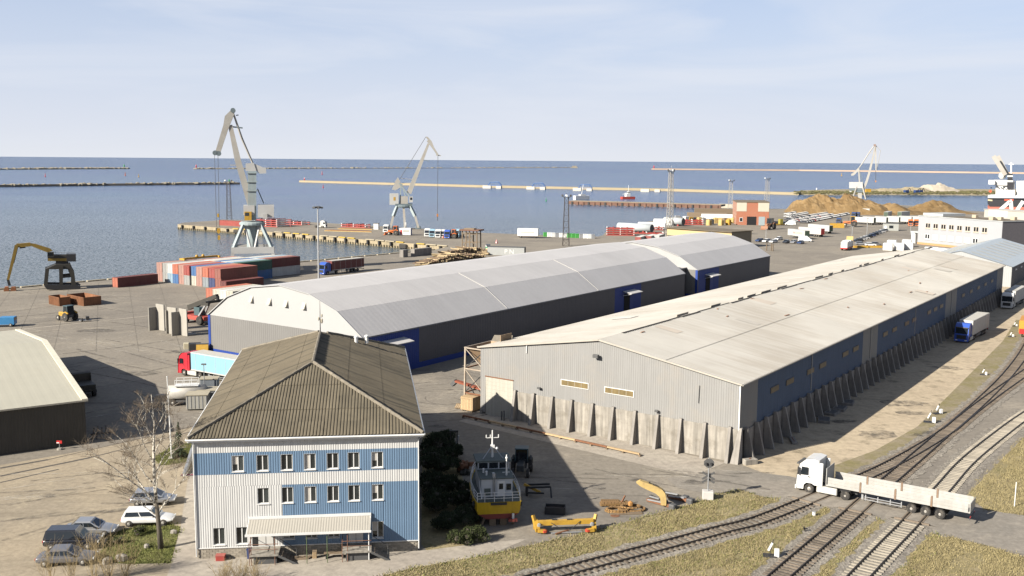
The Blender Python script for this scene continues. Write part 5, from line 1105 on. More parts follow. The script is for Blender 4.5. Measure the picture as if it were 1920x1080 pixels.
for s in (-1, 1): MB().tube([(s*1.0, 4.6, 5.2), (0, 5.2, 6.4)], .05, 5).build('mast_stay', steel, ms)
dv = MB().tube([(1.0, 2.2, 4.3), (1.0, 2.2, 6.3)], [.1, .06], 6).build('signal_mast', white, bt); MB().ball((1.0, 2.2, 6.0), .13).build('lamp', white, dv); MB().beam((.6, 2.2, 4.6), (1.3, 2.2, 4.6), .05).build('crosstree', white, dv)
for k, (x, y) in enumerate(((-.9, 2.4), (-1.1, 3.2), (-.3, 1.8))): MB().lathe([(.1, 0), (.1, .35), (.14, .4), (.02, .45)], (x, y, 4.3), 7).build('vent', white, hs)
MB().tube([(-1.5, .9, 2.5), (-1.6, 2.2, 3.6), (-1.3, 3.4, 3.9)], .05, 5).build('davit', white, bt); MB().box(.9, 1.7, -.35, .1, .62, .85).build('rudder_shelf', m_hr, bt); MB().lathe([(.12, 0), (.12, .45), (.02, .5)], (1.35, -.05, .85), 8).build('pump', white, bt)
for s in (-1, 1):
    MB().ball((s*2.25, 3, 1.9), .35, 8, .6, 1, 1).build('tyre_fender', black, bt); MB().ball((s*2.2, 1.2, 1.9), .35, 8, .6, 1, 1).build('tyre_fender', black, bt)
    for y in (.8, 3.5, 6): MB().beam((s*1.5, y, 0), (s*1.1, y, 1.2), .2).build('prop', woodold, bt); MB().box(s*.5-.3, s*.5+.3, y-.3, y+.3, 0, .8).build('keel_block', woodold, bt)
# ================================================================= machinery round the boat
m_teal = M('machine_teal', (.06, .10, .11), .5, .1, 1)
def tractor(loc, rz, lab, paint, cabm=m_teal, name='tractor', s=1.0, load=False):
    t = thing(name, lab, 'tractor', loc, rz); t.scale = (s, s, s)
    MB().bbox(-.4, .4, .2, 2.2, .8, 1.5, .1).build('bonnet', paint, t); MB().bbox(-.55, .55, -.9, .3, .6, 1.2, .05).build('chassis', darkgrey, t)
    c = MB().loft([[(-.75, -.9, 1.2), (.75, -.9, 1.2), (.75, .4, 1.2), (-.75, .4, 1.2)], [(-.65, -.75, 2.7), (.65, -.75, 2.7), (.65, .25, 2.7), (-.65, .25, 2.7)]]).build('cab', glass, t)
    MB().bbox(-.75, .75, -.9, .4, 2.7, 2.82, .04).build('cab_roof', cabm, c)
    for sx in (-1, 1):
        for y in (-.85, .35): MB().beam((sx*.72, y, 1.2), (sx*.64, y*.8, 2.7), .08).build('cab_pillar', cabm, c)
        wheel(t, sx*.95, -.6, .8, .45); wheel(t, sx*.8, 1.7, .5, .3); MB().tube([(sx*.95, -1.3, 1.45), (sx*.95, -.6, 1.72), (sx*.95, .1, 1.45)], .14, 5).build('mudguard', paint, t)
    MB().tube([(.25, 1.0, 1.5), (.25, 1.0, 2.4)], .05, 6).build('exhaust', black, t)
    if load:
        for sx in (-1, 1): MB().beam((sx*.55, .2, 1.5), (sx*.55, 3.0, .6), .12, .2).build('loader_arm', paint, t)
        MB().prismx([(2.9, .1), (3.6, .05), (3.1, .4), (3.0, .95), (2.9, .95)], -.95, .95).build('bucket', paint, t)
    return t
pp = lambda x, y: tuple(gp(x, y))
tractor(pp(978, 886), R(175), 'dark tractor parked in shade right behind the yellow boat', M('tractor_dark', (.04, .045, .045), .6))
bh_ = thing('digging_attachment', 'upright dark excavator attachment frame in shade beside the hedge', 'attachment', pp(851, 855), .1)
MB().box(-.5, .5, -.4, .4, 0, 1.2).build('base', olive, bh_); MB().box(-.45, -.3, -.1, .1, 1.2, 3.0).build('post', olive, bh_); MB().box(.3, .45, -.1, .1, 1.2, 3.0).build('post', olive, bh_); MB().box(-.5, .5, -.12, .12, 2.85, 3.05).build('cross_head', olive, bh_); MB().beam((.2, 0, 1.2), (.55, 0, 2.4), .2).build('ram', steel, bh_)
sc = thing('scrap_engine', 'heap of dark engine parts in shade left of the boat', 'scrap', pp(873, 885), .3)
rs_ = random.Random(9)
for k in range(14): e_ = MB().bbox(-.35, .35, -.25, .25, 0, .45, .08).build('engine_part', rustst if k % 3 else olive, sc); e_.location = (rs_.uniform(-.7, .7), rs_.uniform(-1.6, 1.6), .35*(k % 3)); e_.rotation_euler = (rs_.uniform(-.5, .5), rs_.uniform(-.4, .4), rs_.uniform(0, 3))
ar = thing('loader_fork_frame', 'black fork frame with yellow arms lying right of the boat stern', 'attachment', pp(1010, 930), .05)
for y in (0, .9): MB().beam((-1.3, y, .9), (1.2, y-.1, 1.0), .16, .2).build('fork_arm', black, ar)
MB().beam((-1.5, .2, 1.2), (.2, .2, .3), .2, .25).build('yellow_arm', yel, ar); MB().beam((1.2, -.1, 1.0), (1.25, -.6, 0), .14).build('leg', black, ar); MB().box(-1.3, -1.1, -.1, 1.1, 0, .9).build('leg', black, ar); MB().beam((-1.2, -.4, .5), (.5, -.5, .45), .15).build('fork_arm', black, ar)
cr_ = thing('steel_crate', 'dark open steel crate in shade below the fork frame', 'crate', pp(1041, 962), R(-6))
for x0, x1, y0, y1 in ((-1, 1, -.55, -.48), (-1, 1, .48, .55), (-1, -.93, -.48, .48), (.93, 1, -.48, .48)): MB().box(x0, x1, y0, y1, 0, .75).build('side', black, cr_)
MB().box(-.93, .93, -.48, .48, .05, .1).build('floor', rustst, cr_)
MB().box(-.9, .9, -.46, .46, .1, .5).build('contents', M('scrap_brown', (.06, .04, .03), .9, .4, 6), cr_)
# yellow lifting beam
sb = thing('spreader_beam', 'bright yellow spreader beam with end frames lying by the grass', 'spreader', pp(1060, 997), R(4))
MB().beam((-2.6, .1, .85), (2.6, .25, .9), .42, .4).build('main_beam', yel, sb)
for s in (-1, 1):
    MB().beam((s*2.6, -.5, .35), (s*2.75, .9, .8), .4, .42).build('end_frame', yel, sb); MB().beam((s*2.6, -.5, .35), (s*1.9, -.55, .3), .3, .3).build('corner_arm', yel, sb); MB().ball((s*2.0, -.55, .3), .25, 7, 1.2, .9, .8).build('red_lamp', M('lamp_red', (.45, .06, .03), .5), sb)
    MB().box(s*2.7-.2, s*2.7+.2, .7, 1.0, 0, .7).build('foot', yel, sb); MB().ball((s*2.45, -.2, .75), .22, 6).build('hydraulic', steel, sb); MB().beam((s*2.8, .6, .8), (s*2.95, .8, 1.35), .25, .25).build('corner_guide', yel, sb)
for x in (-1, .4): MB().box(x-.25, x+.25, .1, .2, 1.1, 1.18).build('lug', black, sb)
MB().beam((-1.4, -.6, .12), (1.5, -.45, .15), .1).build('fork_tube', steel, sb); MB().beam((-1, -.75, .1), (.3, -.3, .3), .12).build('fork_tube', rustst, sb); MB().tube([(-1.5, 0, 1.0), (-.6, -.3, .5), (.4, -.4, .3), (1.4, 0, 1.0)], .035, 5).build('hose', black, sb)
# excavator boom standing on its end, with stick pieces
eb = thing('excavator_boom', 'bent yellow excavator boom standing on scrap by the crossing', 'boom', pp(1245, 951), 0)
R8 = Upright(gp(1245, 951)); rbm = Rig(eb, gp(1245, 951)); qb = lambda x, y: (1100+x/7.385, 860+y/7.385)
rings = []
for (x, y, w) in ((1065, 635, .26), (1060, 540, .3), (1045, 490, .34), (1000, 445, .38), (930, 410, .42), (850, 375, .40), (780, 345, .34), (715, 310, .22)):
    c = rbm.P(*qb(x, y)); d = Vector((0, 0, 1)) if y > 500 else Vector((-.5, 0, .8)).normalized(); n = Vector((d.z, 0, -d.x)); 
    rings.append([c+n*w+Vector((0, -.28, 0)), c+n*w+Vector((0, .28, 0)), c-n*w+Vector((0, .28, 0)), c-n*w+Vector((0, -.28, 0))])
MB().loft(rings).build('boom', ochre, eb)
for x, y in ((820, 352), (870, 340), (925, 372), (955, 380)): o = MB().box(-.08, .08, -.15, .15, -.1, .12).build('bracket', olive, eb); o.location = rbm.P(*qb(x, y))
for k, (x0, y0, x1, y1) in enumerate(((840, 590, 1180, 690), (880, 545, 1060, 630), (1120, 540, 1420, 610), (980, 470, 1350, 570))): 
    a, b = rbm.pl.P, None; p0, p1 = gp(*qb(x0, y0)), gp(*qb(x1, y1)); o = thing('scrap_girder', 'rusty steel girder lying under the bent boom, %s of four' % ords[k], 'scrap', p0, -bearing(p0, p1)); L = (p1-p0).length
    MB().beam((0, 0, .2), (.1, L, .25), .3, .28).build('arm', olive if k % 2 else rustst, o); MB().bbox(-.3, .4, L-.2, L+.5, 0, .5, .1).build('end_block', darkgrey, o); MB().beam((.25, .2, .3), (.2, L*.8, .45), .12).build('ram', steel, o)
# chain and track pile
tp = thing('crawler_chain_pile', 'rusty coiled crawler chains piled on the yard near the boom', 'scrap', pp(1165, 955), 0)
m_chain = M('chain_rust', (.2, .12, .055), .85, .3, 3, dirt=(.4, .22, .04), dirtamt=.5)
ck = MB().bbox(-.24, .24, -.11, .11, 0, .12, .02).mesh('chain_shoe'); ck.materials.append(m_chain)
for R0_, cx, cy, z in ((.95, -.4, -.6, .05), (.8, -.45, -.6, .2), (1.0, 1.0, -.1, .08), (.7, .9, 0, .28)):
    n = int(R0_*2*math.pi/.26)
    for k in range(n): a = 2*math.pi*k/n; inst(ck, 'chain_shoe', tp, (cx+R0_*1.25*math.cos(a), cy+R0_*.75*math.sin(a), z), (rs_.uniform(-.2, .2), rs_.uniform(-.2, .2), a+1.57))
for k in range(16): inst(ck, 'chain_shoe', tp, (-1.9+k*.17, .9+.02*k, .1+.05*(k % 2)), (0, 0, 1.6), (1.3, 1.2, 2.2))
for k in range(9): inst(ck, 'chain_shoe', tp, (-1.8+k*.2, 1.25, .3), (.2, 0, 1.5), (1.3, 1.2, 1.5))
for k in range(3): MB().beam((-1.2, -1.3-.15*k, .08), (1.9, -.95-.2*k, .08), .1).build('bar', woodold, tp)
MB().ball((.9, .1, .55), .3, 7).build('idler_wheel', M('idler_orange', (.4, .2, .06), .7), tp); MB().beam((.1, 1.0, .3), (.5, 1.3, .95), .12).build('spike', rustst, tp)
# manhole, wheel stop block, pipe gantry
p = gp(1153, 967); mh_ = thing('drain_cover', 'rusty drain cover set in the yard below the chain pile', 'drain cover', p); MB().lathe([(.45, .014), (.45, .03), (.3, .034)], n=12).build('lid', rustst, mh_); MB().box(-.1, .1, -.02, .02, .03, .05).build('grip', black, mh_)
p = gp(1406, 870); kb = thing('kerb_block', 'concrete kerb block lying at the warehouse corner', 'block', p, R(20)); MB().bbox(-.8, .8, -.4, .4, 0, .62, .05).build('block', concrete, kb); MB().box(-.1, .1, -.05, .05, .62, .7).build('lifting_eye', rustst, kb)
# loading-dock timber kerb along the apron
p0, p1 = gp(868, 783), gp(1200, 856); tk = thing('timber_kerb', 'long low timber kerb edging the concrete apron by the grey warehouse', 'kerb', p0, -bearing(p0, p1)); L = (p1-p0).length
for k in range(6): MB().box(-.12, .14, L*k/6+.04, L*(k+1)/6-.04, .22, .4).build('rail_beam', wood if k % 2 else rustst, tk)
for k in range(13): MB().box(-.18, .18, L*k/12-.12 if k else 0, L*k/12+.12, 0, .22).build('support', woodold, tk)
# pallets in the buttress shade
for k, (x, y) in enumerate(((1560, 776), (1575, 768), (1590, 757), (1545, 790))):
    t = thing('frame_stack', 'grey steel formwork frames stacked in the buttress shade, %s from the road' % ords[k], 'frames', pp(x, y), -AZ+.1*k)
    for q in range(3):
        for s in (-1, 1): MB().box(s*.7-.05, s*.7+.05, -1.3, 1.3, q*.14, q*.14+.1).build('rail', concdark, t); MB().box(-.65, .65, s*1.2-.05, s*1.2+.05, q*.14, q*.14+.1).build('cross_bar', concdark, t)
        MB().box(-.62, .62, -1.1, 1.1, q*.14+.02, q*.14+.06).build('panel', darkgrey, t)
p = gp(1487, 828); lg = thing('fallen_slab', 'fallen concrete slab lying between the side buttresses near the corner', 'slab', p, -AZ+.5); MB().bbox(-.35, .35, -1.3, 1.3, 0, .3, .08).build('slab', concdark, lg); MB().box(-.05, .05, -1.0, 1.0, .3, .33).build('bar', rustst, lg)

# ================================================================= hopper tower by the warehouse door
hp = thing('loading_hopper', 'rusty loading hopper on a lattice frame beside the grey warehouse', 'hopper', tuple(Vector(gp(871, 765))), 0)
rg = Rig(hp, gp(871, 765), AZ+math.pi); rg = None
hp.rotation_euler = (0, 0, -AZ); m_fr = M('frame_cream', (.38, .32, .25), .7, .2, 1.5, dirt=RUST, dirtamt=.5)
hz_ = 8.6; hw_ = 3.6; hl = 6.0
for x in (0, hw_):
    for y in (0, hl): MB().beam((x, y, 0), (x+.15*(1 if x == 0 else 0), y, hz_), .22).build('post', m_fr, hp)
for z in (2.2, 5.6, 8.5):
    for y in (0, hl): MB().beam((0, y, z), (hw_, y, z), .16).build('girt', m_fr if z > 3 else rustst, hp)
    for x in (0, hw_): MB().beam((x, 0, z), (x, hl, z), .16).build('girt', rustst if z < 6 else m_fr, hp)
for (z0, z1) in ((2.2, 5.6), (5.6, 8.5)):
    for y in (0, hl): MB().beam((0, y, z1), (hw_, y, z0), .11).build('brace', m_fr, hp); MB().beam((0, y, z0), (hw_, y, z1), .11).build('brace', black, hp)
fun = MB().loft([[(.1, .1, 8.55), (hw_-.1, .1, 8.55), (hw_-.1, hl-.1, 8.55), (.1, hl-.1, 8.55)], [(1.3, 2.2, 5.8), (2.3, 2.2, 5.8), (2.3, 3.8, 5.8), (1.3, 3.8, 5.8)]], cap=False).build('hopper_funnel', M('hopper_tan', (.34, .24, .15), .8, .2, 1, dirt=RUST, dirtamt=.4), hp)
MB().prism([(hw_-.1, 8.6), (hw_+.0, 8.6), (hw_+.05, 10.1), (hw_-.05, 10.1)], 3.4, hl).build('hopper_lip', MATS['hopper_tan'], hp); MB().quad((.1, hl, 8.55), (hw_, hl, 8.55), (hw_, hl+.3, 9.7), (.4, hl+.3, 9.4)).build('hopper_lip', M('hopper_mesh', (.16, .14, .11), .8, .3, 2), hp)
cv = MB().beam((-2.2, .9, 3.35), (hw_, .9, 2.7), .7, .25).build('conveyor', M('conveyor_red', (.25, .07, .035), .8, .2), hp); MB().beam((-2.2, .9, 3.35), (-2.9, .9, 2.7), .6, .5).build('chute', darkgrey, cv)
for x in (.3, 1.6): MB().beam((x, .9, 2.9), (x+1.0, .9, 1.6), .1).build('conveyor_strut', black, cv)
p = gp(885, 768); cr2 = thing('wooden_crate', 'large pale wooden crate standing by the warehouse door', 'crate', p, -AZ+.05)
for s in (-1, 1):
    for k in range(8): MB().box(-1.0+k*.25, -1.0+k*.25+.23, s*1.2-.04, s*1.2+.04, .15, 1.95).build('board', wood, cr2)
    for k in range(9): MB().box(s*.98-.03, s*.98+.03, -1.14+k*.253, -1.14+k*.253+.235, .15, 1.95).build('board', wood, cr2)
    for z in (.2, 1.75): MB().box(-1.02, 1.02, s*1.27-.03, s*1.27+.03, z, z+.14).build('batten', wood, cr2)
for k in range(9): MB().box(-1.0, 1.0, -1.2+k*.267, -1.2+k*.267+.25, 1.96, 2.0).build('lid_board', wood, cr2)
for x in (-.8, 0, .8): MB().box(x-.07, x+.07, -1.2, 1.2, 0, .14).build('skid', woodold, cr2)
p = gp(862, 765); pa = thing('pallet_stack', 'leaning wooden pallet left of the large crate', 'pallet', p, -AZ+.4)
for k in range(5): MB().beam((-.5+k*.25, -.6, .1), (-.5+k*.25, .6, .5), .18, .03).build('board', wood, pa)
for s in (-.5, .5): MB().beam((-.6, s, .3+s*.33), (.6, s, .3+s*.33), .1, .1).build('bearer', woodold, pa)
# ================================================================= left yard
def boxes(t, *parts):
    for nm, mat, dims in parts: MB().bbox(*dims, min(.06, (dims[1]-dims[0])*.1)).build(nm, mat, t)
    return t
m_skip = M('skip_rust', (.23, .10, .045), .8, .25, .8, streak=.25)
for k, (x, y, w, l, lab) in enumerate(((112, 571, 2.6, 5.5, 'left of two rusty open steel bins on the quay'), (158, 569, 4.2, 8.5, 'right and larger of two rusty open steel bins on the quay'))):
    t = thing('open_skip', lab, 'skip', pp(x, y), -R(42), 'open bins by the material handler')
    for x0, x1, y0, y1 in ((-l/2, l/2, -w/2, -w/2+.12), (-l/2, l/2, w/2-.12, w/2), (-l/2, -l/2+.12, -w/2+.12, w/2-.12), (l/2-.12, l/2, -w/2+.12, w/2-.12)): MB().box(x0, x1, y0, y1, 0, 2.0).build('side', m_skip, t)
    MB().box(-l/2+.12, l/2-.12, -w/2+.12, w/2-.12, .05, .12).build('floor', m_skip, t)
    for q in range(int(l/.6)):
        x_ = -l/2+.3+q*.6; MB().box(x_-.08, x_+.08, -w/2-.1, -w/2-.002, .05, 1.95).build('rib', m_skip, t)
tractor(pp(128, 601), R(60), 'small yellow tractor on the left yard', yel, name='tractor', s=1.15)
mo = thing('trailer_roller', 'small towed machine lying behind the yellow tractor', 'machine', pp(160, 603), .4); boxes(mo, ('frame', steel, (-1.2, 1.2, -.3, .3, .2, .4)), ('engine', black, (.1, .8, -.4, .4, .4, 1.1))); MB().wheel((-.6, .0, .4), .4, .3).build('wheel', tyre, mo)
bv = thing('service_van', 'blue pickup with white load at the left edge', 'pickup', pp(12, 612), R(-80)); boxes(bv, ('cab', M('pickup_blue', (.05, .22, .45), .4), (-.95, .95, -1.0, 1.8, .5, 2.0)), ('bed', darkgrey, (-.9, .9, -3.6, -1.05, .5, 1.1)), ('load', M('inflatable', (.5, .52, .48), .6), (-.6, .6, -4.4, -2.0, 1.11, 1.6)))
MB().box(-.9, .9, 1.4, 1.83, 1.3, 1.85).build('windscreen', glass, bv)
for s in (-1, 1):
    for y in (1.1, -2.6): wheel(bv, s*.85, y, .38, .25)
m_lw = M('precast_concrete', (.34, .32, .28), .85, .1, .6, streak=.12)
for k, (x, y, dz, lab) in enumerate(((302, 619, R(0), 'left precast concrete wall unit standing on the yard'), (324, 626, R(4), 'middle precast concrete wall unit between its neighbours'), (345, 629, R(-3), 'right precast concrete wall unit beside the reach stacker'))):
    t = thing('precast_wall', lab, 'concrete wall', pp(x, y), -AZ+dz, 'precast wall units on the yard')
    MB().bbox(-1.3, 1.3, -.15, .1, 0, 5.2, .05).build('upright', m_lw, t); MB().bbox(-1.3, 1.3, .1, 2.2, 0, .25, .04).build('foot', m_lw, t); MB().bbox(-1.3, -1.1, -1.9 if k != 1 else -.6, -.15, 0, 4.6, .05).build('fin', m_lw, t)
rsx = thing('reach_stacker', 'grey and red reach stacker with raised boom behind the arched shed', 'reach stacker', pp(374, 606), -R(125)); rr_ = M('stacker_red', (.4, .07, .05), .6, .15)
boxes(rsx, ('chassis', rr_, (-1.4, 1.4, -3.2, 3.2, .9, 1.7)), ('counterweight', rr_, (-1.5, 1.5, -4.2, -3.2, .8, 2.1)), ('cab', m_teal, (-.7, .7, -.8, 1.0, 1.75, 3.4)))
MB().beam((0, -3.2, 3.0), (0, 6.0, 6.2), .9, 1.0, .7, .8).build('boom', olive, rsx); MB().beam((-.7, .8, 1.7), (-.3, 3.4, 5.0), .3).build('lift_ram', steel, rsx); MB().beam((.7, .8, 1.7), (.3, 3.4, 5.0), .3).build('lift_ram', steel, rsx)
sp_ = MB().beam((-3.2, 6.1, 5.2), (3.2, 6.1, 5.2), .6, .5).build('spreader', olive, rsx)
for s in (-1, 1): MB().box(s*3.1-.2, s*3.1+.2, 5.0, 7.2, 4.6, 5.2).build('spreader_arm', olive, sp_); wheel(rsx, s*1.5, 2.2, .95, .8); wheel(rsx, s*1.3, -2.6, .8, .6)
MB().beam((0, 6.0, 6.2), (0, 6.1, 5.3), .5).build('rotator', black, rsx)
t = thing('bulk_loader', 'small black machine with cream hood near the arched shed corner', 'machine', pp(366, 660), .3); boxes(t, ('body', black, (-1.0, 1.0, -.8, .8, .4, 1.6)), ('hood', M('hood_cream', (.5, .45, .32), .6), (-1.9, -1.02, -.6, .6, .7, 1.7)))
for s in (-1, 1): wheel(t, s*.9, .3, .45, .3)
t = thing('yellow_hopper_bin', 'yellow wedge-shaped bucket behind the red lorry', 'bucket', pp(380, 664), .2); MB().prismx([(-1, 0), (1, 0), (.3, 1.8), (-.3, 1.8)], -1, 1).build('shell', yel, t); MB().box(-1.05, 1.05, -.35, .35, 1.8, 1.9).build('rim', darkgrey, t)
# tank trailer and grey bins behind the office
tk_ = thing('tank_trailer', 'pale cylindrical tank trailer with white railings left of the office', 'tank', pp(352, 758), R(-80)); m_tank = M('tank_cream', (.42, .40, .36), .5, .1, 1, streak=.1)
tb_ = MB().tube([(0, -2.6, 1.75), (0, -2.5, 1.75), (0, 2.5, 1.75), (0, 2.6, 1.75)], [.7, 1.0, 1.0, .7], 16).build('tank', m_tank, tk_, True)
MB().box(-.9, .9, -2.7, 2.7, .55, .75).build('chassis', darkgrey, tk_); MB().box(-.8, .8, -1.6, 1.6, 2.72, 2.8).build('walkway', white, tk_)
for x in (-.78, .78):
    MB().tube([(x, -1.5, 3.6), (x, 1.5, 3.6)], .04, 5).build('railing', white, tk_); MB().tube([(x, -1.5, 3.2), (x, 1.5, 3.2)], .03, 5).build('railing', white, tk_)
    for y in (-1.5, -.5, .5, 1.5): MB().tube([(x, y, 2.8), (x, y, 3.6)], .035, 5).build('rail_post', white, tk_)
for s in (-1, 1):
    for y in (-1.8, 1.6): wheel(tk_, s*.8, y, .45, .3)
MB().box(-.5, .5, -4.2, -2.8, .6, 1.5).build('pump_unit', black, tk_)
for k, (x, y, lab) in enumerate(((372, 766, 'left of two grey steel storage boxes behind the tank'), (393, 757, 'right and darker of two grey steel storage boxes behind the tank'))):
    t = thing('storage_box', lab, 'storage box', pp(x, y), R(8), 'grey storage boxes'); m_ = M('box_grey%d' % k, (.34, .33, .29) if k == 0 else (.2, .21, .21), .6, .1, 1, streak=.15)
    MB().bbox(-1.4, 1.4, -1.1, 1.1, .2, 2.1, .04).build('body', m_, t); MB().box(-1.5, 1.5, -1.2, 1.2, 2.1, 2.2).build('lid', M('lid_beige', (.4, .36, .27), .7), t)
    for q in range(6): MB().box(-1.3+q*.5, -1.22+q*.5, -1.14, -1.1, .3, 2.0).build('rib', steel, t)
    for q in (-1, 1): MB().box(q*1.1-.15, q*1.1+.15, -1.0, 1.0, 0, .2).build('skid', darkgrey, t)
t = thing('storage_box', 'tall blue-grey cabinet behind the storage boxes', 'storage box', pp(394, 742), R(8), 'grey storage boxes'); boxes(t, ('body', M('cabinet', (.16, .18, .2), .6), (-1.2, 1.2, -.9, .9, 0, 2.6))); MB().box(-1.3, 1.3, -1, 1, 2.6, 2.7).build('lid', MATS['lid_beige'], t)
p = gp(384, 747); t = thing('lamp_post', 'thin grey lamp post in front of the pale blue trailer', 'lamp post', p); zt = Upright(p)(384, 684)[1]; MB().tube([(0, 0, 0), (0, 0, zt)], [.08, .05], 6).build('pole', steel, t); MB().bbox(-.35, .35, -.15, .15, zt, zt+.18, .05).build('lamp_head', darkgrey, t)
p = gp(322, 860); t = thing('flag_pole', 'bare white flagpole standing by the fir tree', 'flagpole', p); zt = Upright(p)(313, 707)[1]; ut = Upright(p)(313, 707)[0]; MB().tube([(0, 0, 0), (ut, 0, zt)], [.09, .05], 8).build('pole', white, t); MB().ball((ut, 0, zt), .09, 6).build('finial', white, t); MB().bbox(-.25, .25, -.25, .25, 0, .15, .03).build('base', concrete, t)
p = gp(112, 843); t = thing('warning_sign', 'small red and white sign on a post before the low shed', 'sign', p); MB().tube([(0, 0, .2), (0, 0, 1.1)], .04, 6).build('post', steel, t); MB().box(-.32, .32, -.06, -.03, .75, 1.1).build('plate', redcar, t); MB().box(-.3, .0, -.075, -.061, .78, .9).build('white_field', white, t); MB().lathe([(.35, 0), (.3, .2), (.05, .22)], n=8).build('foot', concrete, t)
t = lorry(None, M('old_truck_olive', (.07, .06, .045), .7, .2), None, 'dark old lorry cab parked behind the low left shed', h=3.0); t.location = pp(152, 735); t.rotation_euler = (0, 0, R(35)); MB().box(-1.1, 1.1, -4.6, -1.2, 1.0, 1.9).build('load_body', olive, t)
t = thing('plough_frame', 'black plough-like attachment in the low shed shadow', 'attachment', pp(190, 822), .3)
for k in range(5): MB().beam((-1+k*.5, -.4, 0), (-.8+k*.45, .3, 1.3+.2*(k % 2)), .12).build('tine', black, t)
MB().beam((-1.2, 0, .6), (1.2, 0, .7), .2).build('cross_bar', black, t)
# office left entrance: sloping stair wall and a purple-red mat
p0, p1 = gp(345, 893), gp(364, 850); t = thing('ramp_wall', 'low sloping white ramp wall left of the office', 'wall', p0, -bearing(p0, p1)); L = (p1-p0).length; MB().prismx([(0, 0), (L, 0), (L, 1.2), (0, .25)], -.12, .12).build('wall', white, t); MB().beam((0, 0, .3), (0, L, 1.27), .3, .08).build('coping', steel, t)
p = gp(356, 891); t = thing('entrance_mat', 'purplish red mat strip at the foot of the ramp wall', 'mat', p, R(5)); MB().box(-.9, .9, -.25, .25, .01, .06).build('mat', M('mat_plum', (.22, .06, .09), .9), t); MB().box(-.95, .95, -.3, -.25, .01, .07).build('edge', darkgrey, t)

# ================================================================= mid distance: quay, timber, pier
cm2 = {'cab': cabblue, 'bumper': cabblue, 'side_deflector': cabblue, 'trailer_body': CC['maroon'], 'rear_door': CC['maroon']}
p = gp(609, 515); place(proto, p, -(AZ+math.pi), 'blue lorry carrying a maroon container along the quay', None, cm2)
m_log = M('cut_log', (.40, .31, .18), .85, .2, 3, perobj=.25); m_loge = M('log_bark', (.16, .11, .07), .9, .3, 3, perobj=.3)
lm = MB().tube([(0, -2, 0), (0, 2, 0)], [.2, .17], 7).mesh('log'); lm.materials.append(m_log); lm2 = MB().tube([(0, -2, 0), (0, 2, 0)], [.2, .17], 7).mesh('log'); lm2.materials.append(m_loge)
rl_ = random.Random(21)
def logpile(x0, y0, x1, y1, lab, wide, high, n, loose=.25):
    p, q = gp(x0, y0), gp(x1, y1); L = (q-p).length; t = thing('log_pile', lab, 'log pile', p, -bearing(p, q), 'log piles on the quay')
    for k in range(n):
        f = rl_.random(); h = rl_.random()**1.2*high*(1-abs(f-.5)*1.3); inst(lm if rl_.random() < .6 else lm2, 'log', t, (rl_.uniform(-wide, wide)*.4, f*L, .2+max(0, h)), (rl_.gauss(0, loose*.3), rl_.gauss(0, loose), math.pi/2+rl_.gauss(0, loose)), (rl_.uniform(.8, 1.6), rl_.uniform(.7, 1.2), rl_.uniform(.8, 1.6)))
    mb = MB().loft([[(-wide*.7, 0, 0), (wide*.7, 0, 0), (wide*.7, L, 0), (-wide*.7, L, 0)], [(-wide*.35, L*.15, high*.7), (wide*.35, L*.15, high*.7), (wide*.35, L*.85, high*.7), (-wide*.35, L*.85, high*.7)]]).build('log_core', m_loge, t)
logpile(785, 499, 900, 483, 'long pile of cut logs along the quay behind the arched roof', 2.6, 2.6, 190)
logpile(820, 483, 905, 472, 'loose heap of pale timber under the timber tower', 3.0, 2.6, 130, .5); logpile(905, 478, 935, 474, 'small log pile left of the long grey box', 2.0, 2.0, 50)
for k, (x, y, l, lab) in enumerate(((757, 482, 2.5, 'small dark concrete block on the quay edge'), (790, 479, 9.5, 'long dark concrete block by the log pile'))):
    t = thing('concrete_block', lab, 'concrete block', pp(x, y), -AZ, 'blocks on the quay edge'); MB().bbox(-.9, .9, -l/2, l/2, 0, 2.6, .05).build('block', concdark, t); MB().box(-.92, .92, -l/2+.2, -l/2+.4, .3, 2.3).build('joint', darkgrey, t)
p = gp(884, 470); tw = thing('timber_tower', 'rickety brown timber frame tower with roof above the logs', 'tower', p, -AZ+.3); zt = 7.6
for x in (-3, 0, 3):
    for y in (-2, 2): MB().beam((x, y, 0), (x*.97, y, zt), .35).build('post', woodold, tw)
for z in (3.2, 6.4):
    for y in (-2, 2): MB().beam((-3, y, z), (3, y, z), .25).build('beam', woodold, tw)
for s in (-1, 1): MB().beam((s*3, -2, .5), (0, -2, 6), .2).build('brace', woodold, tw)
MB().bbox(-4, 4, -3, 3, zt, zt+.5, .1).build('roof', M('roof_rust', (.17, .09, .06), .85, .3), tw); MB().box(-2.5, 1.5, -1.5, 1.5, zt+.5, zt+.9).build('roof_cap', woodold, tw)
p = gp(950, 478); bx = thing('site_box', 'long grey box marked PN with dark open end on the quay', 'storage box', p, -R(96)); bx.rotation_euler = (0, 0, R(-10)); L = 13.5
MB().bbox(-L/2, L/2, -1.6, 1.6, 0, 2.9, .05).build('body', M('site_grey', (.36, .37, .36), .6, .08, .5), bx); MB().box(L/2, L/2+.04, -1.4, 1.4, .2, 2.7).build('open_end', black, bx); lettering('P N', 2.3, white, bx, (1.2, -1.63, .6), (R(90), 0, 0)); MB().box(-L/2-.1, L/2+.1, -1.7, 1.7, 2.9, 3.0).build('roof', darkgrey, bx)
p = gp(915, 467); t = thing('green_barrel', 'green and white barrel beside the long grey box', 'barrel', p); MB().lathe([(.9, 0), (.95, .9), (.9, 1.9)], n=10).build('body', white, t); MB().lathe([(.96, .1), (.97, .8), (.96, 1.0)], n=10).build('band', M('barrel_green', (.06, .25, .14), .6), t)
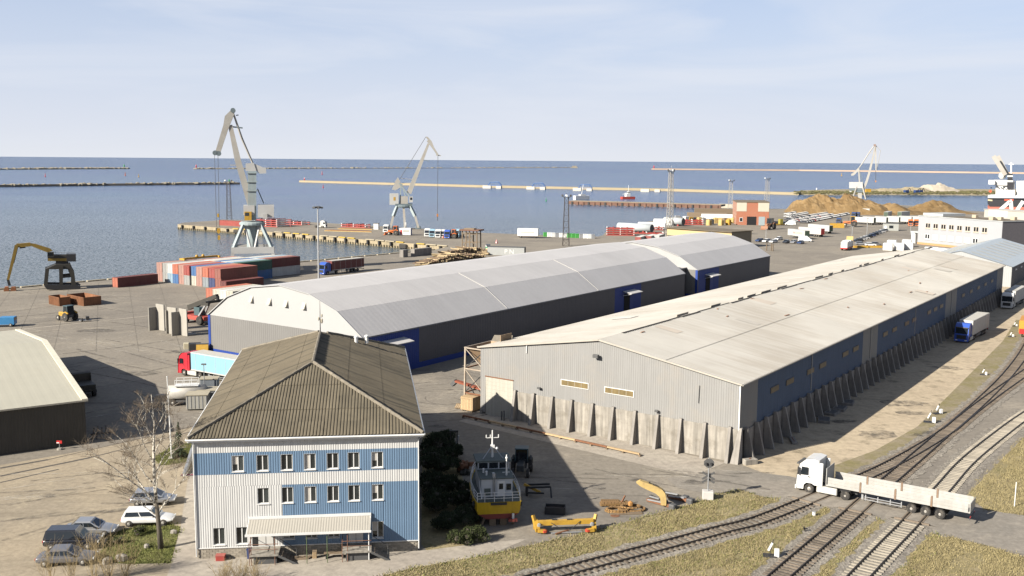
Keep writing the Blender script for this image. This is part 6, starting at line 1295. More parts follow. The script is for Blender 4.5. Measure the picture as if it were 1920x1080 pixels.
p = gp(931, 456); t = thing('traffic_cone', 'single red cone on the open pier apron', 'cone', p); MB().lathe([(.6, 0), (.35, .6), (.08, 1.5)], n=8).build('cone', redcar, t); MB().box(-.7, .7, -.7, .7, 0, .06).build('base', black, t)
p = gp(990, 446); t = thing('box_trailer', 'white box trailer standing alone on the pier apron', 'trailer', p, R(-8)); MB().bbox(-4.6, 4.6, -1.3, 1.3, .9, 4.2, .08).build('body', white, t); MB().box(-3, 3, -1.33, -1.301, 2.2, 2.9).build('stripe', MATS['side_skirt'], t)
MB().box(-4.4, 4.4, -1.0, 1.0, .6, .9).build('frame', rustst, t)
for s in (-1, 1):
    for x in (-3.2, 3.2): o = wheel(t, x, s*1.0, .5, .3); o.rotation_euler = (0, 0, R(90))
cols = [('white', white), ('green', M('bin_green', (.06, .3, .06), .6)), ('pale grey', steel)]
for k in range(13):
    x = 1022+k*7.5; y = 443.5+k*.32; c = cols[[1, 0, 0, 2, 0, 0, 1, 1, 1, 2, 0, 0, 2][k]]; t = thing('waste_bin', '%s bin, number %s from the left in the quay row by the dark mast' % (c[0], ['one', 'two', 'three', 'four', 'five', 'six', 'seven', 'eight', 'nine', 'ten', 'eleven', 'twelve', 'thirteen'][k]), 'bin', pp(x, y), .1, 'row of bins on the quay'); MB().bbox(-.8, .8, -.6, .6, 0, 1.7, .1).build('body', c[1], t); MB().bbox(-.85, .85, -.65, .65, 1.7, 1.9, .08).build('lid', c[1], t)
# pier
mredr = M('rack_red', (.33, .05, .04), .6, .15, 1)
def rack(x, y, rows, l, w, rz, lab, lids=True, group='red steel racks', mat=mredr):
    t = thing('steel_rack', lab, 'steel rack', pp(x, y), rz, group)
    for r in range(rows):
        z = r*1.0
        for s in (-1, 1): MB().box(-l/2, l/2, s*w/2-.15, s*w/2+.15, z, z+.45).build('rail', mat, t)
        for k in range(5): xx = -l/2+.3+(l-.6)*k/4; MB().box(xx-.2, xx+.2, -w/2, w/2, z+.45, z+.9).build('cross_beam', mat if k % 2 else white, t)
    return t
rack(512, 424, 4, 16, 10, R(-32), 'tall stack of red steel racks right of the tall crane'); rack(558, 421, 2, 12, 6, R(-32), 'low stack of red racks beyond the tall stack'); rack(667, 426, 2, 14, 5, R(-20), 'low stack of red racks in the middle of the pier')
for k, (x, y, lab) in enumerate(((430, 423, 'left of two red containers at the pier head'), (447, 424, 'right of two red containers at the pier head'))):
    place(cproto, pp(x, y), R(58), lab, 'red containers at the pier head', {'body': CC['red'], 'frame': CC['red'], 'door': CC['pink']})
for k, (x, y, l, lab) in enumerate(((655, 434, 24, 'long low pile of rusty beams on the pier edge'), (668, 430, 18, 'second low pile of beams behind the first'))):
    t = thing('beam_pile', lab, 'beams', pp(x, y), R(-14), 'beam piles on the pier')
    for q in range(7): MB().box(-l/2+q*.3, l/2-q*.4, -1.8+q*.5, -1.4+q*.5, .0+.3*(q % 2), .3+.3*(q % 2)).build('beam', rustst if q % 2 else ochre, t)
cabproto = lorry(None, cabwhite, None, 'proto cab')
sky_c = M('cab_sky', (.25, .4, .5), .4)
for k, (x, y, c, az, lab) in enumerate(((607, 427, cabwhite, 100, 'lone white lorry tractor left of the middle crane'), (725, 436, cabwhite, 200, 'white lorry tractor beside the orange loader'), (802, 444, cabwhite, 190, 'first white lorry tractor in the pier row'), (811, 445, sky_c, 190, 'pale blue lorry tractor second in the pier row'), (822, 446, cabwhite, 190, 'small white lorry tractor third in the pier row'), (830, 446, cabwhite, 190, 'white lorry tractor behind the blue one'), (839, 447, cabblue, 190, 'dark blue lorry tractor at the end of the pier row'), (858, 445, sky_c, 200, 'pale lorry tractor beside the timber tower'))):
    place(cabproto, pp(x, y), -R(az), lab, 'lorry tractors on the pier', {'cab': c, 'bumper': c, 'side_deflector': c})
m_or = M('loader_orange', (.55, .13, .02), .5, .1)
tractor(pp(741, 441), R(75), 'orange wheel loader on the pier by the middle crane', m_or, m_or, 'wheel_loader', 1.5, True); tractor(pp(850, 447), R(75), 'orange wheel loader beside the timber tower', m_or, m_or, 'wheel_loader', 1.4, True)
p = gp(759, 441); t = thing('site_box', 'white site cabin with blue end on the pier', 'cabin', p, R(-6)); boxes(t, ('body', white, (-3, 3, -1.3, 1.3, .2, 3.3))); MB().box(3.0, 3.05, -1.2, 1.2, .3, 3.2).build('end_panel', M('cabin_blue', (.1, .14, .3), .6), t); MB().box(-1.8, -1.0, -1.34, -1.301, .4, 2.4).build('door', redcar, t); MB().box(-.5, 2.2, -1.34, -1.301, 1.6, 2.4).build('window_strip', M('cabin_strip', (.4, .4, .36), .6), t)
p = gp(706, 430); t = thing('site_box', 'small white hut left of the middle crane', 'cabin', p, R(-6)); boxes(t, ('body', white, (-1.2, 1.2, -1.2, 1.2, 0, 2.9))); MB().box(-1.3, 1.3, -1.3, 1.3, 2.9, 3.1).build('roof', darkgrey, t)

# ================================================================= storage area between the arched roofs and the brick building
rack(1163, 441, 4, 13, 5, R(-6), 'tall stack of red racks beside the pale cylinder'); rack(1212, 438, 1, 16, 4, R(-4), 'low row of red racks below the pale cylinder'); rack(1297, 421, 3, 12, 6, R(-5), 'stack of red racks right of the far cylinder'); rack(1228, 431, 2, 8, 4, R(-4), 'small red rack stack behind the pale cylinder')
m_cyl = M('tower_section', (.44, .47, .48), .45, .06, .3)
def cylinder(x0, y0, x1, y1, r, lab):
    p, q = gp(x0, y0), gp(x1, y1); t = thing('tower_section', lab, 'steel cylinder', p, -bearing(p, q), 'pale tower sections'); L = (q-p).length
    MB().tube([(0, 0, r+.4), (0, L, r+.4)], r, 18).build('shell', m_cyl, t, True); MB().tube([(0, L-.05, r+.4), (0, L+.12, r+.4)], r*.93, 18).build('end_cover', darkgrey, t)
    for f in (.2, .8): MB().box(-r*.9, r*.9, L*f-.4, L*f+.4, 0, .8).build('cradle', mredr, t)
    return t
cylinder(1160, 433, 1222, 437, 1.9, 'long pale steel cylinder lying behind the red racks'); cylinder(1246, 422, 1281, 424, 2.0, 'second pale steel cylinder beside the tall pale mast')
for k, (x, y, l, lab) in enumerate(((1222, 430, 14, 'white wrapped bundle behind the first cylinder'), (1243, 423, 10, 'white wrapped bundle between the two cylinders'))):
    t = thing('wrapped_load', lab, 'wrapped load', pp(x, y), R(-6), 'white wrapped loads'); MB().bbox(-l/2, l/2, -2, 2, .3, 3.6, .5).build('wrap', white, t); MB().box(-l/2+.5, l/2-.5, -1.5, 1.5, 0, .3).build('skid', woodold, t)
# yellow low building
Y0 = gp(1250, 456); Y1 = gp(1371, 466); t = thing('low_office', 'low flat-roofed yellow building behind the second arched roof', 'building', Y0, math.pi/2-bearing(Y0, Y1)); L = (Y1-Y0).length; m_y = M('yellow_render', (.48, .37, .2), .8, .06, .3); zt = 6.4
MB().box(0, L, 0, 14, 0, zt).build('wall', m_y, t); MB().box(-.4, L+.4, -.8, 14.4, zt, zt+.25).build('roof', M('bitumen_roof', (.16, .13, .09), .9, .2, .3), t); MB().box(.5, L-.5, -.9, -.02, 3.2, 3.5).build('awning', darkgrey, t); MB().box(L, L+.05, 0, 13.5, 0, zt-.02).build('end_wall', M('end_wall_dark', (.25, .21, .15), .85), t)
for k in range(8): MB().box(2+k*(L-4)/8, 3.8+k*(L-4)/8, -.05, -.001, .9, 2.6).build('window', glass, t)
MB().box(L+.05, L+.1, 3, 5, 0, 2.4).build('door', steel, t)
for k, (x, y, c, lab) in enumerate(((1202, 454, 'red', 'red container end peeping over the arched roof, left'), (1221, 452, 'red', 'red and white container beside the left one'), (1236, 451, 'white', 'white container right of the two red ends'))):
    place(cproto, pp(x, y), -R(20), lab, 'containers behind the arched roof', {'body': CC['white'], 'frame': CC[c], 'door': CC['red'] if c == 'red' else CC['white']})
# clutter by the brick building
rk = random.Random(4); kinds = [('tan', ochre), ('grey', steel), ('brown', woodold), ('white', white), ('yellow', yel), ('dark', darkgrey)]
for k in range(9):
    x, y = 1312+k*7.6+rk.uniform(-2, 2), 421+rk.uniform(-3, 2.5); c = kinds[[0, 1, 0, 5, 0, 0, 2, 4, 0][k]]; t = thing('big_bag', '%s bulk sack, %s from the left in front of the brick building' % (c[0], ords[k]), 'bulk sack', pp(x, y), rk.random(), 'bulk sacks by the brick building'); MB().bbox(-1.3, 1.3, -1.2, 1.2, 0, 3.0, .35).build('sack', c[1], t); MB().box(-.5, .5, -.5, .5, 3.0, 3.2).build('neck', c[1], t)
for k, (x, y, l, h, lab, mt) in enumerate(((1350, 411, 22, 3, 'white long shed roof left of the brick building', white), (1365, 417, 14, 2.5, 'tan low timber stack below the white roof', ochre), (1325, 408, 24, 3, 'brown timber stack at the waterside', woodold), (1345, 401, 30, 3.5, 'long brown stack at the far waterside', woodold))):
    t = thing('material_stack', lab, 'stack', pp(x, y), R(-10), 'stacks by the brick building'); MB().bbox(-l/2, l/2, -2, 2, .2, h, .15).build('stack', mt, t); MB().box(-l/2+.5, l/2-.5, -1.8, 1.8, 0, .2).build('bearer', woodold, t)
for k in range(8):
    x, y = 1262+k*8, 411+rk.uniform(-1, 2); c = kinds[k % 6]; t = thing('scrap_pallet', '%s loaded pallet, %s along the waterside behind the far cylinder' % (c[0], ords[k]), 'pallet', pp(x, y), rk.random(), 'pallets along the waterside'); MB().bbox(-1.6, 1.6, -1.2, 1.2, .2, rk.uniform(1.2, 2.4), .2).build('load', c[1], t); MB().box(-1.6, 1.6, -1.2, 1.2, 0, .19).build('pallet', woodold, t)
# brick building
B0, B1 = gp(1380, 421.5), gp(1441, 422.5); bkb = thing('brick_building', 'square orange brick building with pale panels and open doorway', 'building', B0, math.pi/2-bearing(B0, B1)); L = (B1-B0).length; H_ = 12.3
mbk = bpy.data.materials.new('orange_brick'); mbk.use_nodes = True; nt = mbk.node_tree; bt_ = nt.nodes.new('ShaderNodeTexBrick'); tc_ = nt.nodes.new('ShaderNodeTexCoord'); mp_ = nt.nodes.new('ShaderNodeMapping'); mp_.inputs['Rotation'].default_value = (R(90), 0, 0)
bt_.inputs['Color1'].default_value = (.27, .085, .04, 1); bt_.inputs['Color2'].default_value = (.21, .06, .028, 1); bt_.inputs['Mortar'].default_value = (.23, .17, .13, 1); bt_.inputs['Scale'].default_value = 3.0
nt.links.new(tc_.outputs['Object'], mp_.inputs[0]); nt.links.new(mp_.outputs[0], bt_.inputs[0]); nt.links.new(bt_.outputs[0], nt.nodes['Principled BSDF'].inputs['Base Color']); nt.nodes['Principled BSDF'].inputs['Roughness'].default_value = .9
MB().box(0, L, 0, 26, 0, H_).build('wall', mbk, bkb); MB().box(L, L+.08, .1, 26, .0, H_).build('shaded_wall', M('shade_toned_brick', (.13, .055, .035), .9, .2, 1), bkb); MB().box(-.3, L+.3, -.3, 26.3, H_, H_+.35).build('roof', M('bitumen_roof', (.16, .13, .09), .9, .2, .3), bkb)  # side wall's shade painted in as a darker brick tone
mpn = M('pale_panel', (.5, .47, .38), .8, .06, .3)
MB().box(.05, L*.31, -.1, -.001, 7.4, H_-.05).build('panel', mpn, bkb); MB().box(L*.66, L-.05, -.1, -.001, 7.4, H_-.05).build('panel', mpn, bkb)
MB().box(L*.33, L*.62, -.06, -.001, 0, 4.6).build('doorway', M('dark_interior', (.012, .012, .014), .9), bkb); MB().box(L*.69, L*.88, -.1, -.001, 0, 4.6).build('door', M('door_bluegrey', (.3, .36, .38), .6), bkb); w = MB().box(L*.1, L*.2, -.1, -.001, 1.8, 4.0).build('window', white, bkb); MB().box(L*.11, L*.19, -.13, -.101, 2.0, 3.8).build('pane', glass, w)
for k in range(4): MB().box(L+.081, L+.14, 3+k*5.5, 7+k*5.5, 7.5, 10.5).build('window', glass if k % 2 else steel, bkb)
# white harbour office
O0, O1 = gp(1720, 457.5), gp(1876, 473.5); wo_ = thing('harbour_office', 'white two-storey flat-roofed harbour office with rows of windows', 'office', O0, math.pi/2-bearing(O0, O1)); L = (O1-O0).length; H_ = 12.1
m_wr = M('white_render', (.34, .35, .368), .8, .04, .3)
MB().box(0, L, 0, 15, .9, H_).build('wall', m_wr, wo_); MB().box(-.05, L+.05, -.08, 15, 0, .9).build('plinth', M('plinth_orange', (.45, .26, .12), .8), wo_); MB().box(-.2, L+.2, -.2, 15.2, H_-.25, H_+.05).build('parapet', M('parapet_pale', (.42, .44, .44), .7), wo_); MB().quad((.4, .3, H_+.06), (L-.4, .3, H_+.06), (L-.4, 14.6, H_+.06), (.4, 14.6, H_+.06)).build('roof', M('bitumen_roof', (.16, .13, .09), .9, .2, .3), wo_)
MB().box(.3, L*.26, 2, 14.8, H_+.07, H_+1.2).build('roof_house', M('parapet_pale', (.42, .44, .44), .7), wo_)
for x, y in ((L*.5, 9), (L*.85, 6), (L*.9, 11), (L*.82, 3)): MB().bbox(x-1, x+1, y-.8, y+.8, H_+.07, H_+1.3, .1).build('roof_vent', M('vent_cream', (.45, .38, .28), .7), wo_)
for row, z0, n_w in ((0, 7.0, 8), (1, 2.4, 7)):
    for k in range(n_w):
        x = L*(.125+k*.0975); f = MB().box(x-1.25, x+1.25, -.06, -.001, z0-.1, z0+2.2).build('window', white if row else M('frame_cream2', (.5, .44, .36), .7), wo_)
        for s in (-1, 1): MB().box(x+s*.62-.45, x+s*.62+.45, -.1, -.061, z0+.35, z0+2.05).build('pane', glass if row == 0 or k in (0, 6) else M('blind_white', (.62, .6, .52), .7), f)
        MB().box(x-1.3, x+1.3, -.16, -.001, z0-.25, z0-.1).build('sill', M('sill_brown', (.3, .24, .18), .8), f)
MB().box(L, L+.06, .05, 15, .9, H_-.3).build('end_wall', M('end_wall_shade', (.16, .15, .16), .8), wo_)  # white wall turned from the sun, its shade put into a dark colour
pch = MB().box(-5, -.05, 1, 5, 4.6, 5.2).build('porch_roof', M('parapet_pale', (.42, .44, .44), .7), wo_); MB().tube([(-4, 2, 0), (-4, 2, 4.6)], 1.1, 12).build('porch_column', white, wo_)
# grey shed beyond the warehouse
S0 = W0 + x3*(-3.2) + a3*200.0; gs = thing('metal_shed', 'blue-grey metal shed beyond the far end of the long warehouse', 'shed', S0, -AZ); SW, SL, SE, SR = 27.0, 62.0, 5.7, 9.3; m_gs = M('bluegrey_roof', (.30, .34, .38), .5, .06, .3, streak=.04)
MB().corr((0, 0, 0), (-1, 0, 0), (0, 0, 1), SW, lambda u: SE+(SR-SE)*(1-abs(u-SW/2)/(SW/2)), 0, .5, .03, N=(0, -1, 0)).build('gable_wall', M('shed_gable', (.36, .37, .37), .6, .05), gs)
for s, (x0, x1) in enumerate(((.3, -SW/2), (-SW-.3, -SW/2))):
    v = Vector((x1-x0, 0, SR-SE+.1)); MB().corr((x0, -.3, SE-.05), (0, 1, 0), v, SL+.6, v.length, 0, .8, .05, N=(0, 0, 1)).build('roof_slope', m_gs, gs)
    for k in range(8):
        a, b = Vector((x0, 4+k*7.2, SE+.05))+v*.25, Vector((x0, 4+k*7.2, SE+.05))+v*.85; MB().beam(a+Vector((0, 0, .1)), b+Vector((0, 0, .1)), .35, .06).build('roof_light', M('rooflight_tan', (.36, .33, .26), .6), gs)
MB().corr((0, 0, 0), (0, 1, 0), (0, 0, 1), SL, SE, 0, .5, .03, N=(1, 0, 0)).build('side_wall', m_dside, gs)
for k in range(6): MB().box(.05, .3, 5+k*9, 7+k*9, 4.3, 4.7).build('wall_lamp', white, gs)

# ================================================================= parked vehicles
def car_proto(kind, name='car'):
    L, Wd, Hh = dict(hatch=(4.3, 1.8, 1.5), wagon=(4.7, 1.82, 1.5), sedan=(4.7, 1.82, 1.43), suv=(4.7, 1.9, 1.8), van=(5.4, 2.0, 2.5))[kind]
    t = thing(name, 'proto car', 'car'); h = L/2; w = Wd/2
    zb = dict(van=1.25, suv=1.05).get(kind, .92)
    st_ = [(-h, .5, zb-.22, .84), (-h+.08, .36, zb-.06, .93), (-h+.45, .28, zb, 1), (0, .26, zb, 1), (h-1.25 if kind != 'van' else h-.7, .26, zb-.02, 1), (h-.5, .28, zb-.17, .97), (h-.1, .33, zb-.28, .9), (h, .45, zb-.4, .78)]
    rings = []
    for y, z0, z1, k in st_:
        a = w*k; rings.append([(-a*.9, y, z0), (a*.9, y, z0), (a, y, z0+.12), (a, y, z1-.14), (a*.93, y, z1), (-a*.93, y, z1), (-a, y, z1-.14), (-a, y, z0+.12)])
    b = MB().loft(rings).build('body', silver, t, True); sm_ = b.modifiers.new('round', 'SUBSURF'); sm_.levels = 2; sm_.render_levels = 2
    c0, c1, t0, t1 = dict(hatch=(-h+.12, h-1.15, -h+.55, h-2.0), wagon=(-h+.1, h-1.2, -h+.4, h-2.05), sedan=(-h+.55, h-1.25, -h+1.25, h-2.1), suv=(-h+.08, h-1.2, -h+.3, h-1.9), van=(-h+.03, h-.35, -h+.08, h-1.35))[kind]
    cb, ct = w*.93, w*.76
    B = [(-cb, c0), (cb, c0), (cb, c1), (-cb, c1)]; T = [(-ct, t0), (ct, t0), (ct, t1), (-ct, t1)]
    MB().loft([[(x, y, zb-.03) for x, y in B], [(x*1.0, y, Hh-.06) for x, y in T], [(x*.9, y*.97, Hh) for x, y in T]]).build('cabin', silver, t)
    def panel(i, j, f0=.1, f1=.9, g0=.14, g1=.9, off=.012):
        a, b_, c, d = Vector((*B[i], zb-.03)), Vector((*B[j], zb-.03)), Vector((*T[j], Hh-.06)), Vector((*T[i], Hh-.06)); n = (b_-a).cross(d-a).normalized()*off
        def q(u, v): return (a*(1-u)+b_*u)*(1-v)+(d*(1-u)+c*u)*v+n
        return [q(f0, g0), q(f1, g0), q(f1, g1), q(f0, g1)]
    MB().quad(*panel(2, 3)).build('windscreen', glass, t)
    if kind != 'van': MB().quad(*panel(0, 1)).build('rear_window', glass, t)
    for (i, j) in ((1, 2), (3, 0)):
        if kind == 'van': MB().quad(*(panel(i, j, .72, .93) if i == 1 else panel(i, j, .07, .28))).build('side_window', glass, t)
        else: MB().quad(*panel(i, j, .07, .5, .14, .86)).build('side_window', glass, t); MB().quad(*panel(i, j, .53, .93, .14, .86)).build('side_window', glass, t)
    for s in (-1, 1):
        for y in (h-.85, -h+.8): wheel(t, s*(w-.1), y, .33, .22)
        MB().box(s*w*.62-.16, s*w*.62+.16, h-.09, h-.01, zb-.45, zb-.3).build('headlight', MATS['lamp_glass'], t); MB().box(s*w*.66-.14, s*w*.66+.14, -h-.012, -h+.06, zb-.34, zb-.2).build('tail_light', redcar, t); MB().box(s*w*1.04-.06, s*w*1.04+.06, h-1.75, h-1.6, zb-.02, zb+.13).build('mirror', black, t)
    return t
cars = {k: car_proto(k) for k in ('hatch', 'wagon', 'sedan', 'suv', 'van')}
def put_car(kind, rear, front, paint, lab, shift=.9, group=None):
    r, f = gp(*rear), gp(*front); d = (f-r).normalized(); n = Vector((-d.y, d.x, 0)); n = n if n.y > 0 else -n; c = (r+f)/2+n*shift
    return place(cars[kind], (c.x, c.y, .01), -bearing(r, f), lab, group or 'cars parked left of the office', {'body': paint, 'cabin': paint})
put_car('hatch', (260, 951), (309, 949), silver, 'silver hatchback parked farthest back behind the birch'); put_car('wagon', (245, 989), (304, 987), whitecar, 'white estate car parked under the birch'); put_car('sedan', (133, 1009), (194, 1008), silver, 'silver coupe parked left of the grass patch')
put_car('suv', (98, 1034), (165, 1032), darkcar, 'black estate between the silver coupe and the grey saloon'); put_car('sedan', (88, 1065), (152, 1062), greycar, 'dark grey saloon nearest the camera behind bare twigs')
def far_proto(kind):
    L, Wd, Hh, zb = dict(car=(4.4, 1.8, 1.5, .9), van=(5.6, 2.0, 2.5, 1.3))[kind]; t = thing('car', 'proto car', 'car'); h, w = L/2, Wd/2
    MB().prismx([(-h, .3), (h, .3), (h, zb-.25), (h-.9, zb), (-h+.1, zb), (-h, zb-.1)], -w, w).build('body', whitecar, t)
    MB().loft([[(-w*.95, -h+.2, zb), (w*.95, -h+.2, zb), (w*.95, h-1.1 if kind == 'car' else h-.6, zb), (-w*.95, h-1.1 if kind == 'car' else h-.6, zb)], [(-w*.8, -h+.6 if kind == 'car' else -h+.2, Hh-.1), (w*.8, -h+.6 if kind == 'car' else -h+.2, Hh-.1), (w*.8, h-1.9, Hh-.1), (-w*.8, h-1.9, Hh-.1)]]).build('windows', glass if kind == 'car' else whitecar, t)
    MB().box(-w*.8, w*.8, -h+.6 if kind == 'car' else -h+.2, h-1.9, Hh-.1, Hh).build('roof', whitecar, t)
    if kind == 'van': MB().quad((-w*.8, h-.9, zb+.25), (w*.8, h-.9, zb+.25), (w*.75, h-1.75, Hh-.15), (-w*.75, h-1.75, Hh-.15)).build('windscreen', glass, t)
    wm = MB().wheel((0, 0, 0), .33, .22, 8).mesh('wheel'); wm.materials.append(tyre)
    for s in (-1, 1):
        for y in (h-.85, -h+.8): inst(wm, 'wheel', t, (s*(w-.1), y, .33))
    return t
fcar, fvan = far_proto('car'), far_proto('van')
paints = [('white', whitecar), ('silver', silver), ('dark', darkcar), ('blue', bluecar), ('grey', greycar), ('red', redcar)]
def far_car(x, y, az, ci, lab, group, src=None):
    c = paints[ci][1]; return place(src or fcar, pp(x, y), -az, lab, group, {'body': c, 'roof': c, **({'windows': c} if src is fvan else {})})
for k, (x, y, ci) in enumerate(((1424, 453, 3), (1437, 454, 0), (1450, 455, 0), (1460, 450, 0))): far_car(x, y, R(225), ci, '%s car, %s from the left in the small group by the brick building' % (paints[ci][0], ords[k]), 'small group of parked cars')
for k, (x, y, ci) in enumerate(((1474, 456, 2), (1488, 456, 1), (1501, 457, 3))): far_car(x, y, R(215), ci, '%s car, %s from the left in front of the white lettered trailer' % (paints[ci][0], ords[k]), 'cars before the lettered trailer')
far_car(1509, 453, R(110), 0, 'white panel van in front of the white lettered trailer', 'vans on the yard', fvan); far_car(1482, 422, R(290), 0, 'white minibus beside the brick building wall', 'vans on the yard', fvan)
for k in range(11): x, y = 1609+k*6.0, 453-k*2.35; ci = [2, 0, 0, 2, 3, 2, 1, 0, 1, 0, 0][k]; far_car(x, y, R(250), ci, '%s car, %s from the front in the slanting row left of the harbour office' % (paints[ci][0], ords[k]), 'slanting row of cars')
for k, (x, y, ci) in enumerate(((1614, 459, 1), (1632, 461, 0), (1643, 460, 4))): far_car(x, y, R(100), ci, '%s car, %s from the left behind the yellow kerbs' % (paints[ci][0], ords[k]), 'cars behind the yellow kerbs')
rows = [((1476, 418), (1560, 404)), ((1476, 413), (1556, 400)), ((1476, 407), (1520, 399)), ((1476, 402.5), (1496, 399)), ((1505, 418.5), (1588, 402))]
def ordinal(k):
    small = ['first', 'second', 'third', 'fourth', 'fifth', 'sixth', 'seventh', 'eighth', 'ninth', 'tenth', 'eleventh', 'twelfth', 'thirteenth', 'fourteenth', 'fifteenth', 'sixteenth', 'seventeenth', 'eighteenth', 'nineteenth']
    if k < 19: return small[k]
    tens, u = divmod(k+1, 10); t = ['twent', 'thirt', 'fort', 'fift'][tens-2]
    return t+'ieth' if u == 0 else t+'y-'+small[u-1]
rq = random.Random(8); nrow = ['first', 'second', 'third', 'fourth', 'fifth']
for ri, (a, b) in enumerate(rows):
    A_, B_ = gp(*a), gp(*b); n = int((B_-A_).length/2.7); d = (B_-A_)/n
    for k in range(n):
        p = A_+d*k; ci = rq.choices(range(6), [14, 2, 1.5, .8, 1, .3])[0]; c = paints[ci][1]
        place(fcar, tuple(p), -bearing(A_, B_)+math.pi/2+.3, '%s car, %s from the left in the %s import car park row' % (paints[ci][0], ordinal(k), nrow[ri]), 'new cars in the import park', {'body': c, 'roof': c})
# trailers
trail = M('trailer_white', (.46, .46, .44), .5, .04, 1)
def semitrailer(x0, y0, x1, y1, body, lab, back=None):
    f, r = gp(x0, y0), gp(x1, y1); t = thing('semi_trailer', lab, 'trailer', f, -bearing(f, r), 'trailers parked on the yard'); L = 13.6
    o = MB().bbox(-1.27, 1.27, 0, L, 1.15, 4.0, .05).build('body', body, t); MB().box(-1.2, 1.2, L, L+.04, 1.2, 3.9).build('rear_doors', back or M('trailer_green', (.06, .09, .06), .6), o); MB().box(-.5, .5, 1, L-.3, .8, 1.14).build('frame', darkgrey, t)
    for s in (-1, 1):
        for y in (L-3.9, L-2.6, L-1.3): wheel(t, s*1.0, y, .5, .4)
        MB().box(s*.6-.06, s*.6+.06, 2.6, 2.8, 0, .8).build('landing_leg', steel, t)
    return t
d_out = Vector(gp(1540, 451) - gp(1481, 444))
s1 = semitrailer(1481, 445, 1540, 453, trail, 'nearest white trailer lettered SCHENKER on the open yard'); s2 = semitrailer(1500, 441, 1556, 446, M('trailer_red_top', (.5, .46, .43), .5), 'second trailer with red rear doors behind the lettered one', redcar); s3 = semitrailer(1518, 435, 1575, 440, trail, 'third white trailer farther back behind the red-backed one')
lettering('SCHENKER', 1.25, M('letter_grey', (.35, .28, .2), .6), s1, (1.285, 8.8, 2.2), (R(90), 0, R(90))); lettering('DB', 1.1, redcar, s1, (1.285, 5.0, 2.2), (R(90), 0, R(90)))
for k in range(5): semitrailer(1597+k*22, 419.5-k*.5, 1642+k*20, 422-k*.8, trail, 'white trailer, %s from the left in the far row before the heaps' % ords[k])
for k in range(2): semitrailer(1668+k*34, 407.5+k*.2, 1662+k*26, 409, trail, 'white trailer, %s from the left in the farthest row at the heap foot' % ords[k])
put_lorry((1586, 401), (1632, 402.5), 'white lorry parked at the foot of the first sawdust heap', cabwhite, trail)
for k, x in enumerate((1707, 1718)): place(cabproto, pp(x, 424), -R(200), '%s of two orange lorry tractors beside the harbour office' % ('left', 'right')[k], 'orange lorry tractors', {'cab': m_or, 'bumper': m_or, 'side_deflector': m_or})
for k, x in enumerate((1601, 1608, 1573)): place(cabproto, pp(x, 409 + (12 if k == 2 else 0)), -R(215), 'dark blue lorry tractor, %s by the car park end' % ords[k], 'dark lorry tractors', {'cab': bluecar, 'bumper': bluecar, 'side_deflector': bluecar})
t = place(cproto, pp(1569, 427), -R(105), 'yellow half-height container beside the far trailers', None, {'body': yel, 'frame': yel, 'door': yel}); t.scale = (1, .6, .9)
tractor(pp(1597, 425), R(70), 'orange harvester-like machine beside the yellow container', M('machine_orange', (.5, .16, .06), .6), yel, 'farm_machine', 2.0, True)
tractor(pp(1443, 430), R(140), 'brown wheel loader in front of the brick building', M('loader_brown', (.28, .14, .08), .7), olive, 'wheel_loader', 2.0, True)
t = thing('yellow_machine', 'yellow implement standing beside the brown wheel loader', 'machine', pp(1462, 423), .4); boxes(t, ('frame', yel, (-3, 3, -.6, .6, .3, .9)), ('tank', M('tank_olive', (.3, .26, .05), .6), (-.5, 1.5, -.9, .9, .95, 3.6)))
# pallet lorry, wrapped pallets, booth, kerbs, bollards
t = thing('pallet_trailer', 'red flat trailer stacked with white wrapped pallets', 'trailer', pp(1582, 470), -R(30)); MB().box(-1.3, 1.3, -.2, 11, .7, 1.1).build('bed', redcar, t)
for k in range(5): MB().bbox(-1.25, 1.25, k*2.1+.1, k*2.1+2.0, 1.12, 3.4+.3*(k % 2), .12).build('wrapped_pallet', white, t)
MB().box(-1.3, 1.3, 10.5, 10.8, 1.1, 5.0).build('headboard', ochre, t)
for s in (-1, 1):
    for y in (1.2, 2.5, 9): wheel(t, s*1.0, y, .45, .35)
for k in range(5):
    t = thing('wrapped_pallet', 'white wrapped pallet block, %s from the left behind the warehouse ridge' % ords[k], 'pallet', pp((1665, 1672, 1686, 1703, 1700)[k], (470, 464, 470, 469, 463)[k]), -R(25), 'wrapped pallets behind the warehouse'); MB().bbox(-1.8, 1.8, -2.0, 2.0, .25, 3.0, .2).build('wrap', white, t); MB().box(-1.7, 1.7, -1.9, 1.9, 0, .24).build('pallet', woodold, t)
for k in range(3): t = thing('wrapped_pallet', 'low white wrapped load, %s beside the harbour office wall' % ords[k], 'pallet', pp(1746+k*13, 474+k*1.5), -R(25), 'loads by the harbour office'); MB().bbox(-2.4, 2.4, -1.5, 1.5, .2, 2.2, .2).build('wrap', white, t); MB().box(-2.3, 2.3, -1.4, 1.4, 0, .19).build('pallet', woodold, t)
t = thing('gate_booth', 'small grey flat-roofed booth behind the slanting car row', 'booth', pp(1655, 432), -R(20)); MB().box(0, 7.5, 0, 4, 0, 3.6).build('wall', M('booth_grey', (.32, .33, .31), .7), t); MB().box(-.2, 7.7, -.2, 4.2, 3.6, 3.8).build('roof', darkgrey, t); MB().box(.8, 1.8, -.05, -.001, 0, 2.4).build('door', white, t); MB().box(3, 5, -.05, -.001, 1.2, 2.6).build('window', glass, t)
for k, x in enumerate((1610, 1636)): t = thing('yellow_kerb', '%s yellow painted concrete kerb behind the warehouse' % ('left', 'right')[k], 'kerb', pp(x+4, 464.5), R(0), 'yellow kerbs'); MB().bbox(-3, 3, -.4, .4, 0, .8, .1).build('kerb', yel, t); MB().box(-2.8, 2.8, -.1, .1, .8, .84).build('ridge', yel, t)
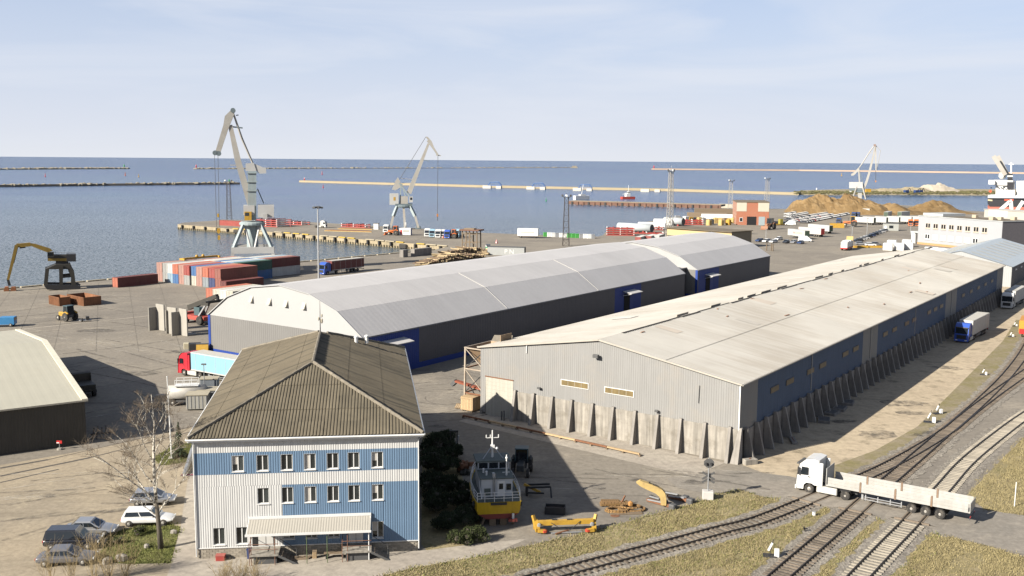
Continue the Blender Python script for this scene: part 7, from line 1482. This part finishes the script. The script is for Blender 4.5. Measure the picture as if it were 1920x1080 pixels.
for k, (x, y) in enumerate(((1437, 470), (1446, 470), (1449, 471))): t = thing('bollard_post', 'old timber post, %s of three on the open yard' % ords[k], 'post', pp(x, y), 0, 'timber posts'); MB().tube([(0, 0, 0), (.05, 0, 2.8)], .22, 6).build('post', woodold, t); MB().lathe([(.25, 0), (.25, .1), (.05, .15)], (.05, 0, 2.8), 6).build('cap', darkgrey, t)
for k, (x, y, z) in enumerate(((1436, 447, 430), (1597, 452, 425), (1625, 447, 410), (1707, 440, 420))):
    p = gp(x, y); t = thing('yard_lamp', 'slim yard lamp post, %s from the left among the parked vehicles' % ords[k], 'lamp post', p, 0, 'yard lamp posts'); zt = Upright(p)(x, z)[1]; MB().tube([(0, 0, 0), (0, 0, zt)], .12, 6).build('pole', steel, t); MB().bbox(-.6, .6, -.2, .2, zt, zt+.2, .05).build('head', steel, t)
t = thing('orange_wagon', 'orange and red rail wagon end at the right edge', 'wagon', pp(1924, 634), -R(30)); boxes(t, ('body', M('wagon_orange', (.55, .25, .03), .5), (-1.4, 1.4, 0, 8, 1.0, 3.4)), ('bumper', redcar, (-1.3, 1.3, -.2, 0, .8, 1.8)))
for s in (-1, 1): wheel(t, s*.8, 1, .45, .2)
# ================================================================= heaps, island, breakwaters, ship
from mathutils import noise as mnoise
m_saw = ground_mat('sawdust', (.24, .16, .075), (.18, .115, .05), (.30, .215, .115), .06, .5, .6)
def heap(name, lab, c, az, L, Wd, prof, mat, cat='heap', z0=-.3, seed=0):
    """mound: prof(s) gives crest height along its length, s in -1..1"""
    t = thing(name, lab, cat, c, -az); nx, ny = 60, 26; mb = MB(); V = []
    for i in range(nx+1):
        s = -1+2*i/nx
        for j in range(ny+1):
            w = -1+2*j/ny; r = max(0, 1-abs(w)**1.6); e = max(0, 1-abs(s)**6)
            nz = mnoise.fractal(Vector((s*L*.05+seed, w*Wd*.05, 0)), .8, 2, 5)
            V.append((w*Wd/2, s*L/2, z0+prof(s)*r*e*(1+.28*nz)+.5*nz*r))
    F = [(i*(ny+1)+j, (i+1)*(ny+1)+j, (i+1)*(ny+1)+j+1, i*(ny+1)+j+1) for i in range(nx) for j in range(ny)]
    mb.add(V, F).build('mound', mat, t); return t
def bump(s, c, w, h): return h*math.exp(-((s-c)/w)**2)
h0 = (gp(1478, 400)+gp(1658, 403))/2; haz = bearing(gp(1478, 400), gp(1658, 403))
heap('sawdust_heap', 'large orange-brown sawdust heap behind the import car park', h0+Vector((8, 14, 0)), haz, 74, 40, lambda s: 11.5 if s < .35 else 11.5-9*(s-.35)/.65, m_saw)
h1_ = (gp(1650, 401)+gp(1800, 399))/2; haz2 = bearing(gp(1650, 401), gp(1800, 399))
heap('sawdust_heap', 'lower orange-brown sawdust heap with two crests behind the far trailers', h1_, haz2, 82, 36, lambda s: 1.2+bump(s, -.62, .22, 6.2)+bump(s, .25, .42, 6.8), m_saw, seed=5)
gw = lambda x, y: gp(x, y, SEA)
def prismwall(name, lab, pts, wd, h, mat, rocks=0, cat='breakwater', rockmat=None, rs=1.0, ht=None):
    P = [gw(*p) for p in pts]; t = thing(name, lab, cat, (P[0].x, P[0].y, 0)); o = Vector((P[0].x, P[0].y, 0)); d = (P[-1]-P[0]).normalized(); n = Vector((-d.y, d.x, 0))
    rings = [[p-o+n*wd*.62*-1+Vector((0, 0, -1)), p-o+n*wd*.62+Vector((0, 0, -1)), p-o+n*wd*.45+Vector((0, 0, h)), p-o-n*wd*.45+Vector((0, 0, h))] for p in P]
    MB().loft(rings).build('wall', mat, t)
    if rocks:
        rr = random.Random(rocks); rk = MB()
        for k in range(rocks):
            f = rr.random()*(len(P)-1); i = min(len(P)-2, int(f)); p = P[i].lerp(P[i+1], f-i)-o+n*rr.uniform(-.6, .6)*wd; s = rs*rr.uniform(.6, 1.6)
            rk.ball((p.x, p.y, SEA+h*.8+rr.uniform(-.6, .6)), s, 6, rr.uniform(.8, 2.2), rr.uniform(.8, 1.4), rr.uniform(.5, 1))
        structure(rk.build('armour_stone', rockmat or mat, t), 'stuff')
    return t
m_bw = M('breakwater_stone', (.16, .14, .115), .9, .3, .05); m_bwl = M('breakwater_pale', (.3, .265, .2), .9, .15, .05); m_bwt = M('mole_yellow', (.30, .25, .16), .9, .1, .03)
prismwall('breakwater', 'distant dark rubble breakwater at the left horizon', [(-60, 318.3), (240, 316.6)], 18, 2.5, m_bw, 260, rockmat=m_bwl, rs=3)
prismwall('breakwater', 'distant rubble breakwater in the centre below the horizon', [(366, 317), (600, 316.2), (1078, 314.6)], 16, 1.6, m_bw, 380, rockmat=m_bwl, rs=3)
prismwall('breakwater', 'dark stone mole at the left with pale blocks on top', [(-40, 351), (200, 348), (447, 345.5)], 9, 2.6, m_bw, 150, rockmat=m_bwl, rs=1.5)
prismwall('breakwater', 'long pale yellow mole across the middle of the harbour', [(565, 341.5), (900, 351), (1250, 358), (1500, 365.5)], 9, 2.8, m_bwt, 0)
prismwall('breakwater', 'far thin tan mole at the right below the horizon', [(1223, 318.2), (1500, 320.5), (1960, 326.5)], 26, 6, M('mole_tan', (.36, .27, .2), .9, .1, .02), 0)
for x, y, c, lab in ((571, 341, redcar, 'red beacon at the left end of the pale mole'), (430, 344, M('beacon_green', (.03, .3, .08), .6), 'green beacon at the end of the dark mole'), (1531, 360, white, 'small white lighthouse on the island shore'), (1226, 318, redcar, 'red beacon at the head of the far tan mole'), (233, 316, MATS['beacon_green'], 'tiny green beacon on the left distant breakwater'), (368, 316.5, redcar, 'tiny red beacon on the central distant breakwater')):
    p = gw(x, y); s = p.y/1860*.6; t = thing('beacon', lab, 'beacon', (p.x, p.y, SEA)); MB().lathe([(s*2.2, 0), (s*1.6, s*5), (s*1.8, s*10), (s*.6, s*13)], n=8).build('tower', c, t); MB().lathe([(s*3, -1), (s*3, s*2)], n=8).build('base', m_bwl, t)
for k, (x, y) in enumerate(((918, 353), (1000, 355), (1087, 357.5), (1214, 359.5))):
    p = gw(x, y); s = p.y/1860; t = thing('mooring_bridge', 'white block with blue truss bridge, %s from the left along the pale mole' % ords[k], 'bridge', (p.x, p.y, SEA), R(-20), 'truss bridges on the mole')
    MB().box(-12*s, 4*s, -5*s, 0, 0, 5*s).build('block', M('caisson_white', (.55, .52, .45), .8), t); MB().box(14*s, 24*s, -4*s, 3*s, 0, 4.5*s).build('block', MATS['caisson_white'], t); mt = M('truss_blue', (.08, .16, .35), .6)
    if k < 3:
        for d in (-3*s, 0): MB().tube([(-2*s, d, 5*s), (2*s, d, 11*s), (18*s, d, 12*s), (24*s, d, 6*s)], .7*s, 5).build('truss_chord', mt, t); MB().beam((-2*s, d, 5*s), (24*s, d, 5*s), .9*s).build('truss_chord', mt, t)
        for q in range(6): MB().beam((q*4*s, -3*s, 5*s), (q*4*s+2*s, -3*s, 11*s), .6*s).build('truss_web', mt, t)
# old rusty jetty
P0, P1 = gw(1067, 384), gw(1352, 392); jt = thing('jetty', 'rust-brown old jetty on piles in the harbour', 'jetty', (P0.x, P0.y, 0), math.pi/2-bearing(P0, P1)); L = (P1-P0).length; m_jt = M('jetty_rust', (.16, .09, .065), .9, .35, .15)
MB().box(0, L, 0, 14, -.6, .9).build('deck', M('jetty_deck', (.3, .25, .18), .9, .2, .1), jt); MB().box(0, L, -.6, -.02, -2.0, .7).build('fender_wall', m_jt, jt)
rj = random.Random(12)
for k in range(26): x = 3+k*(L-6)/25; MB().box(x-.7, x+.7, -1.3, -.62, -3.2, .4).build('fender', black if k % 3 == 0 else m_jt, jt)
for k in range(16): x = 2+k*(L-4)/15; MB().tube([(x, 2, -6), (x, 2, -.6)], .6, 6).build('pile', m_jt, jt)
wk = prismwall('walkway_bridge', 'light footbridge from the old jetty to the shore', [(1350, 389), (1385, 390.5)], 3, 3, M('walkway', (.4, .36, .28), .8), cat='footbridge')
p = gw(1177, 373); tg = thing('tug_boat', 'small red and white workboat with mast behind the old jetty', 'tug', (p.x, p.y, SEA), R(-70)); boxes(tg, ('deckhouse', white, (-3, 3, -4, 3, 3.2, 7.5)), ('wheelhouse', white, (-2.4, 2.4, -1, 3, 7.5, 10)), ('hull', M('tug_red', (.4, .06, .04), .6), (-4, 4, -11, 11, -1, 3.1))); MB().tube([(0, 1, 10), (0, 1, 19)], .35, 6).build('mast', white, tg); MB().beam((0, 1, 11), (0, -9, 6), .4).build('derrick', white, tg); MB().box(-2.42, 2.42, -1.05, 3.05, 8.4, 9.3).build('windows', glass, tg); tg.scale = (.62, .62, .7)
p = gw(1090, 374); tg = thing('sail_launch', 'small white boat with a mast at the jetty end', 'boat', (p.x, p.y, SEA), R(-60)); boxes(tg, ('hull', white, (-2.2, 2.2, -8, 8, -1, 3.6)), ('cabin', white, (-1.5, 1.5, -2, 4, 3.6, 5))); MB().tube([(0, 0, 4), (0, 2, 14)], .25, 6).build('mast', white, tg)
p = gw(1077, 315); tg = thing('far_ship', 'tiny pale hut block at the right end of the central breakwater', 'hut', (p.x, p.y, SEA)); s = p.y/1860; boxes(tg, ('base', m_bwl, (-7*s, 6*s, -3*s, 3*s, 0, 2*s)), ('cabin', m_bwl, (-4*s, 4*s, -2*s, 2*s, 2*s, 4*s)))
# buoys
for k, (x, y, c) in enumerate(((85, 331, 'red'), (235, 329, 'orange'), (260, 332, 'yellow'), (606, 352, 'red'), (604, 327, 'red'), (1024, 377, 'green'), (1578, 330, 'yellow'))):
    p = gw(x, y); s = p.y/1860; t = thing('buoy', '%s channel buoy, %s counted from the left on the water' % (c, ords[k]), 'buoy', (p.x, p.y, SEA), 0, 'channel buoys'); mt = {'red': redcar, 'orange': m_or, 'yellow': yel, 'green': MATS['beacon_green']}[c]; MB().lathe([(1.4*s, -.3), (1.4*s, 1.2*s), (.4*s, 1.6*s), (.5*s, 4.5*s), (.1*s, 5*s)], n=8).build('body', mt, t); MB().ball((0, 0, 5.2*s), .6*s, 6).build('top_mark', mt, t)
# island
isl = [gw(x, y).xy for x, y in ((1480, 365), (1560, 366.5), (1640, 365.5), (1760, 366), (1870, 367), (1990, 368), (1990, 357), (1870, 357.5), (1760, 357), (1640, 357), (1560, 358.5), (1500, 361))]
c = sum(isl, Vector((0, 0)))/len(isl); mb = MB(); V = [(p.x, p.y, SEA-.5) for p in isl] + [(c.x+(p.x-c.x)*.97, c.y+(p.y-c.y)*.85, .2) for p in isl]; n = len(isl)
mb.add(V, [(i, (i+1) % n, n+(i+1) % n, n+i) for i in range(n)] + [tuple(range(n, 2*n))]); structure(mb.build('island', m_sand))
heap('sand_heap', 'pale grey sand heap with a rounded top on the island', gp(1755, 359), R(95), 60, 40, lambda s: 9.5*(1-abs(s)**2), M('sand_pale', (.40, .35, .28), .95, .1, .1)); heap('sand_heap', 'long low sand heap left of the rounded one on the island', gp(1690, 359.5), R(95), 70, 34, lambda s: 3+bump(s, .4, .4, 3)+bump(s, -.5, .3, 1.6), m_sand, seed=3)
p = gp(1627, 362); t = thing('site_box', 'yellow cabin box on the island below the far crane', 'cabin', p); boxes(t, ('body', yel, (-3, 3, -2, 2, 0, 4.6)), ('roof', yel, (-3.2, 3.2, -2.2, 2.2, 4.6, 4.9)))
for k, x in enumerate((1699, 1718, 1725)): t = thing('island_digger', 'dark excavator, %s from the left on the island' % ords[k], 'excavator', gp(x, 363), .4, 'diggers on the island'); boxes(t, ('tracks', black, (-3, 3, -2, 2, 0, 1.2)), ('body', bluecar, (-2.6, 2.6, -1.8, 1.8, 1.3, 4))); MB().tube([(1, 0, 3), (5, 0, 6), (7.5, 0, 2)], .4, 6).build('boom', black, t)
# shrubs on the island
rsb = random.Random(31); sb_ = MB()
for k in range(900):
    x, y = rsb.uniform(1490, 1880), rsb.uniform(359.2, 364.5); p = gp(x, y); 
    s = rsb.uniform(.5, 1.6); sb_.ball((p.x, p.y, .3+s*.3), s, 5, rsb.uniform(1, 2.5), 1, rsb.uniform(.4, .9))
o = structure(sb_.build('island_scrub', M('scrub', (.12, .11, .045), .95, .4, .1)), 'stuff'); o['label'] = 'low olive and brown scrub covering the island'
# ship
sp0 = Vector((347, 727, SEA)); sh = thing('cargo_ship', 'black and red cargo ship with white superstructure at the right edge', 'ship', sp0, 0); rsg = Rig(sh, sp0, R(25.5)); qs = lambda x, y: (1760+x/7.2, 270+y/7.2)
m_sb = M('ship_black', (.025, .025, .03), .5, .15, .2); m_sr = M('ship_red', (.42, .13, .09), .6, .12, .2); m_sw = M('ship_white', (.66, .66, .64), .5, .05, .2)
rsg.plate('hull', [qs(662, 728), qs(700, 745), qs(1400, 752), qs(1400, 850), qs(690, 845), qs(660, 800)], -2, 26, m_sb); rsg.plate('hull_bottom', [qs(660, 842), qs(1400, 852), qs(1400, 915), qs(665, 885)], -1.9, 25.9, m_sr)
rsg.box('bulwark', *qs(664, 700), *qs(1400, 728), -2.1, 26, m_sw)
for nm, x0, y0, x1, y1, d0, d1, mt in (('deck_house', 860, 620, 1030, 700, -1, 20, m_sw), ('deck_house', 770, 570, 870, 700, 3, 22, m_sw), ('accommodation', 780, 500, 1030, 625, 4, 20, m_sw), ('bridge_deck', 672, 490, 760, 545, -1, 24, m_sw), ('bridge_deck', 750, 488, 925, 560, 2, 24, m_sw), ('funnel', 925, 480, 1005, 610, 2, 9, m_sb), ('funnel_top', 932, 400, 1000, 500, 3, 8, m_sb), ('hatch_house', 1050, 500, 1400, 690, 2, 20, m_sw), ('cargo_deck', 700, 690, 1400, 712, 0, 24, m_sw)): rsg.box(nm, *qs(x0, y0), *qs(x1, y1), d0, d1, mt)
rsg.box('funnel_band', *qs(928, 425), *qs(1003, 445), 2.8, 8.2, m_sw); rsg.box('funnel_band', *qs(920, 492), *qs(1006, 515), 1.8, 9.2, m_sw)
MB().ball(tuple(rsg.P(*qs(862, 430), 8)), 2.6, 10).build('radar_dome', m_sw, sh); rsg.plate('lifeboat', [qs(672, 640), qs(700, 612), qs(720, 640), qs(700, 660)], -1.5, 2, M('lifeboat_orange', (.55, .1, .04), .5))
for k, (x0, x1, x2) in enumerate(((740, 900, 930), (795, 930, 945))): rsg.beam('deck_crane_jib', qs(x0, 160), qs(x1, 420), 1.6, 3.0, m_crl, d=5+8*k)
rsg.beam('signal_mast', qs(980, 400), qs(980, 250), 1, 1, m_sw, d=6); rsg.beam('yard_arm', qs(945, 275), qs(1015, 275), .6, .6, m_sw, d=6)
for k, x in enumerate((800, 840, 880, 700)): rsg.box('window_strip', *qs(x, 585), *qs(x+20, 600), 1.9, 1.96, glass)
rsg.plate('name_panel', [qs(664, 745), qs(725, 752), qs(725, 770), qs(664, 765)], -2.06, -2.01, M('name_yellow', (.6, .5, .3), .6))
for k, (x0, x1) in enumerate(((885, 945), (950, 1010))): rsg.box('hull_mark', *qs(x0, 742), *qs(x1, 765), -2.06, -2.01, M('mark_red', (.5, .08, .04), .6))
# quay shed and pale conveyor legs in front of the ship
p0, p1 = gp(1845, 407), gp(1925, 413); t = thing('quay_shed', 'low pale grey quay building in front of the ship', 'building', p0, math.pi/2-bearing(p0, p1)); L = (p1-p0).length; MB().box(0, L+20, 0, 14, 0, 5).build('wall', M('shed_pale', (.42, .40, .35), .8), t); MB().box(-.4, L+20, -.4, 14.4, 5, 5.3).build('roof', M('shed_pale_roof', (.46, .44, .4), .8), t); MB().box(4, L*.55, -.1, -.001, 1, 4.8).build('white_panel', white, t)
t = thing('ship_loader', 'white tubular ship loader legs in front of the hull', 'conveyor', gp(1880, 404)); rl2 = Rig(t, gp(1880, 404))
for a, b in (((800, 915), (960, 775)), ((985, 915), (975, 775)), ((1040, 920), (1140, 770)), ((960, 775), (990, 772))): rl2.beam('loader_leg', qs(*a), qs(*b), 2.2, 2.2, m_sw)
put_lorry((1898, 435), (1925, 432), 'white lorry half hidden beside the harbour office end wall', cabwhite, trail)

# ================================================================= vegetation
m_bark = bpy.data.materials.new('birch_bark'); m_bark.use_nodes = True; nt = m_bark.node_tree; b = nt.nodes['Principled BSDF']; tcn = nt.nodes.new('ShaderNodeTexCoord'); mpn_ = nt.nodes.new('ShaderNodeMapping'); mpn_.inputs['Scale'].default_value = (3, 3, 5); nzn = nt.nodes.new('ShaderNodeTexNoise'); nzn.inputs['Scale'].default_value = 1.3; rpn = nt.nodes.new('ShaderNodeValToRGB')
rpn.color_ramp.elements[0].position = .40; rpn.color_ramp.elements[0].color = (.06, .05, .04, 1); rpn.color_ramp.elements[1].position = .5; rpn.color_ramp.elements[1].color = (.42, .39, .33, 1)
nt.links.new(tcn.outputs['Object'], mpn_.inputs[0]); nt.links.new(mpn_.outputs[0], nzn.inputs[0]); nt.links.new(nzn.outputs[0], rpn.inputs[0]); nt.links.new(rpn.outputs[0], b.inputs['Base Color']); b.inputs['Roughness'].default_value = .8
m_twig = M('twig_brown', (.17, .13, .09), .9, .2, 2); m_low = M('old_bark', (.10, .085, .065), .95, .3, 3, bump=.5)
p = gp(302, 1029); br = thing('birch_tree', 'bare white-stemmed birch on the grass patch left of the office', 'tree', p); rb = random.Random(17); zt = Upright(p)(283, 740)[1]; ut = Upright(p)(283, 740)[0]
trunk = [Vector((0, 0, 0)), Vector((-.12, 0, 2.2)), Vector((-.28, .05, 4.2)), Vector((-.35, 0, 6.5)), Vector((-.3, 0, 9.0)), Vector((ut*.6, .1, zt*.82)), Vector((ut, 0, zt))]
MB().tube(trunk[:3], [.27, .2, .16], 9).build('trunk', m_low, br, True); MB().tube(trunk[2:], [.16, .14, .11, .06, .02], 8).build('trunk', m_bark, br, True)
limbs = MB(); twigs = MB()
def tw_(p, d, L, r, depth):
    pts = [p]; q = p.copy(); dd = d.copy(); n = 4
    for k in range(n):
        dd = (dd+Vector((rb.gauss(0, .12), rb.gauss(0, .12), rb.gauss(0, .08)-(.10 if depth == 0 else .02)*k*.5))).normalized(); q = q+dd*L/n; pts.append(q.copy())
    (limbs if depth >= 2 else twigs).tube(pts, [r*(1-.75*k/n) for k in range(n+1)], 5 if depth >= 2 else 3, False)
    if depth > 0:
        for k in range({3: 6, 2: 8, 1: 8}[depth]):
            f = rb.uniform(.3, 1)*n; i = min(n-1, int(f)); s = pts[i].lerp(pts[i+1], f-i); a = rb.uniform(0, 6.28); side = Vector((math.cos(a), math.sin(a), rb.uniform(-.1, .8)))
            tw_(s, (dd*.75+side*.75).normalized(), L*rb.uniform(.35, .55), max(.008, r*.42), depth-1)
for (z, dx, dy, up, L, r) in ((3.2, 1, .1, .9, 4.0, .075), (3.8, -1, .2, 1.3, 5.4, .09), (4.4, -1, -.3, 1.9, 6.2, .09), (5.0, .9, -.2, 1.6, 5.0, .075), (5.8, -.8, .4, 1.1, 4.6, .07), (6.6, .8, .3, 1.9, 4.8, .07), (7.6, -.8, 0, 2.0, 4.2, .06), (8.4, .7, -.3, 1.8, 3.8, .055), (9.2, -.6, .2, 2.3, 3.3, .05), (10.2, .5, .1, 2.0, 2.8, .04), (11.2, -.4, -.1, 2.2, 2.2, .035), (4.0, -.9, -.6, .9, 3.8, .07), (2.9, -.9, -.1, .8, 3.4, .06)):
    i = max(k for k in range(6) if trunk[k].z <= z); f = (z-trunk[i].z)/(trunk[i+1].z-trunk[i].z); tw_(trunk[i].lerp(trunk[i+1], f), Vector((dx, dy, up)).normalized(), L, r, 3)
limbs.build('limbs', m_bark, br, True); structure(twigs.build('crown', m_twig, br), 'stuff')
# fir
p = gp(336, 858); ft = thing('fir_tree', 'small dark fir tree beside the flagpole', 'tree', p); m_fir = M('fir_needles', (.035, .05, .02), .9, .4, 2); MB().tube([(0, 0, 0), (0, 0, 4.2)], [.12, .02], 6).build('trunk', m_low, ft); fr = MB(); rf = random.Random(6)
for k in range(420):
    z = .4+3.8*rf.random(); R_ = (4.4-z)*.36; a = rf.uniform(0, 6.28); d = Vector((math.cos(a), math.sin(a), -.35+rf.uniform(-.1, .1))); s = Vector((0, 0, z)); w = Vector((-d.y, d.x, 0))*rf.uniform(.05, .12); e = s+d*R_*rf.uniform(.6, 1.1); m = s.lerp(e, .55); fr.quad(s, m-w, e, m+w)
fr.build('crown', m_fir, ft)
# leafy shrub generator
def shrub(x, y, r, h, lab, mat, name='juniper_bush', n=900, ls=.14, group='evergreen bushes beside the office', loc=None, upr=.6):
    p = loc or gp(x, y); t = thing(name, lab, 'bush', p, 0, group); mb = MB(); rr = random.Random(int(x*7+y)); lob = [(rr.uniform(-.55, .55)*r, rr.uniform(-.55, .55)*r, rr.uniform(.25, .75)*h, rr.uniform(.35, .6)) for _ in range(9)]
    for k in range(n):
        cx, cy, cz, s = rr.choice(lob); a, b = rr.uniform(0, 6.28), math.acos(rr.uniform(-.4, 1)); d = Vector((math.sin(b)*math.cos(a), math.sin(b)*math.sin(a), math.cos(b))); q = Vector((cx, cy, cz))+Vector((d.x*r*s, d.y*r*s, d.z*h*s*.55))*rr.uniform(.75, 1.1)
        if q.z < .02: continue
        u = (d*.7+Vector((rr.gauss(0, .4), rr.gauss(0, .4), upr))).normalized()*ls*rr.uniform(.8, 1.8); w = u.cross(Vector((rr.gauss(0, 1), rr.gauss(0, 1), rr.gauss(0, 1)))).normalized()*ls*.35; mb.quad(q-u*.5, q+w, q+u, q-w)
    core = MB()
    for cx, cy, cz, s in lob: core.ball((cx, cy, cz), s*.6, 7, r, r, h*.5)
    core.build('branches', m_low, t); mb.build('foliage', mat, t); return t
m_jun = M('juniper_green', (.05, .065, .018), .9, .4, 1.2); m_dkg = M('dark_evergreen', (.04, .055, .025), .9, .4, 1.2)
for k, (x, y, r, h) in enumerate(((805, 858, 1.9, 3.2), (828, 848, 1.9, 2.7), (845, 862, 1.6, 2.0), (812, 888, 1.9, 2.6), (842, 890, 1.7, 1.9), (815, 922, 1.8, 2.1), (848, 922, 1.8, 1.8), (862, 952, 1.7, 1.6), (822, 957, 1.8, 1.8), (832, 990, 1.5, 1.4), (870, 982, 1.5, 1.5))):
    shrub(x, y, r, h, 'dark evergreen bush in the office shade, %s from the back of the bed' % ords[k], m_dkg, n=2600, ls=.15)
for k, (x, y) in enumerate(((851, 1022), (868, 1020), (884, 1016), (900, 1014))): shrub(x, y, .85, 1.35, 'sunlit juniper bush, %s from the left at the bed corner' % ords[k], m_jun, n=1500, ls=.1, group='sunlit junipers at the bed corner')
shrub(262, 1003, .7, .8, 'small round green bush on the grass patch', m_jun, n=700, ls=.08); shrub(220, 1020, .5, .6, 'smaller bush beside the parked cars', m_jun, n=500, ls=.08)
# bare bushes in the foreground left
m_straw = M('straw_twig', (.30, .23, .12), .9, .25, 2)
def bare_bush(x, y, h, n, lab, spread=.5):
    p = gp(x, y); t = thing('bare_bush', lab, 'bush', p, 0, 'bare bushes at the lower left'); mb = MB(); rr = random.Random(int(x)); 
    for k in range(n):
        a = rr.uniform(0, 6.28); d = Vector((math.cos(a)*spread*rr.random(), math.sin(a)*spread*rr.random(), 1)).normalized(); q = Vector((rr.gauss(0, .15), rr.gauss(0, .15), 0)); L = h*rr.uniform(.6, 1.1); pts = [q+d*L*f+Vector((rr.gauss(0, .05), rr.gauss(0, .05), 0))*f for f in (0, .35, .7, 1)]; mb.tube(pts, [.018, .015, .01, .005], 3, False)
        for j in range(7):
            f = rr.uniform(.3, .95); s = q+d*L*f; e = s+(d+Vector((rr.gauss(0, .7), rr.gauss(0, .7), .3))).normalized()*h*rr.uniform(.12, .3); mb.tube([s, e], [.009, .004], 3, False)
    mb.build('twigs', m_straw, t); MB().lathe([(.2, 0), (.12, .08), (.02, .1)], n=6).build('stump', m_low, t)
for k, (x, y, h, n, s) in enumerate(((205, 1086, 4.2, 26, .55), (175, 1090, 4.0, 20, .5), (95, 1095, 3.4, 18, .45), (135, 1092, 3.2, 16, .6), (235, 1080, 3.0, 22, .7), (420, 1100, 2.2, 40, .8), (450, 1098, 2.0, 40, .8), (480, 1100, 2.0, 36, .8))): bare_bush(x, y, h, n, 'bare straw-coloured bush, %s at the lower left of the frame' % ords[k], s)
# boulders on the grass patch
for k, (x, y, s) in enumerate(((228, 1051, .5), (202, 1056, .45), (275, 1027, .3), (326, 1000, .3))): t = thing('boulder', 'pale boulder, %s on the grass patch by the cars' % ords[k], 'boulder', gp(x, y), k, 'boulders by the cars'); MB().ball((0, 0, s*.5), s, 7, 1.2, .9, .8).build('stone', concrete, t); MB().ball((s*.6, s*.3, s*.2), s*.5, 6).build('chip', concrete, t)
# grass tufts on the verges: uncountable
def tufts(name, poly, n, mat, h, seed, kill=None):
    rr = random.Random(seed); xs = [q.x for q in poly]; ys = [q.y for q in poly]; mb = MB(); k = 0; tries = 0
    def inside(x, y):
        c = False; j = len(poly)-1
        for i in range(len(poly)):
            if (poly[i].y > y) != (poly[j].y > y) and x < (poly[j].x-poly[i].x)*(y-poly[i].y)/(poly[j].y-poly[i].y)+poly[i].x: c = not c
            j = i
        return c
    while k < n and tries < n*6:
        tries += 1; x, y = rr.uniform(min(xs), max(xs)), rr.uniform(min(ys), max(ys))
        if not inside(x, y) or (kill and kill(x, y)): continue
        if mnoise.noise(Vector((x*.25, y*.25, seed))) < -.12 and rr.random() < .75: continue
        k += 1; a = rr.uniform(0, 6.28); L = h*rr.uniform(.4, 1.3); w = .035; dx, dy = math.cos(a)*w, math.sin(a)*w; lx, ly = rr.gauss(0, .5)*L, rr.gauss(0, .5)*L
        mb.add([(x-dx, y-dy, .005), (x+dx, y+dy, .005), (x+lx, y+ly, L)], [(0, 1, 2)])
    for i in range(len(poly)):                        # ragged edge: tufts straying over the border
        p, q = poly[i], poly[(i+1) % len(poly)]; L = (q-p).length
        if L > 60: continue
        for j in range(int(L*22)):
            c = p.lerp(q, rr.random()); x, y = c.x+rr.gauss(0, .28), c.y+rr.gauss(0, .28)
            if mnoise.noise(Vector((x*.8, y*.8, seed+9))) < -.05 or (kill and kill(x, y)): continue
            a = rr.uniform(0, 6.28); Lh = h*rr.uniform(.5, 1.6); dx, dy = math.cos(a)*.04, math.sin(a)*.04; mb.add([(x-dx, y-dy, .005), (x+dx, y+dy, .005), (x+rr.gauss(0, .4)*Lh, y+rr.gauss(0, .4)*Lh, Lh)], [(0, 1, 2)])
    o = structure(mb.build(name, mat), 'stuff'); o['label'] = 'short dry grass blades growing on the verge'; o['category'] = 'grass'; return o
tracks_c = [offset(smooth_path([gp(*p).xy for p in T], 1.5), .78) for T in (T1, T2, T3)]
def on_bed(x, y):
    v = Vector((x, y)); return any((q-v).length < 2.2 for T in tracks_c for q in T) or in_road(v)
m_bl = M('dry_blade', (.30, .25, .125), .9, .35, .6); m_bg = M('green_blade', (.17, .18, .05), .9, .35, .6)
clip = P_((700, 1085), (760, 1068), (911, 1041), (1062, 1008), (1138, 989), (1243, 960), (1300, 945), (1345, 926), (1385, 918), (1430, 932), (1500, 941), (1640, 973), (1760, 1004), (1700, 1085))
tufts('dry_grass', clip, 26000, m_bl, .15, 1, on_bed); tufts('green_grass', clip, 6000, m_bg, .15, 2, on_bed)
clip2 = P_((1812, 930), (1860, 880), (1925, 815), (1925, 966), (1850, 957)); tufts('dry_grass', clip2, 9000, m_bl, .15, 3, on_bed); tufts('dry_grass', P_((1690, 1080), (1722, 1022), (1778, 1006), (1850, 1024), (1925, 1046), (1925, 1085)), 9000, m_bl, .15, 4, on_bed)
tufts('lawn_grass', lawn, 6000, m_bg, .14, 5); tufts('lawn_grass', lawn2, 3000, m_bg, .14, 6)
for o in (proto, cproto, cabproto, fcar, fvan, *cars.values()): drop(o)
